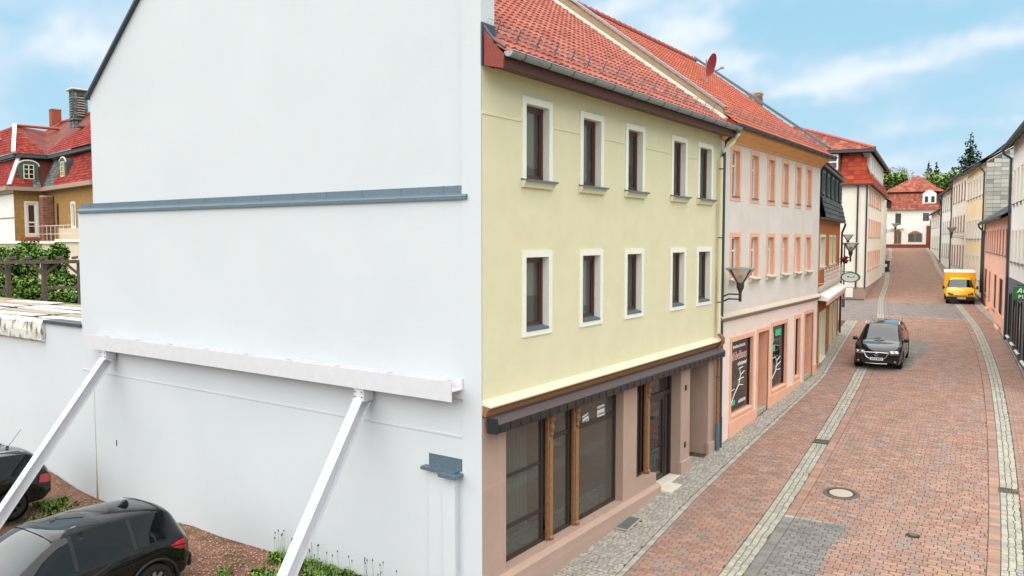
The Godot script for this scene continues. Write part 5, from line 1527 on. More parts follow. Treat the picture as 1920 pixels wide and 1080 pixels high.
	window(h, F, 1.9, 2.8, 5.65, 7.3, 0.1, {"name": "door", "frame": M.oak, "pane": M.pale_glass, "fw": 0.13, "nv": 1})
	window(h, F, 3.6, 5.3, 5.9, 7.0, 0.1, {"frame": M.oak, "pane": M.pale_glass, "fw": 0.13, "nv": 1, "cloth": M.white_net})
	for q in [[1.9, 2.8, 7.3, 0.28], [3.6, 5.3, 7.0, 0.4]]:
		m = MB.new()
		var pl := PackedVector2Array()
		for i in 13:
			var tt := float(i) / 12
			pl.append(Vector2(lerpf(q[1], q[0], tt), q[2] + q[3] * sin(tt * PI)))
		m.prism(pl, F.p(0, 0, 0.012), F.u, Vector3.UP, -F.w * 0.05)
		wpart(h, "arch_light", m, M.oak)
	m = MB.new(); F.box(m, -0.02, F.len + 0.02, 4.3, 5.62, -0.02, 0.05); F.box(m, 5.75, 6.35, 5.62, 8.1, -0.02, 0.06)
	wpart(h, "red_base", m, M.red_board)
	m = MB.new(); F.box(m, 1.5, 3.1, 7.72, 7.86, 0, 0.35)
	wpart(h, "canopy", m, M.off_white)
	m = MB.new()
	var e := [F.p(-0.4, 10.2, 0.4), F.p(F.len + 0.4, 10.2, 0.4), F.p(F.len + 0.4, 10.2, -8.4), F.p(-0.4, 10.2, -8.4)]
	var i2 := [F.p(0.7, 12.6, -0.7), F.p(F.len - 0.3, 12.6, -0.7), F.p(F.len - 0.3, 12.6, -7.6), F.p(0.7, 12.6, -7.6)]
	for i in 4: m.quad(e[i], e[(i + 1) % 4], i2[(i + 1) % 4], i2[i])
	var mn := wpart(h, "mansard", m, M.roof_base)
	tiles(mn, e[0], F.u, (F.p(0, 12.6, -0.7) - F.p(0, 10.2, 0.4)).normalized(), F.len + 0.8, 2.6, 0.3, 0.33, flat_tile(0.3, 0.33), OLD_CLAY, 0, func(a, c): return a > 1.1 * c / 2.6 and a < 7.5 - 0.7 * c / 2.6)
	m = MB.new()
	var e2 := [F.p(0.4, 12.6, -0.4), F.p(F.len + 0.6, 12.6, -0.4), F.p(F.len + 0.6, 12.6, -7.9), F.p(0.4, 12.6, -7.9)]
	var pk := F.p(4.6, 15.0, -4.0)
	for i in 4: m.tri(e2[i], e2[(i + 1) % 4], pk)
	var rf := wpart(h, "roof", m, M.roof_base)
	var A: Vector3 = e2[0]; var B: Vector3 = e2[1]
	var mid := (A + B) * 0.5
	var W := (B - A).length()
	var s := pk - A - F.u * (pk - A).dot(F.u)
	var L := s.length()
	var ap := (pk - A).dot(F.u)
	tiles(rf, A, F.u, s / L, W, L, 0.3, 0.33, tile_mesh(0.3, 0.33, 0.035, 4), OLD_CLAY, 0, func(a, c): return a > ap * c / L and a < W - (W - ap) * c / L)
	m = MB.new()
	var ar := PackedVector2Array([Vector2(5.2, 10.9), Vector2(6.8, 10.9), Vector2(6.8, 12.3)])
	for i in 9: ar.append(Vector2(6.8 - 1.6 * i / 8.0, 12.3 + 0.45 * sin(PI * i / 8.0)))
	m.prism(ar, F.p(0, 0, 0.05), F.u, Vector3.UP, -F.w * 1.6)
	var dm := wpart(h, "dormer", m, M.off_white)
	for q in [[5.4, 5.9], [6.15, 6.65]]: window(dm, F, q[0], q[1], 11.1, 12.0, -0.07, {"frame": M.off_white, "pane": M.dark_glass, "fw": 0.05})
	low_house("back_house", "red roofed house rising behind the end of the street on the left", Vector2(-24.0, -112.0), Vector2(-14.2, -118.0), 9.0, 11.4, 3.4, M.off_white, [[8.8, 10.2, 4, 1.0]], {"roof": OLD_CLAY})

# ---------------------------------------------------------------- vehicles
# A body lofted along z (front at +z): tables give, along the length, the height of the top, the shoulder line, half widths at shoulder and roof.
func tab(t: Array, z: float) -> float:
	if z <= t[0][0]: return t[0][1]
	for i in t.size() - 1:
		if z <= t[i + 1][0]:
			var k: float = (z - t[i][0]) / (t[i + 1][0] - t[i][0])
			var a: int = maxi(i - 1, 0)
			var b: int = mini(i + 2, t.size() - 1)
			if t[i].size() > 2 or t[i + 1].size() > 2: return lerpf(t[i][1], t[i + 1][1], k)
			var m0: float = (t[i + 1][1] - t[a][1]) / maxf(t[i + 1][0] - t[a][0], 1e-4) * (t[i + 1][0] - t[i][0])
			var m1: float = (t[b][1] - t[i][1]) / maxf(t[b][0] - t[i][0], 1e-4) * (t[i + 1][0] - t[i][0])
			var k2 := k * k
			var k3 := k2 * k
			return (2 * k3 - 3 * k2 + 1) * t[i][1] + (k3 - 2 * k2 + k) * m0 + (-2 * k3 + 3 * k2) * t[i + 1][1] + (k3 - k2) * m1
	return t[-1][1]
func car_section(c: Dictionary, z: float) -> Array:
	var top := tab(c.top, z)
	var belt := minf(tab(c.belt, z), top - 0.02)
	var hw := tab(c.hw, z)
	var rw := minf(tab(c.rw, z), hw * 0.97)
	var yb: float = tab(c.low, z)
	for wz in c.wheels:
		var d := absf(z - wz)
		if d < c.arch: yb = maxf(yb, c.wr + sqrt(c.arch * c.arch - d * d) * 0.985)
	yb = minf(yb, belt - 0.06)
	var drop := 0.045 + 0.03 * clampf((top - belt) / 0.4, 0, 1)
	var edge := maxf(top - drop, belt + 0.012)
	var bh := belt - yb
	var p := []
	p.append(Vector2(hw * 0.945, yb))
	p.append(Vector2(hw * 0.985, yb + bh * 0.10))
	p.append(Vector2(hw * 1.0, yb + bh * 0.40))
	p.append(Vector2(hw * 0.996, yb + bh * 0.72))
	p.append(Vector2(hw * 0.975, yb + bh * 0.93))
	p.append(Vector2(hw * 0.955, belt))
	var g0 := Vector2(hw * 0.945, belt + 0.01)
	var g1 := Vector2(rw, edge)
	p.append(g0)
	p.append(g0.lerp(g1, 0.35) + Vector2(0.012, 0)); p.append(g0.lerp(g1, 0.72) + Vector2(0.012, 0))
	p.append(g1)
	p.append(Vector2(rw * 0.93, lerpf(edge, top, 0.42)))
	p.append(Vector2(rw * 0.70, lerpf(edge, top, 0.78)))
	p.append(Vector2(rw * 0.36, lerpf(edge, top, 0.96)))
	p.append(Vector2(0, top))
	return p
# builds the body; pieces(zm, v, side) names the piece a facet belongs to
func car_body(root: Node3D, c: Dictionary, pieces: Callable, mats: Dictionary) -> Dictionary:
	var zs := []
	var n: int = c.stations
	for i in n + 1: zs.append(lerpf(c.z0, c.z1, i / float(n)))
	for wz in c.wheels:
		for e in [-1.0, -0.985, -0.94, 0.94, 0.985, 1.0]: zs.append(wz + c.arch * e * 0.9999)
	for q in c.get("cuts", []): zs.append(q)
	zs.sort()
	var grid := []
	for z in zs:
		var half := car_section(c, z)
		var row := []
		var bow: float = c.get("bow", 0.0)
		for k in half.size():
			row.append(Vector3(half[k].x, half[k].y, z + _bow(c, z, half[k].x)))
		for k in range(half.size() - 2, -1, -1): row.append(Vector3(-half[k].x, half[k].y, z + _bow(c, z, half[k].x)))
		grid.append(row)
	var cols: int = grid[0].size()
	var nr := []
	for i in grid.size():
		var r := []
		for k in cols:
			var a: Vector3 = grid[mini(i + 1, grid.size() - 1)][k] - grid[maxi(i - 1, 0)][k]
			var b: Vector3 = grid[i][mini(k + 1, cols - 1)] - grid[i][maxi(k - 1, 0)]
			r.append(b.cross(a).normalized() * 1.0)
		nr.append(r)
	var mb := {}
	for i in grid.size() - 1:
		for k in cols - 1:
			var v: int = k if k < (cols - 1) / 2 else cols - 2 - k
			var nm: String = pieces.call((zs[i] + zs[i + 1]) * 0.5, v, 1 if k < (cols - 1) / 2 else -1)
			if not mb.has(nm): mb[nm] = MB.new()
			mb[nm].quad_n(grid[i][k], grid[i][k + 1], grid[i + 1][k + 1], grid[i + 1][k], nr[i][k], nr[i][k + 1], nr[i + 1][k + 1], nr[i + 1][k])
	for e in 2:                                         # closed ends
		var r: Array = grid[0 if e == 0 else -1]
		var mid := Vector3(0, (r[0].y + r[cols / 2].y) * 0.5, r[cols / 2].z)
		for k in cols - 1:
			if e == 0: mb["body"].tri(mid, r[k + 1], r[k])
			else: mb["body"].tri(mid, r[k], r[k + 1])
		if e == 0: mb["body"].tri(mid, r[0], r[cols - 1])
		else: mb["body"].tri(mid, r[cols - 1], r[0])
	var out := {}
	for nm in mb:
		var q: String = nm
		out[nm] = part(root, q.split("#")[0], mb[nm], mats.get(q.split("#")[0], mats.body))
	# dark floor and wheel wells
	var m := MB.new()
	m.box(Vector3(0, 0.42, (c.z0 + c.z1) * 0.5), Vector3(tab(c.hw, 0) * 1.5, 0.35, c.z1 - c.z0 - 0.5))
	part(root, "underbody", m, M.black_plastic)
	for wz in c.wheels:
		for s in [-1, 1]:
			m = MB.new()
			m.lathe([Vector2(0.0, -0.01), Vector2(c.arch * 1.0, -0.01), Vector2(c.arch * 1.0, 0.22)], 24, Transform3D(Basis(Vector3(0, 0, 1), PI / 2 * -s), Vector3((tab(c.hw, wz) - 0.27) * s, c.wr, wz)))
			part(root, "wheel_well", m, M.seam)
			wheel(root, Vector3((tab(c.hw, wz) - 0.115) * s, c.wr, wz), s, c.wr, c.get("rim", M.alloy), c.get("spokes", 5))
	return out
func _bow(c: Dictionary, z: float, x: float) -> float:   # noses and tails are rounded in plan
	var hw := tab(c.hw, 0.0)
	var k := pow(absf(x) / hw, 2.2)
	var L: float = c.z1
	if z > 0: return -c.get("bow_f", 0.22) * k * pow(z / L, 3)
	return c.get("bow_r", 0.12) * k * pow(z / c.z0, 3)
func wheel(root: Node3D, at: Vector3, side: float, r: float, rim: Material, spokes: int) -> void:
	var w := Node3D.new(); w.name = "wheel"
	root.add_child(w, true)
	w.transform = Transform3D(Basis(Vector3(0, 0, 1), -PI / 2 * side), at)       # local y points outward
	var m := MB.new()
	m.lathe([Vector2(r * 0.66, -0.10), Vector2(r * 0.92, -0.10), Vector2(r, -0.07), Vector2(r, 0.07), Vector2(r * 0.95, 0.095), Vector2(r * 0.80, 0.105), Vector2(r * 0.67, 0.09), Vector2(r * 0.64, 0.07)], 36)
	part(w, "tyre", m, M.tyre)
	m = MB.new()
	m.lathe([Vector2(0.0, -0.02), Vector2(r * 0.6, -0.02), Vector2(r * 0.62, 0.06), Vector2(r * 0.67, 0.085), Vector2(r * 0.655, 0.09), Vector2(r * 0.60, 0.055)], 32)
	part(w, "rim", m, M.dark_alloy)
	m = MB.new()
	for i in spokes:
		var a := TAU * i / spokes
		var d := Vector3(cos(a), 0, sin(a))
		m.bar(d * r * 0.10 + Vector3(0, 0.07, 0), d * r * 0.635 + Vector3(0, 0.075, 0), r * 0.17, 0.03, Vector3.UP)
	m.lathe([Vector2(r * 0.16, 0.05), Vector2(r * 0.15, 0.09), Vector2(0.0, 0.098)], 16)
	part(w, "spokes", m, rim)
func on_side(c: Dictionary, z: float, y: float, out := 0.0) -> Vector3:   # a point on the +x flank
	var s := car_section(c, z)
	for i in s.size() - 1:
		if y >= s[i].y and y <= s[i + 1].y:
			var k: float = (y - s[i].y) / maxf(s[i + 1].y - s[i].y, 1e-4)
			var x: float = lerpf(s[i].x, s[i + 1].x, k)
			return Vector3(x + out, y, z + _bow(c, z, x))
	return Vector3(s[2].x + out, y, z + _bow(c, z, s[2].x))
func line_piece(root: Node3D, called: String, pts: Array, r: float, mt: Material) -> void:
	var m := MB.new(); m.tube(pts, r, 5)
	part(root, called, m, mt)
func flank_line(root: Node3D, c: Dictionary, pts: Array, r: float, called := "seam", out := 0.001) -> void:
	for s in [-1, 1]:
		var m := MB.new()
		var q := []
		for i in pts.size() - 1:
			for k in 5:
				var t: Vector2 = pts[i].lerp(pts[i + 1], k / 5.0)
				var p := on_side(c, t.x, t.y, out)
				q.append(Vector3(p.x * s, p.y, p.z))
		var e := on_side(c, pts[-1].x, pts[-1].y, out)
		q.append(Vector3(e.x * s, e.y, e.z))
		m.tube(q, r, 4, false)
		part(root, called, m, M.seam)
func mirror(root: Node3D, at: Vector3, body: Material) -> void:
	for s in [-1, 1]:
		var m := MB.new()
		m.lathe([Vector2(0.0, -0.10), Vector2(0.05, -0.095), Vector2(0.082, -0.05), Vector2(0.09, 0.02), Vector2(0.075, 0.08), Vector2(0.04, 0.10), Vector2(0.0, 0.105)], 14, Transform3D(Basis(Vector3(0, 0, 1), PI / 2).scaled(Vector3(1.0, 0.85, 0.62)), Vector3(at.x * s + 0.05 * s, at.y, at.z)))
		m.bar(Vector3((at.x - 0.06) * s, at.y - 0.05, at.z), Vector3((at.x + 0.05) * s, at.y - 0.03, at.z), 0.06, 0.04)
		part(root, "mirror", m, body)
func plate(root: Node3D, at: Vector3, b: Basis, s: String) -> void:
	var m := MB.new(); m.cbox(Vector3.ZERO, Vector3(0.52, 0.11, 0.012), 0.003)
	var p := part(root, "number_plate", m, M.plate)
	p.transform = Transform3D(b, at)
	m = MB.new(); m.box(Vector3(-0.235, 0, 0.0065), Vector3(0.04, 0.10, 0.003))
	part(p, "blue_band", m, M.plate_blue)
	txt(s, 0.095, M.black_plastic, p, Transform3D(Basis.IDENTITY, Vector3(0.02, 0, 0.007)), "lettering", false, 0.0, 0.9)

func make_mpv() -> void:
	var z := -24.1
	var t := thing("black_family_car", "black family car with roof rails driving down the brick street towards us", "car", Vector3(1.72, gy(z), z))
	t.basis = (Basis(Vector3(1, 0, 0), 0.042) * Basis(Vector3.UP, 0.075)).scaled(Vector3.ONE * 0.95)
	var c := {"z0": -2.2, "z1": 2.2, "stations": 90, "wr": 0.325, "arch": 0.375, "wheels": [-1.36, 1.32], "bow_f": 0.34, "bow_r": 0.16,
		"top": [[-2.2, 0.95], [-2.12, 1.10], [-1.95, 1.45], [-1.75, 1.58], [-1.0, 1.635], [0.0, 1.63], [0.35, 1.585], [1.18, 1.09], [1.30, 1.05], [1.8, 0.93], [2.08, 0.80], [2.2, 0.66]],
		"belt": [[-2.2, 0.90], [-1.9, 1.03], [-1.0, 1.01], [0.6, 0.97], [1.2, 0.95], [1.8, 0.85], [2.08, 0.73], [2.2, 0.62]],
		"hw": [[-2.2, 0.80], [-2.0, 0.87], [-1.2, 0.897], [1.0, 0.897], [1.7, 0.875], [2.05, 0.83], [2.2, 0.80]],
		"rw": [[-2.2, 0.66], [-1.8, 0.60], [0.2, 0.62], [0.5, 0.645], [1.15, 0.74], [1.3, 0.78], [2.2, 0.74]],
		"low": [[-2.2, 0.40], [-2.0, 0.27], [-0.5, 0.22], [1.9, 0.22], [2.2, 0.26]], "cuts": [0.40, 1.16, -1.9, -2.1]}
	var pc := func(zz: float, v: int, _s: int) -> String:
		if v >= 9 and zz > 0.40 and zz < 1.16: return "windscreen"
		if v >= 10 and zz < -1.88 and zz > -2.10: return "rear_window"
		if (v == 6 or v == 7 or v == 8) and zz > -1.85 and zz < 1.0:
			if absf(zz - 0.02) < 0.05 or absf(zz + 1.05) < 0.05: return "pillar#%d%d" % [_s, int(zz < -0.5)]
			return "side_window#%d%d%d" % [_s, int(zz < 0.02), int(zz < -1.05)]
		return "body"
	car_body(t, c, pc, {"body": M.night_paint, "windscreen": M.screen_glass, "rear_window": M.car_glass, "side_window": M.car_glass, "pillar": M.black_plastic})
	# face of the car
	var m := MB.new()
	for s in [-1, 1]:
		m = MB.new()
		var b := Basis(Vector3.UP, 0.42 * s) * Basis(Vector3.RIGHT, -0.42)
		m.cbox(Vector3.ZERO, Vector3(0.40, 0.17, 0.10), 0.045)
		var hl := part(t, "headlight", m, M.lamp_clear)
		hl.transform = Transform3D(b, Vector3(0.62 * s, 0.71, 2.02))
		for k in [-1, 1]:
			m = MB.new(); m.lathe([Vector2(0.0, 0.0), Vector2(0.055, 0.0), Vector2(0.06, 0.02), Vector2(0.04, 0.03), Vector2(0.0, 0.022)], 14, Transform3D(Basis(Vector3.RIGHT, PI / 2), Vector3(0.09 * k, 0.0, 0.045)))
			part(hl, "reflector", m, M.chrome)
		m = MB.new(); m.lathe([Vector2(0.0, 0.0), Vector2(0.05, 0.0), Vector2(0.045, 0.03), Vector2(0.0, 0.04)], 14, Transform3D(Basis(Vector3.RIGHT, PI / 2), Vector3(0.66 * s, 0.36, 2.05)))
		part(t, "fog_lamp", m, M.lamp_clear)
		m = MB.new()
		m.tube([Vector3(0.60 * s, 1.60, -1.75), Vector3(0.605 * s, 1.675, -1.6), Vector3(0.615 * s, 1.70, -0.6), Vector3(0.625 * s, 1.67, 0.05), Vector3(0.63 * s, 1.59, 0.22)], 0.022, 8)
		part(t, "roof_rail", m, M.chrome)
		m = MB.new(); m.cbox(Vector3(0.79 * s, 0.80, -2.06), Vector3(0.12, 0.34, 0.12), 0.03)
		part(t, "tail_light", m, M.tail_red)
	m = MB.new()
	m.prism(PackedVector2Array([Vector2(-0.42, 0.70), Vector2(-0.34, 0.57), Vector2(0.34, 0.57), Vector2(0.42, 0.70), Vector2(0.40, 0.72), Vector2(-0.40, 0.72)]), Vector3(0, 0, 2.235), Vector3.RIGHT, Vector3.UP, Vector3(0, 0, -0.08))
	var gr := part(t, "grille", m, M.black_plastic)
	m = MB.new()
	var fr := [Vector3(-0.44, 0.73, 2.235), Vector3(-0.36, 0.56, 2.245), Vector3(-0.28, 0.50, 2.25), Vector3(0.28, 0.50, 2.25), Vector3(0.36, 0.56, 2.245), Vector3(0.44, 0.73, 2.235)]
	m.tube(fr, 0.022, 8); m.tube([fr[0], Vector3(0, 0.735, 2.24), fr[5]], 0.016, 8); m.tube([Vector3(-0.4, 0.30, 2.21), Vector3(0, 0.29, 2.235), Vector3(0.4, 0.30, 2.21)], 0.016, 8)
	part(gr, "chrome_frame", m, M.chrome)
	m = MB.new(); m.lathe([Vector2(0.058, -0.01), Vector2(0.07, 0.0), Vector2(0.058, 0.012), Vector2(0.05, 0.0)], 20, Transform3D(Basis(Vector3.RIGHT, PI / 2), Vector3(0, 0.65, 2.25)))
	for s in [-1, 1]:
		m.bar(Vector3(0.0, 0.655, 2.255), Vector3(0.025 * s, 0.705, 2.255), 0.01, 0.008); m.bar(Vector3(0.0, 0.645, 2.255), Vector3(0.022 * s, 0.597, 2.255), 0.01, 0.008); m.bar(Vector3(0.022 * s, 0.597, 2.255), Vector3(0.05 * s, 0.68, 2.255), 0.01, 0.008)
	part(gr, "emblem", m, M.chrome)
	m = MB.new(); m.cbox(Vector3(0, 0.38, 2.19), Vector3(0.80, 0.13, 0.06), 0.02)
	part(t, "lower_grille", m, M.black_plastic)
	plate(t, Vector3(0, 0.485, 2.262), Basis.IDENTITY, "FG A 8051")
	mirror(t, Vector3(0.90, 1.03, 0.72), M.black_plastic)
	flank_line(t, c, [Vector2(0.95, 0.40), Vector2(0.98, 0.95)], 0.004); flank_line(t, c, [Vector2(0.0, 0.3), Vector2(0.0, 0.98)], 0.004); flank_line(t, c, [Vector2(-0.95, 0.68), Vector2(-1.0, 1.0)], 0.004)
	line_piece(t, "seam", [Vector3(-0.72, 0.99, 1.22), Vector3(0, 1.085, 1.26), Vector3(0.72, 0.99, 1.22)], 0.012, M.seam)
	line_piece(t, "wiper", [Vector3(-0.60, 1.06, 1.16), Vector3(0.05, 1.16, 1.10)], 0.010, M.seam)
	for q in [Vector2(0.15, 0.88), Vector2(-0.85, 0.9)]:
		for s in [-1, 1]:
			var p := on_side(c, q.x, q.y, 0.012)
			m = MB.new(); m.cbox(Vector3(p.x * s, p.y, p.z), Vector3(0.03, 0.03, 0.2), 0.008)
			part(t, "door_handle", m, M.night_paint)

func make_suv() -> void:
	var t := thing("black_suv", "black SUV with red rear lamps parked tail first against the white gable", "car", Vector3(-6.0, -0.07, 3.95), 0.02, "cars parked in the yard")
	var c := {"z0": -2.2, "z1": 2.25, "stations": 150, "wr": 0.36, "arch": 0.425, "wheels": [-1.32, 1.36], "bow_f": 0.3, "bow_r": 0.20, "rim": M.alloy, "spokes": 10,
		"top": [[-2.2, 0.98], [-2.16, 1.06], [-2.06, 1.20], [-1.86, 1.50], [-1.66, 1.575], [-1.0, 1.63], [-0.2, 1.645], [0.25, 1.60], [1.02, 1.16], [1.16, 1.10], [1.7, 1.02], [2.1, 0.90], [2.25, 0.70]],
		"belt": [[-2.2, 0.93], [-2.0, 1.08], [-1.5, 1.10], [-0.6, 1.06], [0.6, 1.0], [1.1, 0.98], [1.8, 0.92], [2.1, 0.82], [2.25, 0.66]],
		"hw": [[-2.2, 0.80], [-2.05, 0.87], [-1.4, 0.915], [0.0, 0.905], [1.2, 0.915], [1.8, 0.89], [2.1, 0.84], [2.25, 0.78]],
		"rw": [[-2.2, 0.70], [-1.9, 0.60], [-1.6, 0.585], [0.1, 0.61], [0.4, 0.65], [1.0, 0.76], [1.16, 0.80], [2.25, 0.72]],
		"low": [[-2.2, 0.55], [-2.1, 0.42], [-1.8, 0.36], [-0.8, 0.30], [1.8, 0.30], [2.25, 0.34]], "cuts": [0.22, 1.04, 0.0, -0.06, -1.0, -1.06, -1.84, -2.06, -1.62, -0.62, 0.18]}
	var pc := func(zz: float, v: int, s: int) -> String:
		if v >= 9 and zz > 0.22 and zz < 1.04: return "windscreen"
		if v >= 10 and zz < -0.62 + 1.0 - 0.2 and zz > -0.62 and v >= 10: return "glass_roof"
		if v >= 10 and zz < -1.86 and zz > -2.06: return "rear_window"
		if (v == 6 or v == 7 or v == 8) and zz < 0.95:
			var back: float = -1.78 + [0.0, 0.05, 0.16][v - 6]
			if v == 6: back = -1.66
			if zz < back: return "body"
			if absf(zz + 0.03) < 0.032 or absf(zz + 1.03) < 0.032: return "pillar#%d%d" % [s, int(zz < -0.5)]
			return "side_window#%d%d%d" % [s, int(zz < -0.03), int(zz < -1.03)]
		if v < 1: return "sill_trim#%d" % s
		return "body"
	car_body(t, c, pc, {"body": M.black_paint, "windscreen": M.screen_glass, "glass_roof": M.car_glass, "rear_window": M.car_glass, "side_window": M.car_glass, "pillar": M.black_plastic, "sill_trim": M.black_plastic})
	var m := MB.new()
	m.prism(PackedVector2Array([Vector2(-0.13, 0.0), Vector2(0.10, 0.0), Vector2(0.07, 0.075), Vector2(0.03, 0.085)]), Vector3(-0.03, 1.612, -1.30), Vector3(0, 0, -1), Vector3.UP, Vector3(0.06, 0, 0))
	part(t, "roof_antenna", m, M.black_plastic)
	for s in [-1, 1]:
		m = MB.new()                                     # rear lamp wrapped round the corner
		var pts := []
		for q in [[-1.78, 0.86], [-1.98, 0.80], [-2.10, 0.80]]: pts.append(q)
		var lo := [on_side(c, -1.76, 0.93, 0.012), on_side(c, -1.95, 0.85, 0.014), on_side(c, -2.10, 0.82, 0.016), on_side(c, -2.18, 0.82, 0.02) + Vector3(-0.18, 0, -0.03)]
		var hi := [on_side(c, -1.72, 0.97, 0.012), on_side(c, -1.93, 1.01, 0.014), on_side(c, -2.06, 1.02, 0.03), on_side(c, -2.17, 0.90, 0.02) + Vector3(-0.18, 0.09, 0.02)]
		for i in 3:
			var A: Vector3 = lo[i]; var B: Vector3 = lo[i + 1]; var C: Vector3 = hi[i + 1]; var D: Vector3 = hi[i]
			if s > 0: m.quad(A, D, C, B)
			else: m.quad(A * Vector3(-1, 1, 1), B * Vector3(-1, 1, 1), C * Vector3(-1, 1, 1), D * Vector3(-1, 1, 1))
		var tl := part(t, "tail_light", m, M.tail_red)
		m = MB.new()
		var a1: Vector3 = lo[0].lerp(hi[0], 0.5); var a2: Vector3 = lo[1].lerp(hi[1], 0.45); var a3: Vector3 = lo[2].lerp(hi[2], 0.45)
		var k3 := Vector3(s, 1, 1)
		m.tube([(a1 + Vector3(0.004, 0, 0)) * k3, (a2 + Vector3(0.006, 0, 0)) * k3, (a3 + Vector3(0.006, 0, -0.004)) * k3], 0.012, 5)
		part(tl, "lamp_bar", m, M.black_plastic)
		m = MB.new(); m.cbox(Vector3(0.66 * s, 0.78, 2.08), Vector3(0.34, 0.14, 0.14), 0.04)
		part(t, "headlight", m, M.lamp_clear)
	flank_line(t, c, [Vector2(-1.62, 1.108), Vector2(-0.6, 1.074), Vector2(0.6, 1.014), Vector2(0.95, 1.0)], 0.007, "window_trim", 0.002)
	for l in [[Vector2(0.98, 0.40), Vector2(0.98, 0.98)], [Vector2(-0.03, 0.36), Vector2(-0.03, 1.03)], [Vector2(-0.95, 0.78), Vector2(-1.03, 1.06)], [Vector2(-1.62, 0.92), Vector2(-0.4, 0.84), Vector2(0.95, 0.78)]]: flank_line(t, c, l, 0.0045)
	line_piece(t, "seam", [Vector3(-0.60, 1.545, -1.66), Vector3(-0.3, 1.572, -1.70), Vector3(0.3, 1.572, -1.70), Vector3(0.60, 1.545, -1.66)], 0.007, M.seam)
	line_piece(t, "seam", [Vector3(-0.64, 1.565, 0.235), Vector3(-0.3, 1.605, 0.245), Vector3(0.3, 1.605, 0.245), Vector3(0.64, 1.565, 0.235)], 0.008, M.seam)
	for q in [Vector2(0.02 + 0.16, 0.93), Vector2(-0.86, 0.97)]:
		for s in [-1, 1]:
			var p := on_side(c, q.x, q.y, 0.014)
			m = MB.new(); m.cbox(Vector3(p.x * s, p.y, p.z), Vector3(0.03, 0.032, 0.22), 0.01)
			part(t, "door_handle", m, M.black_paint)
	for wz in c.wheels:                                  # plastic lips of the arches
		for s in [-1, 1]:
			m = MB.new()
			var q := []
			for i in 17:
				var a := PI * (0.02 + 0.96 * i / 16.0)
				q.append(Vector3((tab(c.hw, wz) * 0.975 + 0.008) * s, c.wr + sin(a) * (c.arch + 0.02), wz + cos(a) * (c.arch + 0.02)))
			m.tube(q, 0.030, 6)
			part(t, "arch_trim", m, M.black_plastic)
	m = MB.new(); m.cbox(Vector3(0, 0.50, -2.16), Vector3(1.36, 0.26, 0.10), 0.04)
	part(t, "rear_bumper", m, M.black_plastic)
	mirror(t, Vector3(0.93, 1.06, 0.66), M.black_paint)
	line_piece(t, "wiper", [Vector3(-0.6, 1.085, 1.06), Vector3(0.0, 1.205, 1.0)], 0.012, M.black_plastic)
	line_piece(t, "wiper", [Vector3(0.05, 1.13, 1.08), Vector3(0.62, 1.13, 0.98)], 0.012, M.black_plastic)

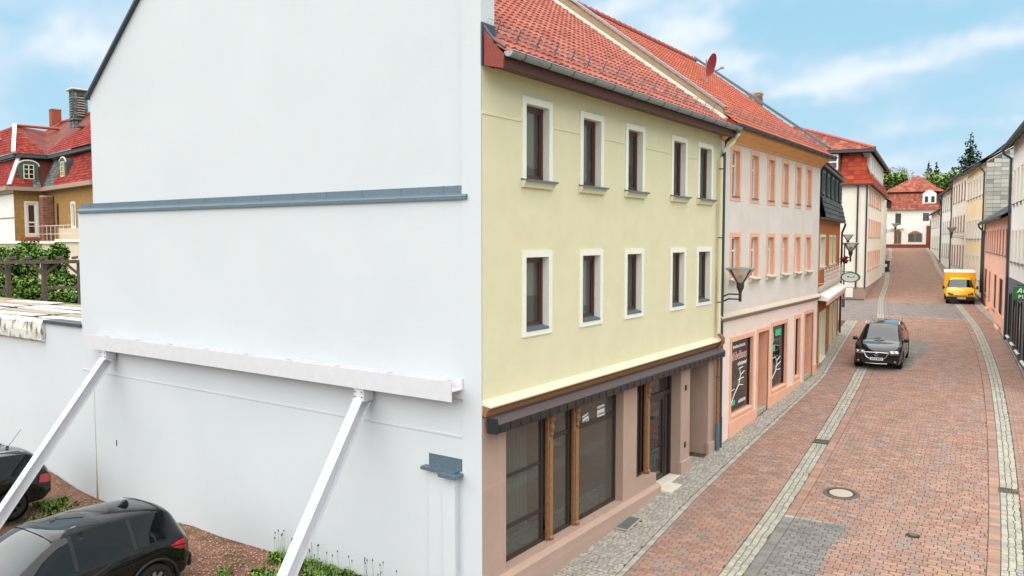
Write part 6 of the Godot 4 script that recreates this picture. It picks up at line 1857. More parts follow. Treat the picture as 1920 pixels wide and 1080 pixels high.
func make_wagon() -> void:
	var t := thing("black_estate_car", "black estate car with silver roof rails parked behind the left steel strut", "car", Vector3(-12.55, -0.02, 3.35), -0.03, "cars parked in the yard")
	var c := {"z0": -2.25, "z1": 2.25, "stations": 80, "wr": 0.31, "arch": 0.365, "wheels": [-1.28, 1.4], "bow_f": 0.3, "bow_r": 0.14, "rim": M.dark_alloy, "spokes": 7,
		"top": [[-2.25, 0.86], [-2.2, 0.98], [-1.95, 1.30], [-1.75, 1.40], [-1.0, 1.455], [-0.1, 1.47], [0.3, 1.42], [1.0, 1.03], [1.2, 0.97], [1.8, 0.88], [2.15, 0.74], [2.25, 0.62]],
		"belt": [[-2.25, 0.80], [-2.1, 0.93], [-1.0, 0.95], [0.6, 0.91], [1.2, 0.88], [1.8, 0.80], [2.15, 0.68], [2.25, 0.58]],
		"hw": [[-2.25, 0.78], [-2.0, 0.85], [-1.0, 0.88], [1.0, 0.88], [1.8, 0.85], [2.25, 0.76]],
		"rw": [[-2.25, 0.66], [-1.8, 0.58], [0.1, 0.60], [0.4, 0.64], [1.0, 0.74], [2.25, 0.70]],
		"low": [[-2.25, 0.42], [-2.0, 0.28], [1.9, 0.24], [2.25, 0.3]], "cuts": [0.28, 1.0, -1.92, -2.15]}
	var pc := func(zz: float, v: int, _s: int) -> String:
		if v >= 9 and zz > 0.28 and zz < 1.0: return "windscreen"
		if v >= 10 and zz < -1.9 and zz > -2.15: return "rear_window"
		if (v == 6 or v == 7 or v == 8) and zz > -1.85 and zz < 0.9:
			if absf(zz) < 0.05 or absf(zz + 1.0) < 0.05: return "pillar#%d%d" % [_s, int(zz < -0.5)]
			return "side_window#%d%d%d" % [_s, int(zz < 0.0), int(zz < -1.0)]
		return "body"
	car_body(t, c, pc, {"body": M.black_paint, "windscreen": M.screen_glass, "rear_window": M.car_glass, "side_window": M.car_glass, "pillar": M.black_plastic})
	for s in [-1, 1]:
		var m := MB.new()
		m.tube([Vector3(0.58 * s, 1.42, -1.65), Vector3(0.59 * s, 1.485, -1.5), Vector3(0.60 * s, 1.515, -0.6), Vector3(0.61 * s, 1.49, 0.0), Vector3(0.62 * s, 1.42, 0.2)], 0.02, 8)
		part(t, "roof_rail", m, M.chrome)
		m = MB.new()
		var lo := [on_side(c, -1.93, 0.70, 0.02), on_side(c, -2.12, 0.68, 0.035), on_side(c, -2.22, 0.68, 0.03)]
		var hi := [on_side(c, -1.96, 0.88, 0.03), on_side(c, -2.10, 0.88, 0.05), on_side(c, -2.2, 0.84, 0.045)]
		for i in 2:
			var k := Vector3(s, 1, 1)
			if s > 0: m.quad(lo[i] * k, hi[i] * k, hi[i + 1] * k, lo[i + 1] * k)
			else: m.quad(lo[i] * k, lo[i + 1] * k, hi[i + 1] * k, hi[i] * k)
		part(t, "tail_light", m, M.tail_red)
	var m2 := MB.new(); m2.tube([Vector3(0, 1.44, -1.55), Vector3(0.0, 1.50, -1.60), Vector3(0, 1.82, -1.86)], 0.006, 5); m2.lathe([Vector2(0.04, 0), Vector2(0.02, 0.05), Vector2(0, 0.06)], 10, Transform3D(Basis.IDENTITY, Vector3(0, 1.435, -1.55)))
	part(t, "antenna", m2, M.black_plastic)
	flank_line(t, c, [Vector2(-0.95, 0.66), Vector2(-1.0, 0.93)], 0.0045); flank_line(t, c, [Vector2(0.0, 0.3), Vector2(0.0, 0.92)], 0.0045)
	mirror(t, Vector3(0.9, 0.97, 0.65), M.black_paint)

func make_van() -> void:
	var z := -48.3
	var t := thing("yellow_delivery_van", "yellow delivery van with white topped box body parked on the right of the street", "van", Vector3(1.98, gy(z), z))
	t.basis = (Basis(Vector3(1, 0, 0), 0.035) * Basis(Vector3.UP, 0.135)).scaled(Vector3.ONE * 0.91)
	var m := MB.new(); m.cbox(Vector3(0, 1.30, -0.95), Vector3(1.90, 1.50, 2.75), 0.03)
	var bx := part(t, "box_body", m, M.post_yellow)
	m = MB.new(); m.cbox(Vector3(0, 2.07, -0.95), Vector3(1.92, 0.05, 2.77), 0.015)
	part(bx, "roof", m, M.van_roof)
	var c := {"z0": 0.35, "z1": 2.0, "stations": 40, "wr": 0.32, "arch": 0.37, "wheels": [1.32], "bow_f": 0.16, "bow_r": 0.0,
		"top": [[0.35, 1.74], [0.75, 1.72], [0.95, 1.66], [1.55, 1.12], [1.7, 1.05], [1.92, 0.88], [2.0, 0.60]],
		"belt": [[0.35, 1.04], [1.5, 1.02], [1.7, 0.96], [1.92, 0.80], [2.0, 0.54]],
		"hw": [[0.35, 0.88], [1.5, 0.88], [1.9, 0.86], [2.0, 0.84]],
		"rw": [[0.35, 0.66], [0.9, 0.64], [1.5, 0.76], [1.7, 0.82], [2.0, 0.80]],
		"low": [[0.35, 0.3], [2.0, 0.46]], "cuts": [0.98, 1.54]}
	var pc := func(zz: float, v: int, _s: int) -> String:
		if v >= 9 and zz > 0.98 and zz < 1.54: return "windscreen"
		if (v == 6 or v == 7 or v == 8) and zz > 0.55 and zz < 1.45: return "side_window#%d" % _s
		return "body"
	car_body(t, c, pc, {"body": M.post_yellow, "windscreen": M.screen_glass, "side_window": M.car_glass})
	m = MB.new(); m.cbox(Vector3(0, 0.38, 1.95), Vector3(1.66, 0.26, 0.16), 0.03)
	part(t, "bumper", m, M.black_plastic)
	for s in [-1, 1]:
		m = MB.new(); m.cbox(Vector3.ZERO, Vector3(0.34, 0.12, 0.06), 0.03)
		var hl := part(t, "headlight", m, M.black_plastic)
		hl.transform = Transform3D(Basis(Vector3.UP, 0.25 * s) * Basis(Vector3(0, 0, 1), 0.22 * s) * Basis(Vector3.RIGHT, -0.25), Vector3(0.60 * s, 0.70, 1.95))
		m = MB.new(); m.lathe([Vector2(0.0, 0.0), Vector2(0.05, 0.0), Vector2(0.045, 0.02), Vector2(0.0, 0.03)], 12, Transform3D(Basis(Vector3.RIGHT, PI / 2), Vector3(-0.06 * s, 0.0, 0.028)))
		part(hl, "lens", m, M.lamp_clear)
		m = MB.new(); m.cbox(Vector3(1.02 * s, 1.10, 1.42), Vector3(0.13, 0.24, 0.10), 0.03); m.bar(Vector3(0.84 * s, 1.04, 1.42), Vector3(0.98 * s, 1.08, 1.42), 0.04, 0.04)
		part(t, "mirror", m, M.black_plastic)
		wheel(t, Vector3(0.80 * s, 0.32, -1.35), s, 0.32, M.dark_alloy, 6)
	line_piece(t, "grille_slot", [Vector3(-0.36, 0.615, 2.02), Vector3(0, 0.60, 2.04), Vector3(0.36, 0.615, 2.02)], 0.014, M.seam)
	line_piece(t, "seam", [Vector3(-0.80, 1.05, 1.53), Vector3(0, 1.10, 1.60), Vector3(0.80, 1.05, 1.53)], 0.018, M.seam)
	m = MB.new(); m.box(Vector3(0, 0.42, -0.9), Vector3(1.5, 0.3, 2.6))
	part(t, "chassis", m, M.black_plastic)
	plate(t, Vector3(0.05, 0.42, 2.04), Basis.IDENTITY, "BN P 3011")

# ---------------------------------------------------------------- lamps, signs, bins
func lamp_head(t: Node3D, at: Vector3, k: float) -> void:      # an inverted cone of glass held by four dark ribs
	var m := MB.new()
	var xf := Transform3D(Basis.from_scale(Vector3.ONE * k), at)
	m.lathe([Vector2(0.10, 0.0), Vector2(0.365, 0.36)], 24, xf)
	part(t, "glass_cone", m, M.lamp_glass)
	m = MB.new()
	m.lathe([Vector2(0.0, -0.02), Vector2(0.085, -0.02), Vector2(0.085, 0.14), Vector2(0.06, 0.20), Vector2(0.0, 0.21)], 14, xf)
	part(t, "lamp_tube", m, M.white_net)
	m = MB.new()
	m.lathe([Vector2(0.36, 0.355), Vector2(0.385, 0.355), Vector2(0.385, 0.385), Vector2(0.30, 0.405), Vector2(0.0, 0.42)], 28, xf)
	part(t, "lid", m, M.gutter_zinc)
	for i in 4:
		var a := TAU * i / 4 + 0.5
		m = MB.new(); m.bar(xf * Vector3(cos(a) * 0.10, 0, sin(a) * 0.10), xf * Vector3(cos(a) * 0.375, 0.36, sin(a) * 0.375), 0.032 * k, 0.02 * k)
		part(t, "rib", m, M.lamp_metal)
	m = MB.new()
	m.lathe([Vector2(0.0, -0.24), Vector2(0.055, -0.24), Vector2(0.06, -0.20), Vector2(0.095, -0.14), Vector2(0.10, 0.0), Vector2(0.075, 0.03), Vector2(0.0, 0.03)], 16, xf)
	part(t, "socket", m, M.lamp_metal)
func wall_lamp(label: String, at: Vector3, to_wall: Vector3, k := 1.0) -> void:     # at: foot of the head's stem, to_wall: from there to the wall
	var t := thing("wall_lamp", label, "street lamp", at + to_wall, 0.0, "street lamps")
	var o := -to_wall
	var m := MB.new(); m.tube([o, o + Vector3(0, 0.30, 0)], 0.04 * k, 10)
	part(t, "stem", m, M.lamp_metal)
	for y in [0.06, 0.19]:
		m = MB.new(); m.tube([o + Vector3(0, y, 0), o + to_wall * 0.6 + Vector3(0, y, 0), o + to_wall * 0.99 + Vector3(0, y - 0.10, 0)], 0.022 * k, 6)
		part(t, "arm", m, M.lamp_metal)
	m = MB.new(); m.cbox(o + to_wall * 0.98 + Vector3(0, 0.03, 0), Vector3(0.06, 0.34, 0.06), 0.01)
	part(t, "wall_plate", m, M.lamp_metal)
	lamp_head(t, o + Vector3(0, 0.50, 0), k)
func make_small_things() -> void:
	wall_lamp("large glass cone wall lamp on two dark arms between yellow and pink house", Vector3(0.52, 4.62, -10.72), Vector3(-0.52, 0, 0))
	wall_lamp("glass cone wall lamp at the far end of the orange house", Vector3(-0.80, 5.22, -30.0), Vector3(-0.55, 0, -0.05))
	wall_lamp("small wall lamp on the beige house on the right", Vector3(-0.1, 6.35, -62.7), Vector3(0.85, 0, 0.0))
	wall_lamp("small wall lamp on the narrow house on the far left side", Vector3(-6.9, 7.0, -79.0), Vector3(-0.9, 0, 0.0))
	var z := -41.9
	var t := thing("lamp_post", "slender street lamp post with a glass cone at the crossing", "street lamp", Vector3(-3.66, gy(z), z), 0.0, "street lamps")
	var m := MB.new(); m.tube([Vector3.ZERO, Vector3(0, 3.9, 0)], 0.045, 10); m.lathe([Vector2(0.09, 0), Vector2(0.09, 0.5), Vector2(0.05, 0.6)], 12)
	part(t, "pole", m, M.dark_zinc)
	lamp_head(t, Vector3(0.18, 4.12, 0), 0.9)
	m = MB.new(); m.tube([Vector3(0, 3.85, 0), Vector3(0.18, 3.92, 0)], 0.03, 6)
	part(t, "arm", m, M.lamp_metal)
	t = thing("flower_basket", "small red flower basket hanging by the lamp on the orange house", "flower basket", Vector3(-1.05, 5.28, -30.1))
	m = MB.new()
	for i in 26:
		var d := Vector3(rng.randfn(), rng.randfn(), rng.randfn()).normalized() * rng.randf_range(0.06, 0.16)
		m.cbox(d + Vector3(0, 0.05, 0), Vector3.ONE * 0.08, 0.025, Basis.from_euler(Vector3(d.x * 20, d.y * 20, 0)))
	part(t, "blossoms", m, M.red_flower)
	m = MB.new(); m.lathe([Vector2(0.0, -0.16), Vector2(0.09, -0.14), Vector2(0.14, 0.0), Vector2(0.12, 0.0)], 12)
	part(t, "pot", m, M.black_plastic)
	# oval shop sign
	var of := Fr.new(Vector2(-0.03, -20.98), Vector2(-1.36, -30.3))
	var at := of.p(7.6, 4.55, 0.62)
	t = thing("oval_sign", "oval white shop sign with green rim hanging from the orange house", "sign", at)
	var ob := Basis(Vector3.RIGHT, PI / 2) * Basis.from_scale(Vector3(1, 1, 0.56))
	m = MB.new(); m.lathe([Vector2(0, -0.03), Vector2(0.36, -0.03), Vector2(0.36, 0.03), Vector2(0, 0.03)], 36, Transform3D(ob, Vector3.ZERO), false)
	part(t, "face", m, M.sign_white)
	m = MB.new(); m.lathe([Vector2(0.36, -0.05), Vector2(0.425, -0.05), Vector2(0.425, 0.05), Vector2(0.36, 0.05), Vector2(0.36, -0.05)], 36, Transform3D(ob, Vector3.ZERO), false)
	part(t, "rim", m, M.sign_green)
	m = MB.new(); m.cbox(Vector3(-0.08, 0.02, 0.032), Vector3(0.10, 0.05, 0.006), 0.002); m.cbox(Vector3(0.04, -0.01, 0.032), Vector3(0.08, 0.03, 0.006), 0.002); m.cbox(Vector3(0.15, 0.02, 0.032), Vector3(0.06, 0.05, 0.006), 0.002)
	part(t, "emblem", m, M.black_metal)
	m = MB.new(); m.tube([Vector3(-0.62, 0.26, 0), Vector3(0.1, 0.26, 0)], 0.014, 6); m.tube([Vector3(0, 0.2, 0), Vector3(0, 0.27, 0)], 0.01, 6)
	part(t, "bracket", m, M.black_metal)
	# bins
	for i in 2:
		var bz := -70.0 - i * 0.3
		t = thing("wheelie_bin", ["dark green wheelie bin with white label on the left pavement", "smaller dark bin half hidden beside the green wheelie bin"][i], "bin", Vector3(-6.15 - i * 0.75, gy(bz), bz), 0.0, "bins on the pavement")
		var s: float = [1.0, 0.75][i]
		m = MB.new()
		m.prism(PackedVector2Array([Vector2(-0.24, 0.06) * s, Vector2(0.24, 0.06) * s, Vector2(0.31, 0.95) * s, Vector2(-0.31, 0.95) * s]), Vector3(0, 0, 0.33 * s), Vector3.RIGHT, Vector3.UP, Vector3(0, 0, -0.66 * s))
		part(t, "tub", m, M.bin_green)
		m = MB.new(); m.cbox(Vector3(0, 0.99 * s, 0), Vector3(0.68, 0.08, 0.74) * s, 0.02)
		part(t, "lid", m, M.bin_green)
		for k in [-1, 1]:
			m = MB.new(); m.tube([Vector3(0.20 * k * s, 0.1 * s, -0.3 * s), Vector3(0.28 * k * s, 0.1 * s, -0.3 * s)], 0.1 * s, 12)
			part(t, "wheel", m, M.tyre)
		if i == 0:
			m = MB.new(); m.box(Vector3(0.02, 0.62, 0.335), Vector3(0.3, 0.26, 0.006))
			part(t, "label", m, M.paper)

# ---------------------------------------------------------------- leaves and trees
func leaves(parent: Node3D, called: String, blobs: Array, n: int, size: float, palette: Array, up := 0.2, flat := 0.5) -> MeshInstance3D:
	var v := PackedVector3Array()
	var nn := PackedVector3Array()
	var cc := PackedColorArray()
	var vol := []
	for b in blobs: vol.append(b[1].x * b[1].y * b[1].z)
	for i in n:
		var b: Array = blobs[pick(vol)]
		var d := Vector3(rng.randfn(), rng.randfn(), rng.randfn()).normalized()
		var r := pow(rng.randf(), 0.30)
		var c: Vector3 = b[0] + Vector3(d.x * b[1].x, d.y * b[1].y, d.z * b[1].z) * r
		var x := Vector3(rng.randfn(), rng.randfn() * flat, rng.randfn()).normalized()
		var y := x.cross(Vector3(rng.randfn(), rng.randfn(), rng.randfn())).normalized()
		var s := size * rng.randf_range(0.6, 1.35)
		var k := x.cross(y)
		if k.dot(d + Vector3.UP * up) < 0: k = -k
		var a := c - x * s * 0.5
		var e := c + x * s * 0.5
		var p := c + y * s * 0.32
		var q := c - y * s * 0.32
		var kk := (k + d * 0.5).normalized()
		v.append_array([a, p, e, a, e, q]); nn.append_array([kk, kk, kk, kk, kk, kk])
		var col := vary(palette[rng.randi() % palette.size()], 0.2)
		for j in 6: cc.append(col)
	var arr := []
	arr.resize(Mesh.ARRAY_MAX)
	arr[Mesh.ARRAY_VERTEX] = v; arr[Mesh.ARRAY_NORMAL] = nn; arr[Mesh.ARRAY_COLOR] = cc
	var me := ArrayMesh.new(); me.add_surface_from_arrays(Mesh.PRIMITIVE_TRIANGLES, arr)
	var o := MeshInstance3D.new(); o.name = called; o.mesh = me; o.material_override = M.leaf_multi
	parent.add_child(o, true)
	return o
const LEAF := [Color(0.11, 0.22, 0.035), Color(0.14, 0.27, 0.04), Color(0.08, 0.17, 0.03), Color(0.17, 0.30, 0.06)]
const MID_LEAF := [Color(0.15, 0.29, 0.045), Color(0.19, 0.34, 0.05), Color(0.11, 0.22, 0.035), Color(0.23, 0.38, 0.07)]
const LIGHT_LEAF := [Color(0.24, 0.38, 0.06), Color(0.30, 0.44, 0.08), Color(0.19, 0.32, 0.06), Color(0.34, 0.47, 0.12)]
const DARK_LEAF := [Color(0.035, 0.075, 0.04), Color(0.05, 0.10, 0.05), Color(0.03, 0.06, 0.035), Color(0.06, 0.11, 0.06)]
func limbs(m: MB, at: Vector3, dir: Vector3, len: float, r: float, depth: int) -> Array:
	var tips := []
	var e := at + dir * len
	var mid := at + dir * len * 0.5 + Vector3(rng.randfn(), 0, rng.randfn()) * len * 0.05
	m.tube([at, mid, e], r * 0.85, 5 if depth > 1 else 4, false)
	if depth == 0: return [e]
	for i in 3:
		var d := (dir + Vector3(rng.randfn(), rng.randf() * 0.6, rng.randfn()) * 0.6).normalized()
		tips.append_array(limbs(m, mid.lerp(e, rng.randf_range(0.2, 1.0)), d, len * rng.randf_range(0.6, 0.8), r * 0.6, depth - 1))
	return tips
func tree(called: String, label: String, at: Vector3, hgt: float, wid: float, palette: Array, n: int, size: float, group := "trees beyond the roofs") -> void:
	var t := thing(called, label, "tree", at, 0.0, group)
	var m := MB.new()
	m.lathe([Vector2(hgt * 0.035, -0.5), Vector2(hgt * 0.025, hgt * 0.3), Vector2(hgt * 0.01, hgt * 0.8)], 8)
	var tips := []
	for i in 7: tips.append_array(limbs(m, Vector3(0, hgt * rng.randf_range(0.3, 0.5), 0), Vector3(rng.randfn() * 0.8, 1.0, rng.randfn() * 0.8).normalized(), hgt * 0.22, hgt * 0.010, 3))
	part(t, "trunk", m, M.pale_bark if called == "bare_tree" else M.bark)
	var blobs := []
	if called == "bare_tree":
		for e in tips: blobs.append([e, Vector3.ONE * wid * 0.05])
	for i in (0 if called == "bare_tree" else 16):
		var p := Vector3(rng.randfn() * wid * 0.22, hgt * rng.randf_range(0.42, 0.9), rng.randfn() * wid * 0.22)
		var s := wid * rng.randf_range(0.13, 0.24)
		blobs.append([p, Vector3(s, s * 0.8, s)])
	leaves(t, "crown", blobs, n, size, palette)
func conifer(label: String, at: Vector3, hgt: float, wid: float, n: int, size: float) -> void:
	var t := thing("conifer", label, "tree", at, 0.0, "conifers beyond the roofs")
	var m := MB.new(); m.lathe([Vector2(hgt * 0.02, -0.5), Vector2(hgt * 0.003, hgt)], 8)
	part(t, "trunk", m, M.bark)
	var blobs := []
	var rings := 22
	for j in rings:
		var k := float(j) / (rings - 1)
		var y := hgt * (0.22 + 0.76 * k)
		var rad := wid * 0.5 * (1.0 - k * 0.93) * rng.randf_range(0.75, 1.12)
		for i in 5:
			var a := TAU * (i + rng.randf() * 1.6) / 5.0
			var d := Vector3(cos(a), rng.randf_range(-0.35, 0.05), sin(a))
			blobs.append([Vector3(0, y, 0) + d * rad * rng.randf_range(0.35, 0.75), Vector3(rad * 0.42 * absf(d.x) + rad * 0.13, hgt * 0.03, rad * 0.42 * absf(d.z) + rad * 0.13) + Vector3.ONE * 0.06])
	leaves(t, "crown", blobs, n, size, DARK_LEAF, 0.6)
func make_trees() -> void:
	var P := func(px: float, dep: float) -> Vector3:    # ground at a survey point
		var q := bearing(px, dep, 0.0)
		return Vector3(q.x, gy(q.z), q.z)
	conifer("large dark conifer towering over the roofs on the right", P.call(1812, 135), 16.6, 11.0, 9000, 0.42)
	conifer("pointed conifer left of the large one above the end house", P.call(1736, 165), 12.6, 5.2, 3000, 0.45)
	conifer("second pointed conifer beside the bare tree", P.call(1750, 172), 12.2, 5.0, 3000, 0.45)
	tree("broadleaf_tree", "light green broadleaf tree beside the large conifer", P.call(1781, 142), 10.6, 10.0, LIGHT_LEAF, 6000, 0.42)
	tree("broadleaf_tree", "bright green tree behind the red mansard house", P.call(1652, 125), 10.8, 5.4, LIGHT_LEAF, 4000, 0.40)
	tree("broadleaf_tree", "darker green tree behind the end of the street on the left", P.call(1670, 150), 11.0, 7.0, LEAF, 4000, 0.45)
	tree("bare_tree", "pale nearly bare tree above the end house roof", P.call(1696, 160), 13.2, 13.0, [Color(0.50, 0.48, 0.40), Color(0.56, 0.52, 0.44), Color(0.44, 0.43, 0.32)], 2500, 0.24)
	tree("broadleaf_tree", "small dark tree top at the left picture edge beside the red house", P.call(-10, 95), 13.5, 7.0, DARK_LEAF, 2500, 0.4)

# ---------------------------------------------------------------- yard, annex, garden and the red house behind
const AHEAD := Vector3(-0.5709, 0, -0.8210)     # survey axes over the yard: the garden lies along AHEAD, ACROSS is square to it
const ACROSS := Vector3(0.8210, 0, -0.5709)
func bearing(px: float, dep: float, y: float) -> Vector3:      # survey point: dep metres along, px/1500 of that across
	var q := Vector3(7.66, 0, 10.18) + AHEAD * dep + ACROSS * dep * (px - 960.0) / 1500.0
	return Vector3(q.x, y, q.z)
func make_yard() -> void:
	var m := MB.new()
	for i in 30:
		for k in 8:
			var q := func(a: int, b: int) -> Vector3:
				var x := -30.0 + a
				var z := b * 1.75
				return Vector3(x, yard_y(x) + 0.025 * sin(x * 2.1 + z * 1.3) + 0.02 * sin(z * 2.7 - x), z)
			m.quad(q.call(i, k + 1), q.call(i + 1, k + 1), q.call(i + 1, k), q.call(i, k))
	for k in 8: m.quad(Vector3(0, -1.6, k * 1.75 + 1.75), Vector3(0, -1.6, k * 1.75), Vector3(0, 0.04, k * 1.75), Vector3(0, 0.04, k * 1.75 + 1.75))
	var yd := struct("yard", m, M.gravel)
	var pm := MB.new()
	pm.lathe([Vector2(0.0, 0.0), Vector2(0.5, 0.12), Vector2(0.42, 0.36), Vector2(0.0, 0.5)], 5, Transform3D.IDENTITY, false)
	var pme := pm.mesh()
	var xfs := []
	var cols := []
	var tones := [Color(0.46, 0.24, 0.175), Color(0.50, 0.28, 0.21), Color(0.36, 0.20, 0.15), Color(0.42, 0.28, 0.22), Color(0.40, 0.29, 0.24)]
	for i in 34000:
		var x := -rng.randf() * 20.0
		var z := rng.randf() * 7.0
		var p := Vector3(x, yard_y(x) + 0.025 * sin(x * 2.1 + z * 1.3) + 0.02 * sin(z * 2.7 - x), z)
		if z > 5.5 and x > -6.0: continue
		var s := rng.randf_range(0.012, 0.045)
		xfs.append(Transform3D(Basis(Vector3.UP, rng.randf() * TAU).scaled(Vector3(s, s * rng.randf_range(0.6, 1.0), s * rng.randf_range(0.7, 1.2))), p - Vector3(0, 0.006, 0)))
		cols.append(vary(tones[rng.randi() % 5], 0.25))
	many(yd, "gravel_stones", pme, M.pebble_multi, xfs, cols)
	# weeds along the foot of the wall
	var names_w := ["tuft with dark seed heads nearest the black SUV at the wall foot", "second tuft with seed heads from the black SUV along the wall", "third tuft with seed heads, midway between SUV and white strut", "tuft with seed heads just left of the white steel strut", "leafy tuft with seed heads just right of the white steel strut", "grassy tuft with seed heads nearest the corner of the gable"]
	var xs := [-4.85, -4.35, -3.85, -3.45, -2.55, -2.05]
	for i in 6:
		var t := thing("weed_tuft", names_w[i], "weed", Vector3(xs[i], yard_y(xs[i]), 0.18 + 0.1 * (i % 2)), 0.0, "weeds with seed heads by the gable")
		weed(t, [Vector3.ZERO, Vector3(0.15, 0, 0.1)], true)
	var spots := []
	for i in 60: spots.append(Vector2(-rng.randf_range(1.2, 5.2), pow(rng.randf(), 1.6) * 1.7 + 0.06))
	for i in 22: spots.append(Vector2(-rng.randf_range(9.6, 12.6), rng.randf_range(0.08, 2.2)))
	for i in 18: spots.append(Vector2(-rng.randf_range(7.2, 10.4), rng.randf_range(2.5, 6.5)))
	var wl := Node3D.new(); wl.name = "weed_cover"
	add_child(wl); wl.set_meta("kind", "stuff"); tag(wl, "low green weeds growing in the red gravel of the yard", "weeds")
	var at := []
	for q in spots: at.append(Vector3(q.x, yard_y(q.x), q.y))
	weed(wl, at, false)
	# low white annex that runs on from the gable
	var h := thing("white_annex", "low white annex with crumbling painted parapet and plank roof left of the gable", "annex", Vector3(-17, 0, -2.5))
	var g := Fr.new(Vector2(-26.0, -0.02), Vector2(-12.5, -0.02))
	m = MB.new()
	g.box(m, 11.6, 13.5, -0.5, 4.08, -0.3, 0.0); g.box(m, 0.0, 11.6, -0.5, 3.62, -0.3, -0.03)
	m.box(Vector3(-25.9, 1.8, -2.7), Vector3(0.3, 4.5, 5.0))
	wpart(h, "wall", m, M.white_plaster)
	m = MB.new()
	along(m, g, PackedVector2Array([Vector2(-0.30, 3.58), Vector2(0.02, 3.56), Vector2(0.10, 3.62), Vector2(0.12, 3.85), Vector2(0.09, 4.08), Vector2(0.0, 4.13), Vector2(-0.30, 4.13)]), 0.0, 11.58)
	wpart(h, "parapet", m, mat("peeling_paint", C8(232, 230, 222), 0.95, {"tex": noise_tex("peeling", 91, 0.012, 6, Color(0.16, 0.13, 0.10), Color(1.9, 1.9, 1.9), 512, 0.6), "nrm": tex.rough, "ns": 0.8, "scale3": Vector3(0.55, 0.28, 0.55)}))
	m = MB.new(); g.box(m, 11.6, 13.52, 4.082, 4.16, -0.35, 0.07)
	wpart(h, "edge_flashing", m, M.dark_zinc)
	m = MB.new()
	m.quad(Vector3(-25.9, 4.05, -0.3), Vector3(-12.5, 4.05, -0.3), Vector3(-12.3, 4.16, -3.2), Vector3(-25.9, 4.16, -3.2))
	var dk := wpart(h, "roof_deck", m, M.terrace_soil)
	var planks := [C8(232, 228, 222), C8(214, 208, 198), C8(190, 174, 156), C8(242, 240, 236)]
	for j in 5:
		for i in 4:
			m = MB.new()
			var x0 := -25.8 + i * 3.35 + rng.randf_range(-0.2, 0.2)
			var zz := -0.62 - j * 0.5
			m.cbox(Vector3(x0 + 1.6, 4.11 + j * 0.014 + rng.randf() * 0.03, zz), Vector3(3.2, 0.035, 0.42), 0.008, Basis(Vector3.UP, rng.randf_range(-0.04, 0.04)) * Basis(Vector3(0, 0, 1), rng.randf_range(-0.012, 0.012)))
			var k := rng.randi() % 4
			part(dk, "plank", m, mat("plank_%d" % k, planks[k], 0.9, {"tex": tex.wood, "scale3": Vector3(0.6, 5, 5)}))
	# rust streak and moss in the joint of the gable: real run-off stains
	# garden terrace
	m = MB.new()
	m.box(Vector3(-36, 1.5, -22.5), Vector3(46, 3.7, 38.4))
	struct("garden_terrace", m, M.terrace_soil)
	# pergola
	var pg := thing("pergola", "weathered grey timber pergola in the garden behind the annex", "pergola", bearing(82, 29.5, 3.35))
	var posts := [[-58.0, 28.6], [14.0, 29.3], [82.0, 29.5], [149.0, 29.7]]
	var tops := []
	for q in posts:
		m = MB.new()
		var b := bearing(q[0], q[1], 3.3)
		var e := bearing(q[0], q[1], 5.50)
		m.bar(b, e, 0.15, 0.15, Vector3.RIGHT)
		wpart(pg, "post", m, M.old_timber)
		tops.append(e)
	var ax: Vector3 = (tops[3] - tops[0]).normalized()
	var ac := ax.cross(Vector3.UP)
	for k in [-1, 1]:
		m = MB.new(); m.bar(tops[0] - ax * 0.5 + ac * 0.11 * k + Vector3(0, -0.05, 0), tops[3] + ax * 0.9 + ac * 0.11 * k + Vector3(0, -0.05, 0), 0.06, 0.12)
		wpart(pg, "beam", m, M.old_timber)
	for i in 8:
		m = MB.new()
		var p: Vector3 = tops[0] + ax * (0.52 * i + 0.1) + Vector3(0, 0.09, 0)
		m.bar(p - ac * 1.3, p + ac * 0.35 + ax * 0.15, 0.07, 0.09)
		wpart(pg, "rafter", m, M.old_timber)
	for i in 4:
		for s in [-1, 1]:
			if (i == 0 and s < 0) or (i == 1 and s > 0): continue
			m = MB.new(); m.bar(tops[i] + Vector3(0, -0.55, 0), tops[i] + ax * 0.5 * s + Vector3(0, -0.08, 0), 0.07, 0.09)
			wpart(pg, "brace", m, M.old_timber)
	m = MB.new(); m.bar(tops[2] + Vector3(0, -1.02, 0), tops[3] + ax * 0.8 + Vector3(0, -1.0, 0), 0.07, 0.10)
	m.bar(tops[2] + Vector3(0, -1.25, 0), tops[2] - ax * 0.8 + Vector3(0, -2.1, 0), 0.07, 0.08)
	wpart(pg, "rail", m, M.old_timber)
	m = MB.new(); m.bar(tops[0] + Vector3(0, -1.05, 0), tops[1] + Vector3(0, -1.1, 0), 0.06, 0.10)
	wpart(pg, "rail", m, M.old_timber)
	var tb := thing("garden_table", "pale weathered garden bench at the left edge beside the pergola", "bench", bearing(2, 27.6, 3.35))
	m = MB.new(); m.cbox(Vector3(0, 0.52, 0), Vector3(1.2, 0.06, 0.5), 0.01); m.cbox(Vector3(0.1, 0.74, -0.6), Vector3(1.0, 0.05, 0.4), 0.01)
	part(tb, "planks", m, M.pale_stone)
	for k in [-1, 1]:
		m = MB.new(); m.box(Vector3(0.42 * k, 0.25, 0), Vector3(0.08, 0.5, 0.4)); m.box(Vector3(0.42 * k, 0.36, -0.6), Vector3(0.07, 0.72, 0.3))
		part(tb, "leg", m, M.old_timber)
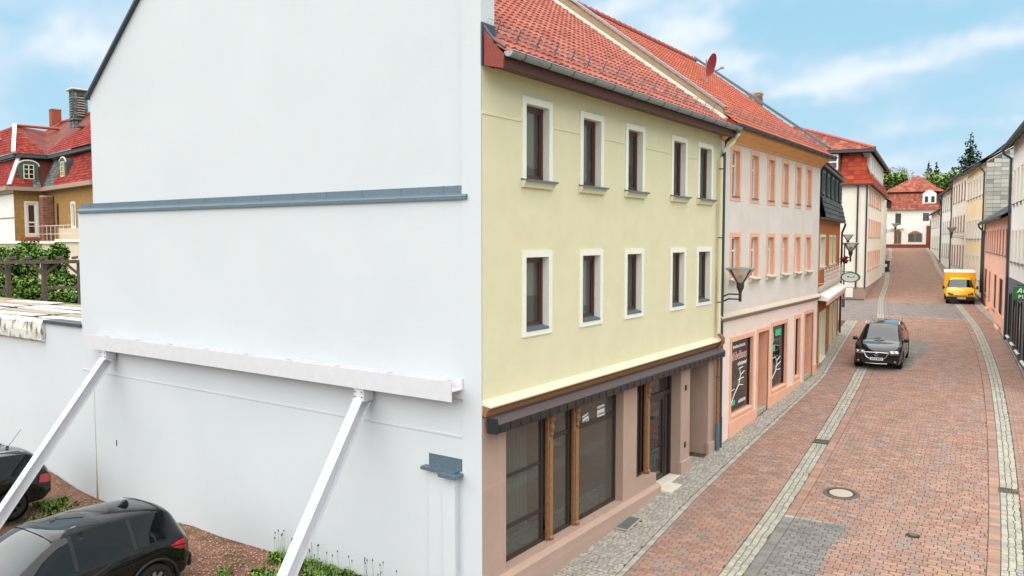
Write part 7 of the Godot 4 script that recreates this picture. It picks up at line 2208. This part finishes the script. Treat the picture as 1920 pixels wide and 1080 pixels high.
	# shrubs
	var sh := [[48, 34.0, 3.3, 1.9, 3.0, 0], [88, 35.0, 3.3, 1.25, 2.75, 0], [-10, 33.0, 3.3, 1.4, 2.3, 1], [24, 31.8, 3.3, 1.0, 1.7, 1], [96, 32.2, 3.3, 1.3, 1.55, 2], [128, 31.6, 3.3, 1.05, 1.35, 1], [148, 32.4, 3.3, 0.9, 1.45, 2], [64, 31.0, 3.3, 1.0, 1.0, 0], [112, 30.6, 3.3, 0.9, 0.8, 0], [30, 30.4, 3.3, 0.8, 1.0, 1]]
	var names := ["tall dark green climbing shrub over the pergola against the cream wall", "rounded dark green shrub right of the tall climber", "light green bush at the left picture edge behind the pergola", "bright green bush between the two left pergola posts", "white blossoming bush behind the middle pergola post", "light green bush between the middle and right pergola posts", "blossoming bush beside the right pergola post", "low dark bush left of the middle pergola post", "low dark bush right of the middle pergola post", "low bright bush beside the second pergola post"]
	for i in sh.size():
		var q: Array = sh[i]
		var t := thing("shrub", names[i], "shrub", bearing(q[0], q[1], q[2]), 0.0, "shrubs in the garden")
		var blobs := []
		for k in 12:
			var y: float = q[4] * rng.randf_range(0.18, 0.9)
			blobs.append([Vector3(rng.randfn() * q[3] * 0.36, y, rng.randfn() * q[3] * 0.36), Vector3.ONE * q[3] * rng.randf_range(0.22, 0.36)])
		leaves(t, "foliage", blobs, 8000, 0.12, [MID_LEAF, LIGHT_LEAF, LIGHT_LEAF][q[5]], 0.6)
		m = MB.new()
		for k in 5: limbs(m, Vector3(rng.randfn() * 0.1, 0, rng.randfn() * 0.1), Vector3(rng.randfn() * 0.3, 1, rng.randfn() * 0.3).normalized(), q[4] * 0.45, 0.03, 1)
		part(t, "stem", m, M.bark)
		if q[5] == 2: leaves(t, "blossom", blobs, 420, 0.13, [Color(0.75, 0.74, 0.66), Color(0.7, 0.66, 0.6)], 0.8)
	# cream garden wall with white coping
	var gw := thing("garden_wall", "cream garden wall with white coping between garden and red roofed house", "wall", bearing(80, 43, 3.0))
	var W0 := bearing(-120, 43.0, 0)
	var W1 := bearing(108, 43.0, 0)
	var W2 := bearing(240, 41.5, 0)
	for e in [[W0, W1, 6.02], [W1, W2, 6.12]]:
		var wf := Fr.new(Vector2(e[0].x, e[0].z), Vector2(e[1].x, e[1].z))
		m = MB.new(); wf.box(m, 0, wf.len, 2.5, e[2], -0.3, 0.0)
		var pn := wpart(gw, "wall_panel", m, M.garden_plaster)
		m = MB.new(); wf.box(m, -0.05, wf.len, e[2] + 0.003, e[2] + 0.16, -0.4, 0.12, 0.02)
		part(pn, "coping", m, M.white_trim)
	var wf2 := Fr.new(Vector2(W1.x, W1.z), Vector2(W2.x, W2.z))
	m = MB.new(); wf2.box(m, 0.5, 0.78, 4.9, 5.5, -0.05, 0.012)
	wpart(gw, "slot", m, M.dark_frame)

func weed(t: Node3D, at: Array, tall: bool) -> void:
	var blobs := []
	var mm := MB.new()
	for o in at:
		for k in 3: blobs.append([o + Vector3(rng.randfn() * 0.09, 0.04 + rng.randf() * 0.05, rng.randfn() * 0.09), Vector3(0.13, 0.06, 0.13) * rng.randf_range(0.5, 1.1)])
		for k in 26:
			var a := rng.randf() * TAU
			var b: Vector3 = o + Vector3(rng.randfn() * 0.08, 0, rng.randfn() * 0.08)
			var hgt := rng.randf_range(0.08, 0.26)
			var tip := b + Vector3(cos(a) * hgt * 0.5, hgt, sin(a) * hgt * 0.5)
			var w := Vector3(-sin(a), 0, cos(a)) * 0.006
			mm.quad(b - w, b + w, tip + w * 0.2, tip - w * 0.2)
	leaves(t, "leaves", blobs, 70 * at.size(), 0.075, [LIGHT_LEAF[0], LIGHT_LEAF[1], LEAF[1], LEAF[3]], 1.0)
	part(t, "blades", mm, mat("grass_blade", Color(0.24, 0.36, 0.09).linear_to_srgb(), 0.8))
	if tall:
		var hm := MB.new()
		var sm := MB.new()
		for k in 6:
			var b := Vector3(rng.randfn() * 0.14, 0.02, rng.randfn() * 0.05)
			var e := b + Vector3(rng.randfn() * 0.04, rng.randf_range(0.3, 0.6), rng.randfn() * 0.03)
			sm.tube([b, e], 0.003, 3, false)
			hm.lathe([Vector2(0, 0), Vector2(0.011, 0.012), Vector2(0.009, 0.04), Vector2(0, 0.05)], 6, Transform3D(Basis.IDENTITY, e))
		part(t, "stalks", sm, mat("stalk", Color(0.16, 0.2, 0.07).linear_to_srgb(), 0.8))
		part(t, "seed_heads", hm, mat("seed_head", Color(0.07, 0.06, 0.04).linear_to_srgb(), 0.9))

func make_red_house() -> void:
	var h := thing("red_roof_house", "decaying ochre house with red mansard roof and slate turret far behind the garden", "house", bearing(60, 55, 5.0))
	var f3 := AHEAD
	var r3 := ACROSS
	var dir := func(a: float, b: float) -> Vector2: return Vector2(r3.x * a + f3.x * b, r3.z * a + f3.z * b).normalized()
	var B: Vector2 = dir.call(0.70, 0.714)
	var C: Vector2 = dir.call(0.714, -0.70)
	var k0 := bearing(30, 50, 0)
	var K0 := Vector2(k0.x, k0.z)
	var K1 := K0 + B * 1.86
	var P := func(q: Vector2, y: float) -> Vector3: return Vector3(q.x, y, q.y)
	var fa := Fr.new(K0 - C * 8.0, K0)          # left face, white boards
	var fb := Fr.new(K0, K1)                    # face of the wing
	var fc := Fr.new(K1, K1 + C * 9.5)          # face of the main body
	var m := MB.new()
	wall(m, fb, 0, fb.len, 4.0, 9.6, [[0.68, 1.25, 6.55, 8.55]])
	wall(m, fc, 0, fc.len, 4.0, 9.6, [[1.9, 2.3, 7.0, 8.5], [4.7, 5.3, 7.0, 8.4]])
	wpart(h, "ochre_wall", m, M.ochre_plaster)
	m = MB.new(); wall(m, fa, 0, fa.len, 4.0, 9.6, [])
	var wc := wpart(h, "white_cladding", m, M.off_white)
	for y in [7.6, 9.1]:
		m = MB.new(); fa.box(m, 0, fa.len, y, y + 0.06, 0.0, 0.04)
		part(wc, "batten", m, M.ochre_plaster)
	window(h, fb, 0.68, 1.25, 6.55, 8.55, 0.08, {"name": "door", "frame": M.white_trim, "pane": M.brown_frame, "fw": 0.12, "tr": [0.4], "trim": M.white_trim, "tw": 0.12})
	window(h, fc, 1.9, 2.3, 7.0, 8.5, 0.1, {"frame": M.green_slate, "pane": M.dark_glass, "fw": 0.04})
	window(h, fc, 4.7, 5.3, 7.0, 8.4, 0.1, {"frame": M.white_trim, "pane": M.pale_glass, "fw": 0.07, "trim": M.white_trim})
	m = MB.new(); fc.box(m, 2.4, 6.0, 6.2, 6.95, 0.0, 0.03)
	wpart(h, "bare_patch", m, M.garden_plaster)
	# balcony edge and rails
	m = MB.new(); fb.box(m, 0.4, 1.8, 6.1, 6.35, 0.0, 0.6); fc.box(m, 0.3, 7.0, 6.0, 6.2, 0.0, 0.7)
	var bl := wpart(h, "balcony", m, M.chimney_brick)
	m = MB.new()
	for y in [6.6, 7.1]:
		m.tube([fb.p(0.4, y, 0.55), fb.p(1.8, y, 0.55)], 0.02, 5); m.tube([fc.p(0.4, y, 0.65), fc.p(6.8, y, 0.65)], 0.02, 5)
	for i in 8: m.tube([fc.p(0.5 + i * 0.8, 6.2, 0.65), fc.p(0.5 + i * 0.8, 7.1, 0.65)], 0.015, 4)
	part(bl, "railing", m, M.white_frame)
	# brick flue standing in the inner corner
	var fl := K1 + C * 1.15 - B * 0.35
	m = MB.new()
	var fbx := Basis(P.call(C, 0), Vector3.UP, P.call(B, 0) * -1.0)
	m.box(P.call(fl, 7.55), Vector3(0.60, 2.9, 0.60), fbx)
	var cf := wpart(h, "brick_flue", m, M.mortar)
	var bb := MB.new(); bb.cbox(Vector3.ZERO, Vector3(0.195, 0.085, 0.03), 0.008)
	var bme := bb.mesh()
	for j in 28:
		for sd in 2:
			for i in 3:
				var off := (i - 1) * 0.205 + (0.05 if j % 2 else -0.05) * (0 if i == 1 else 1) * 0.0
				var p: Vector3 = P.call(fl, 6.16 + j * 0.1)
				var q: Vector3
				var bas: Basis
				if sd == 0:
					q = p + fbx.x * off + fbx.z * 0.303; bas = fbx
				else:
					q = p + fbx.x * 0.303 + fbx.z * off; bas = fbx * Basis(Vector3.UP, PI / 2)
				shared(cf, "brick", bme, M["chimney_brick_%d" % (rng.randi() % 3)], Transform3D(bas, q))
	# mansard skirts: red tiles, slate in the inner corner
	var cor := []
	var lo_y := 9.55
	var hi_y := 11.45
	var S := func(q: Vector2, da: float, db: float, y: float) -> Vector3: return P.call(q + C * da + B * db, y)
	var skirts := [[S.call(K0 - C * 8.0, 0, -0.3, lo_y), S.call(K0, 0.3, -0.3, lo_y), S.call(K0, -0.55, 0.55, hi_y), S.call(K0 - C * 8.0, 0, 0.55, hi_y)],
		[S.call(K0, 0.3, -0.3, lo_y), S.call(K1, 0.3, -0.3, lo_y), S.call(K1, -0.55, 0.55, hi_y), S.call(K0, -0.55, 0.55, hi_y)],
		[S.call(K1, 0.3, -0.3, lo_y), S.call(K1 + C * 9.5, 0, -0.3, lo_y), S.call(K1 + C * 9.5, 0, 0.55, hi_y), S.call(K1, -0.55, 0.55, hi_y)]]
	var tm := flat_tile(0.22, 0.20)
	for i in 3:
		var q: Array = skirts[i]
		m = MB.new(); m.quad(q[0], q[1], q[2], q[3])
		var sk := wpart(h, "mansard", m, M.roof_base)
		var u: Vector3 = (q[1] - q[0]).normalized()
		var d: Vector3 = q[3] - q[0]
		var s := d - u * d.dot(u)
		var L := s.length()
		var W: float = (q[1] - q[0]).length()
		var a0 := d.dot(u)
		var a1: float = (q[2] - q[0]).dot(u)
		var ins := func(a, c): return a > a0 * c / L and a < W - (W - a1) * c / L
		var red := func(a, c): return ins.call(a, c) and not (i == 1 and a > 1.35) and not (i == 2 and a < 2.0)
		var gre := func(a, c): return ins.call(a, c) and ((i == 1 and a > 1.35) or (i == 2 and a < 2.0))
		tiles(sk, q[0], u, s / L, W, L, 0.22, 0.20, tm, RED_CLAY, 0, red)
		if i > 0: tiles(sk, q[0], u, s / L, W, L, 0.22, 0.20, tm, GREEN_SLATES, 0, gre, "slate")
	# cornices
	for y in [[9.30, 9.54, 0.34, M.plinth_stone], [11.42, 11.66, -0.30, M.green_slate]]:
		m = MB.new()
		var o: float = y[2]
		for e in [[K0 - C * 8.0 - B * o, K0 - B * o + C * o], [K0 - B * o + C * o, K1 - B * o + C * o], [K1 - B * o + C * o, K1 + C * 9.5 - B * o]]:
			m.bar(P.call(e[0], (y[0] + y[1]) * 0.5), P.call(e[1], (y[0] + y[1]) * 0.5), 0.3, y[1] - y[0])
		wpart(h, "cornice", m, y[3])
	# upper roofs: hipped wing, main ridge
	var ap: Vector3 = P.call(K0 - C * 3.24 + B * 1.02, 13.72)
	var back: Vector3 = P.call(K0 - C * 3.24 + B * 4.0, 13.72)
	var e0: Vector3 = S.call(K0, -0.1, 0.1, 11.66)
	var e1: Vector3 = S.call(K1, -0.1, 0.1, 11.66)
	var em: Vector3 = P.call(K0 - C * 8.0, 11.66)
	var mr0: Vector3 = P.call(K1 - C * 3.9 + B * 1.2, 13.6)
	var mp: Vector3 = P.call(K1 - C * 4.4 + B * 2.3, 14.35)
	var mr: Vector3 = P.call(K1 + C * 9.5 + B * 2.3, 14.35)
	var e2: Vector3 = P.call(K1 + C * 9.5, 11.66)
	m = MB.new()
	m.quad(em, e0, ap, P.call(K0 - C * 8.0 + B * 1.02, 13.72)); m.quad(e0, e1, mr0, ap); m.quad(e1, e2, mr, mp); m.tri(e1, mp, mr0)
	m.quad(mp, mr, P.call(K1 + C * 9.5 + B * 6.2, 11.5), P.call(K1 - C * 9.0 + B * 6.2, 11.5))
	var rf := wpart(h, "roof", m, mat("old_red_roof", Color(0.40, 0.075, 0.05).linear_to_srgb(), 0.8, {"tex": tex.grain, "scale": 0.9, "det": noise_tex("lichen", 95, 0.012, 5, Color(0.50, 0.55, 0.42), Color(1, 1, 1)), "dscale": 0.22}))
	for q in [[em, e0, ap], [e0, e1, ap], [e1, e2, mr]]:
		var u: Vector3 = (q[1] - q[0]).normalized()
		var d: Vector3 = q[2] - q[1] if q[2] == mr else q[2] - q[0]
		var s := d - u * d.dot(u)
		var L := s.length()
		var W: float = (q[1] - q[0]).length()
		var kind: int = 0 if q[0] == em else (1 if q[0] == e0 else 2)
		var apx: float = (ap - q[0]).dot(u) if kind < 2 else (mp - q[0]).dot(u)
		tiles(rf, q[0], u, s / L, W + 1.0, L, 0.22, 0.22, tm, RED_CLAY, 0, func(a, c): return (kind == 0 and a < W - (W - apx) * c / L) or (kind == 1 and a > apx * c / L and a < W - 0.3 * c) or (kind == 2 and a > apx * c / L))
	for e in [[e0, ap], [P.call(K0 - C * 0.0 - B * 0.28 + C * 0.28, 9.6), P.call(K0 - C * 0.5 + B * 0.5, 11.4)]]:
		m = MB.new(); m.bar(e[0] + Vector3.UP * 0.06, e[1] + Vector3.UP * 0.08, 0.22, 0.10)
		part(rf, "painted_hip", m, M.white_trim)
	m = MB.new(); m.tube([mp + Vector3.UP * 0.03, mr + Vector3.UP * 0.03], 0.1, 6); m.tube([ap + Vector3.UP * 0.03, back + Vector3.UP * 0.03], 0.1, 6); m.tube([mr0, mp], 0.08, 6)
	part(rf, "ridge", m, M.ridge_clay)
	m = MB.new(); m.bar(P.call(K0 - C * 5.4 + B * 0.6, 12.95), P.call(K0 - C * 4.9 + B * 0.6, 12.95), 0.5, 0.1)
	part(rf, "skylight", m, M.pale_stone)
	m = MB.new(); m.bar(P.call(K1 + C * 2.6 + B * 1.3, 13.25), P.call(K1 + C * 3.1 + B * 1.3, 13.25), 0.6, 0.08)
	part(rf, "skylight", m, M.green_slate)
	m = MB.new()                                          # end and back of the house
	var q0: Vector2 = K1 + C * 9.5
	m.quad(P.call(q0, 4.0), P.call(q0 + B * 6.0, 4.0), P.call(q0 + B * 6.0, 11.6), P.call(q0, 11.6))
	m.quad(P.call(q0, 11.6), P.call(q0 + B * 6.0, 11.6), mr + Vector3(0, -0.05, 0), mr + Vector3(0, -0.05, 0))
	m.quad(P.call(q0 + B * 6.0, 4.0), P.call(K0 - C * 8.0 + B * 6.0, 4.0), P.call(K0 - C * 8.0 + B * 6.0, 11.6), P.call(q0 + B * 6.0, 11.6))
	m.quad(P.call(K0 - C * 8.0 + B * 6.0, 4.0), P.call(K0 - C * 8.0, 4.0), P.call(K0 - C * 8.0, 11.6), P.call(K0 - C * 8.0 + B * 6.0, 11.6))
	wpart(h, "end_wall", m, M.ochre_plaster)
	# dormers with arched heads
	for q in [[fb, 0.85], [fc, 3.8]]:
		var fr: Fr = q[0]
		var a: float = q[1]
		m = MB.new()
		var pl := PackedVector2Array([Vector2(a - 0.55, 9.95), Vector2(a + 0.55, 9.95), Vector2(a + 0.55, 10.85)])
		for i in 9: pl.append(Vector2(a + 0.55 * cos(PI * i / 8.0), 10.85 + 0.32 * sin(PI * i / 8.0)))
		m.prism(pl, fr.p(0, 0, 0.12), fr.u, Vector3.UP, -fr.w * 0.8)
		var dm := wpart(h, "dormer", m, M.green_slate)
		window(dm, fr, a - 0.30, a + 0.30, 10.05, 10.95, -0.15, {"frame": M.cream_trim, "pane": M.dark_glass, "fw": 0.05, "nv": 1, "tr": [0.35, 0.68]})
		m = MB.new()
		var arc := []
		for i in 9: arc.append(fr.p(a + 0.60 * cos(PI * i / 8.0), 10.87 + 0.34 * sin(PI * i / 8.0), 0.14))
		m.tube(arc, 0.05, 6)
		part(dm, "hood", m, M.pale_stone)
	# chimney and slate turret
	var chp: Vector3 = bearing(113, 56.0, 14.1)
	m = MB.new(); m.box(chp + Vector3(0, 0.15, 0), Vector3(0.62, 1.9, 0.6), fbx)
	var ch := wpart(h, "chimney", m, M.chimney_brick)
	m = MB.new(); m.box(chp + Vector3(0, 1.13, 0), Vector3(0.68, 0.06, 0.66), fbx)
	part(ch, "cap", m, M.mortar)
	var tp := bearing(157, 52.5, 0)
	m = MB.new(); m.box(tp + Vector3(0, 13.55, 0), Vector3(0.82, 4.6, 0.82), fbx)
	var tu := wpart(h, "turret", m, M.green_slate)
	m = MB.new(); m.cbox(tp + Vector3(0, 15.9, 0), Vector3(1.2, 0.10, 1.2), 0.03, fbx)
	part(tu, "cap", m, M.pale_stone)
	m = MB.new(); m.cbox(tp + Vector3(0, 13.95, 0), Vector3(1.05, 0.08, 1.05), 0.02, fbx)
	part(tu, "skirt", m, M.dark_zinc)
	for sd in 2:
		var tf := Fr.new(Vector2(tp.x, tp.z) + (-C * 0.415 - B * 0.415 if sd == 0 else C * 0.415 - B * 0.415), Vector2(tp.x, tp.z) + (C * 0.415 - B * 0.415 if sd == 0 else C * 0.415 + B * 0.415))
		tiles(tu, tf.p(0, 12.3, 0.0), tf.u, Vector3.UP, 0.83, 3.6, 0.208, 0.2, flat_tile(0.208, 0.2), GREEN_SLATES, 0, func(a, c): return absf(a - 0.415) > 0.25 or c < 1.85, "slate")
		m = MB.new(); tf.box(m, 0.19, 0.64, 14.15, 15.5, 0.0, 0.02)
		var lv := part(tu, "louvre", m, M.dark_frame)
		for i in 8:
			m = MB.new(); m.box(tf.p(0.415, 14.25 + i * 0.16, 0.05), Vector3(0.42, 0.05, 0.10), tf.bas() * Basis(Vector3.RIGHT, 0.5))
			part(lv, "slat", m, M.concrete)

func _ready() -> void:
	rng.seed = 20240
	make_view()
	make_materials()
	make_street()
	make_corner_house()
	make_shoring()
	make_pink_house()
	make_orange_house()
	make_mansard_house()
	make_right_side()
	make_yard()
	make_red_house()
	make_mpv()
	make_suv()
	make_wagon()
	make_van()
	make_small_things()
	make_trees()
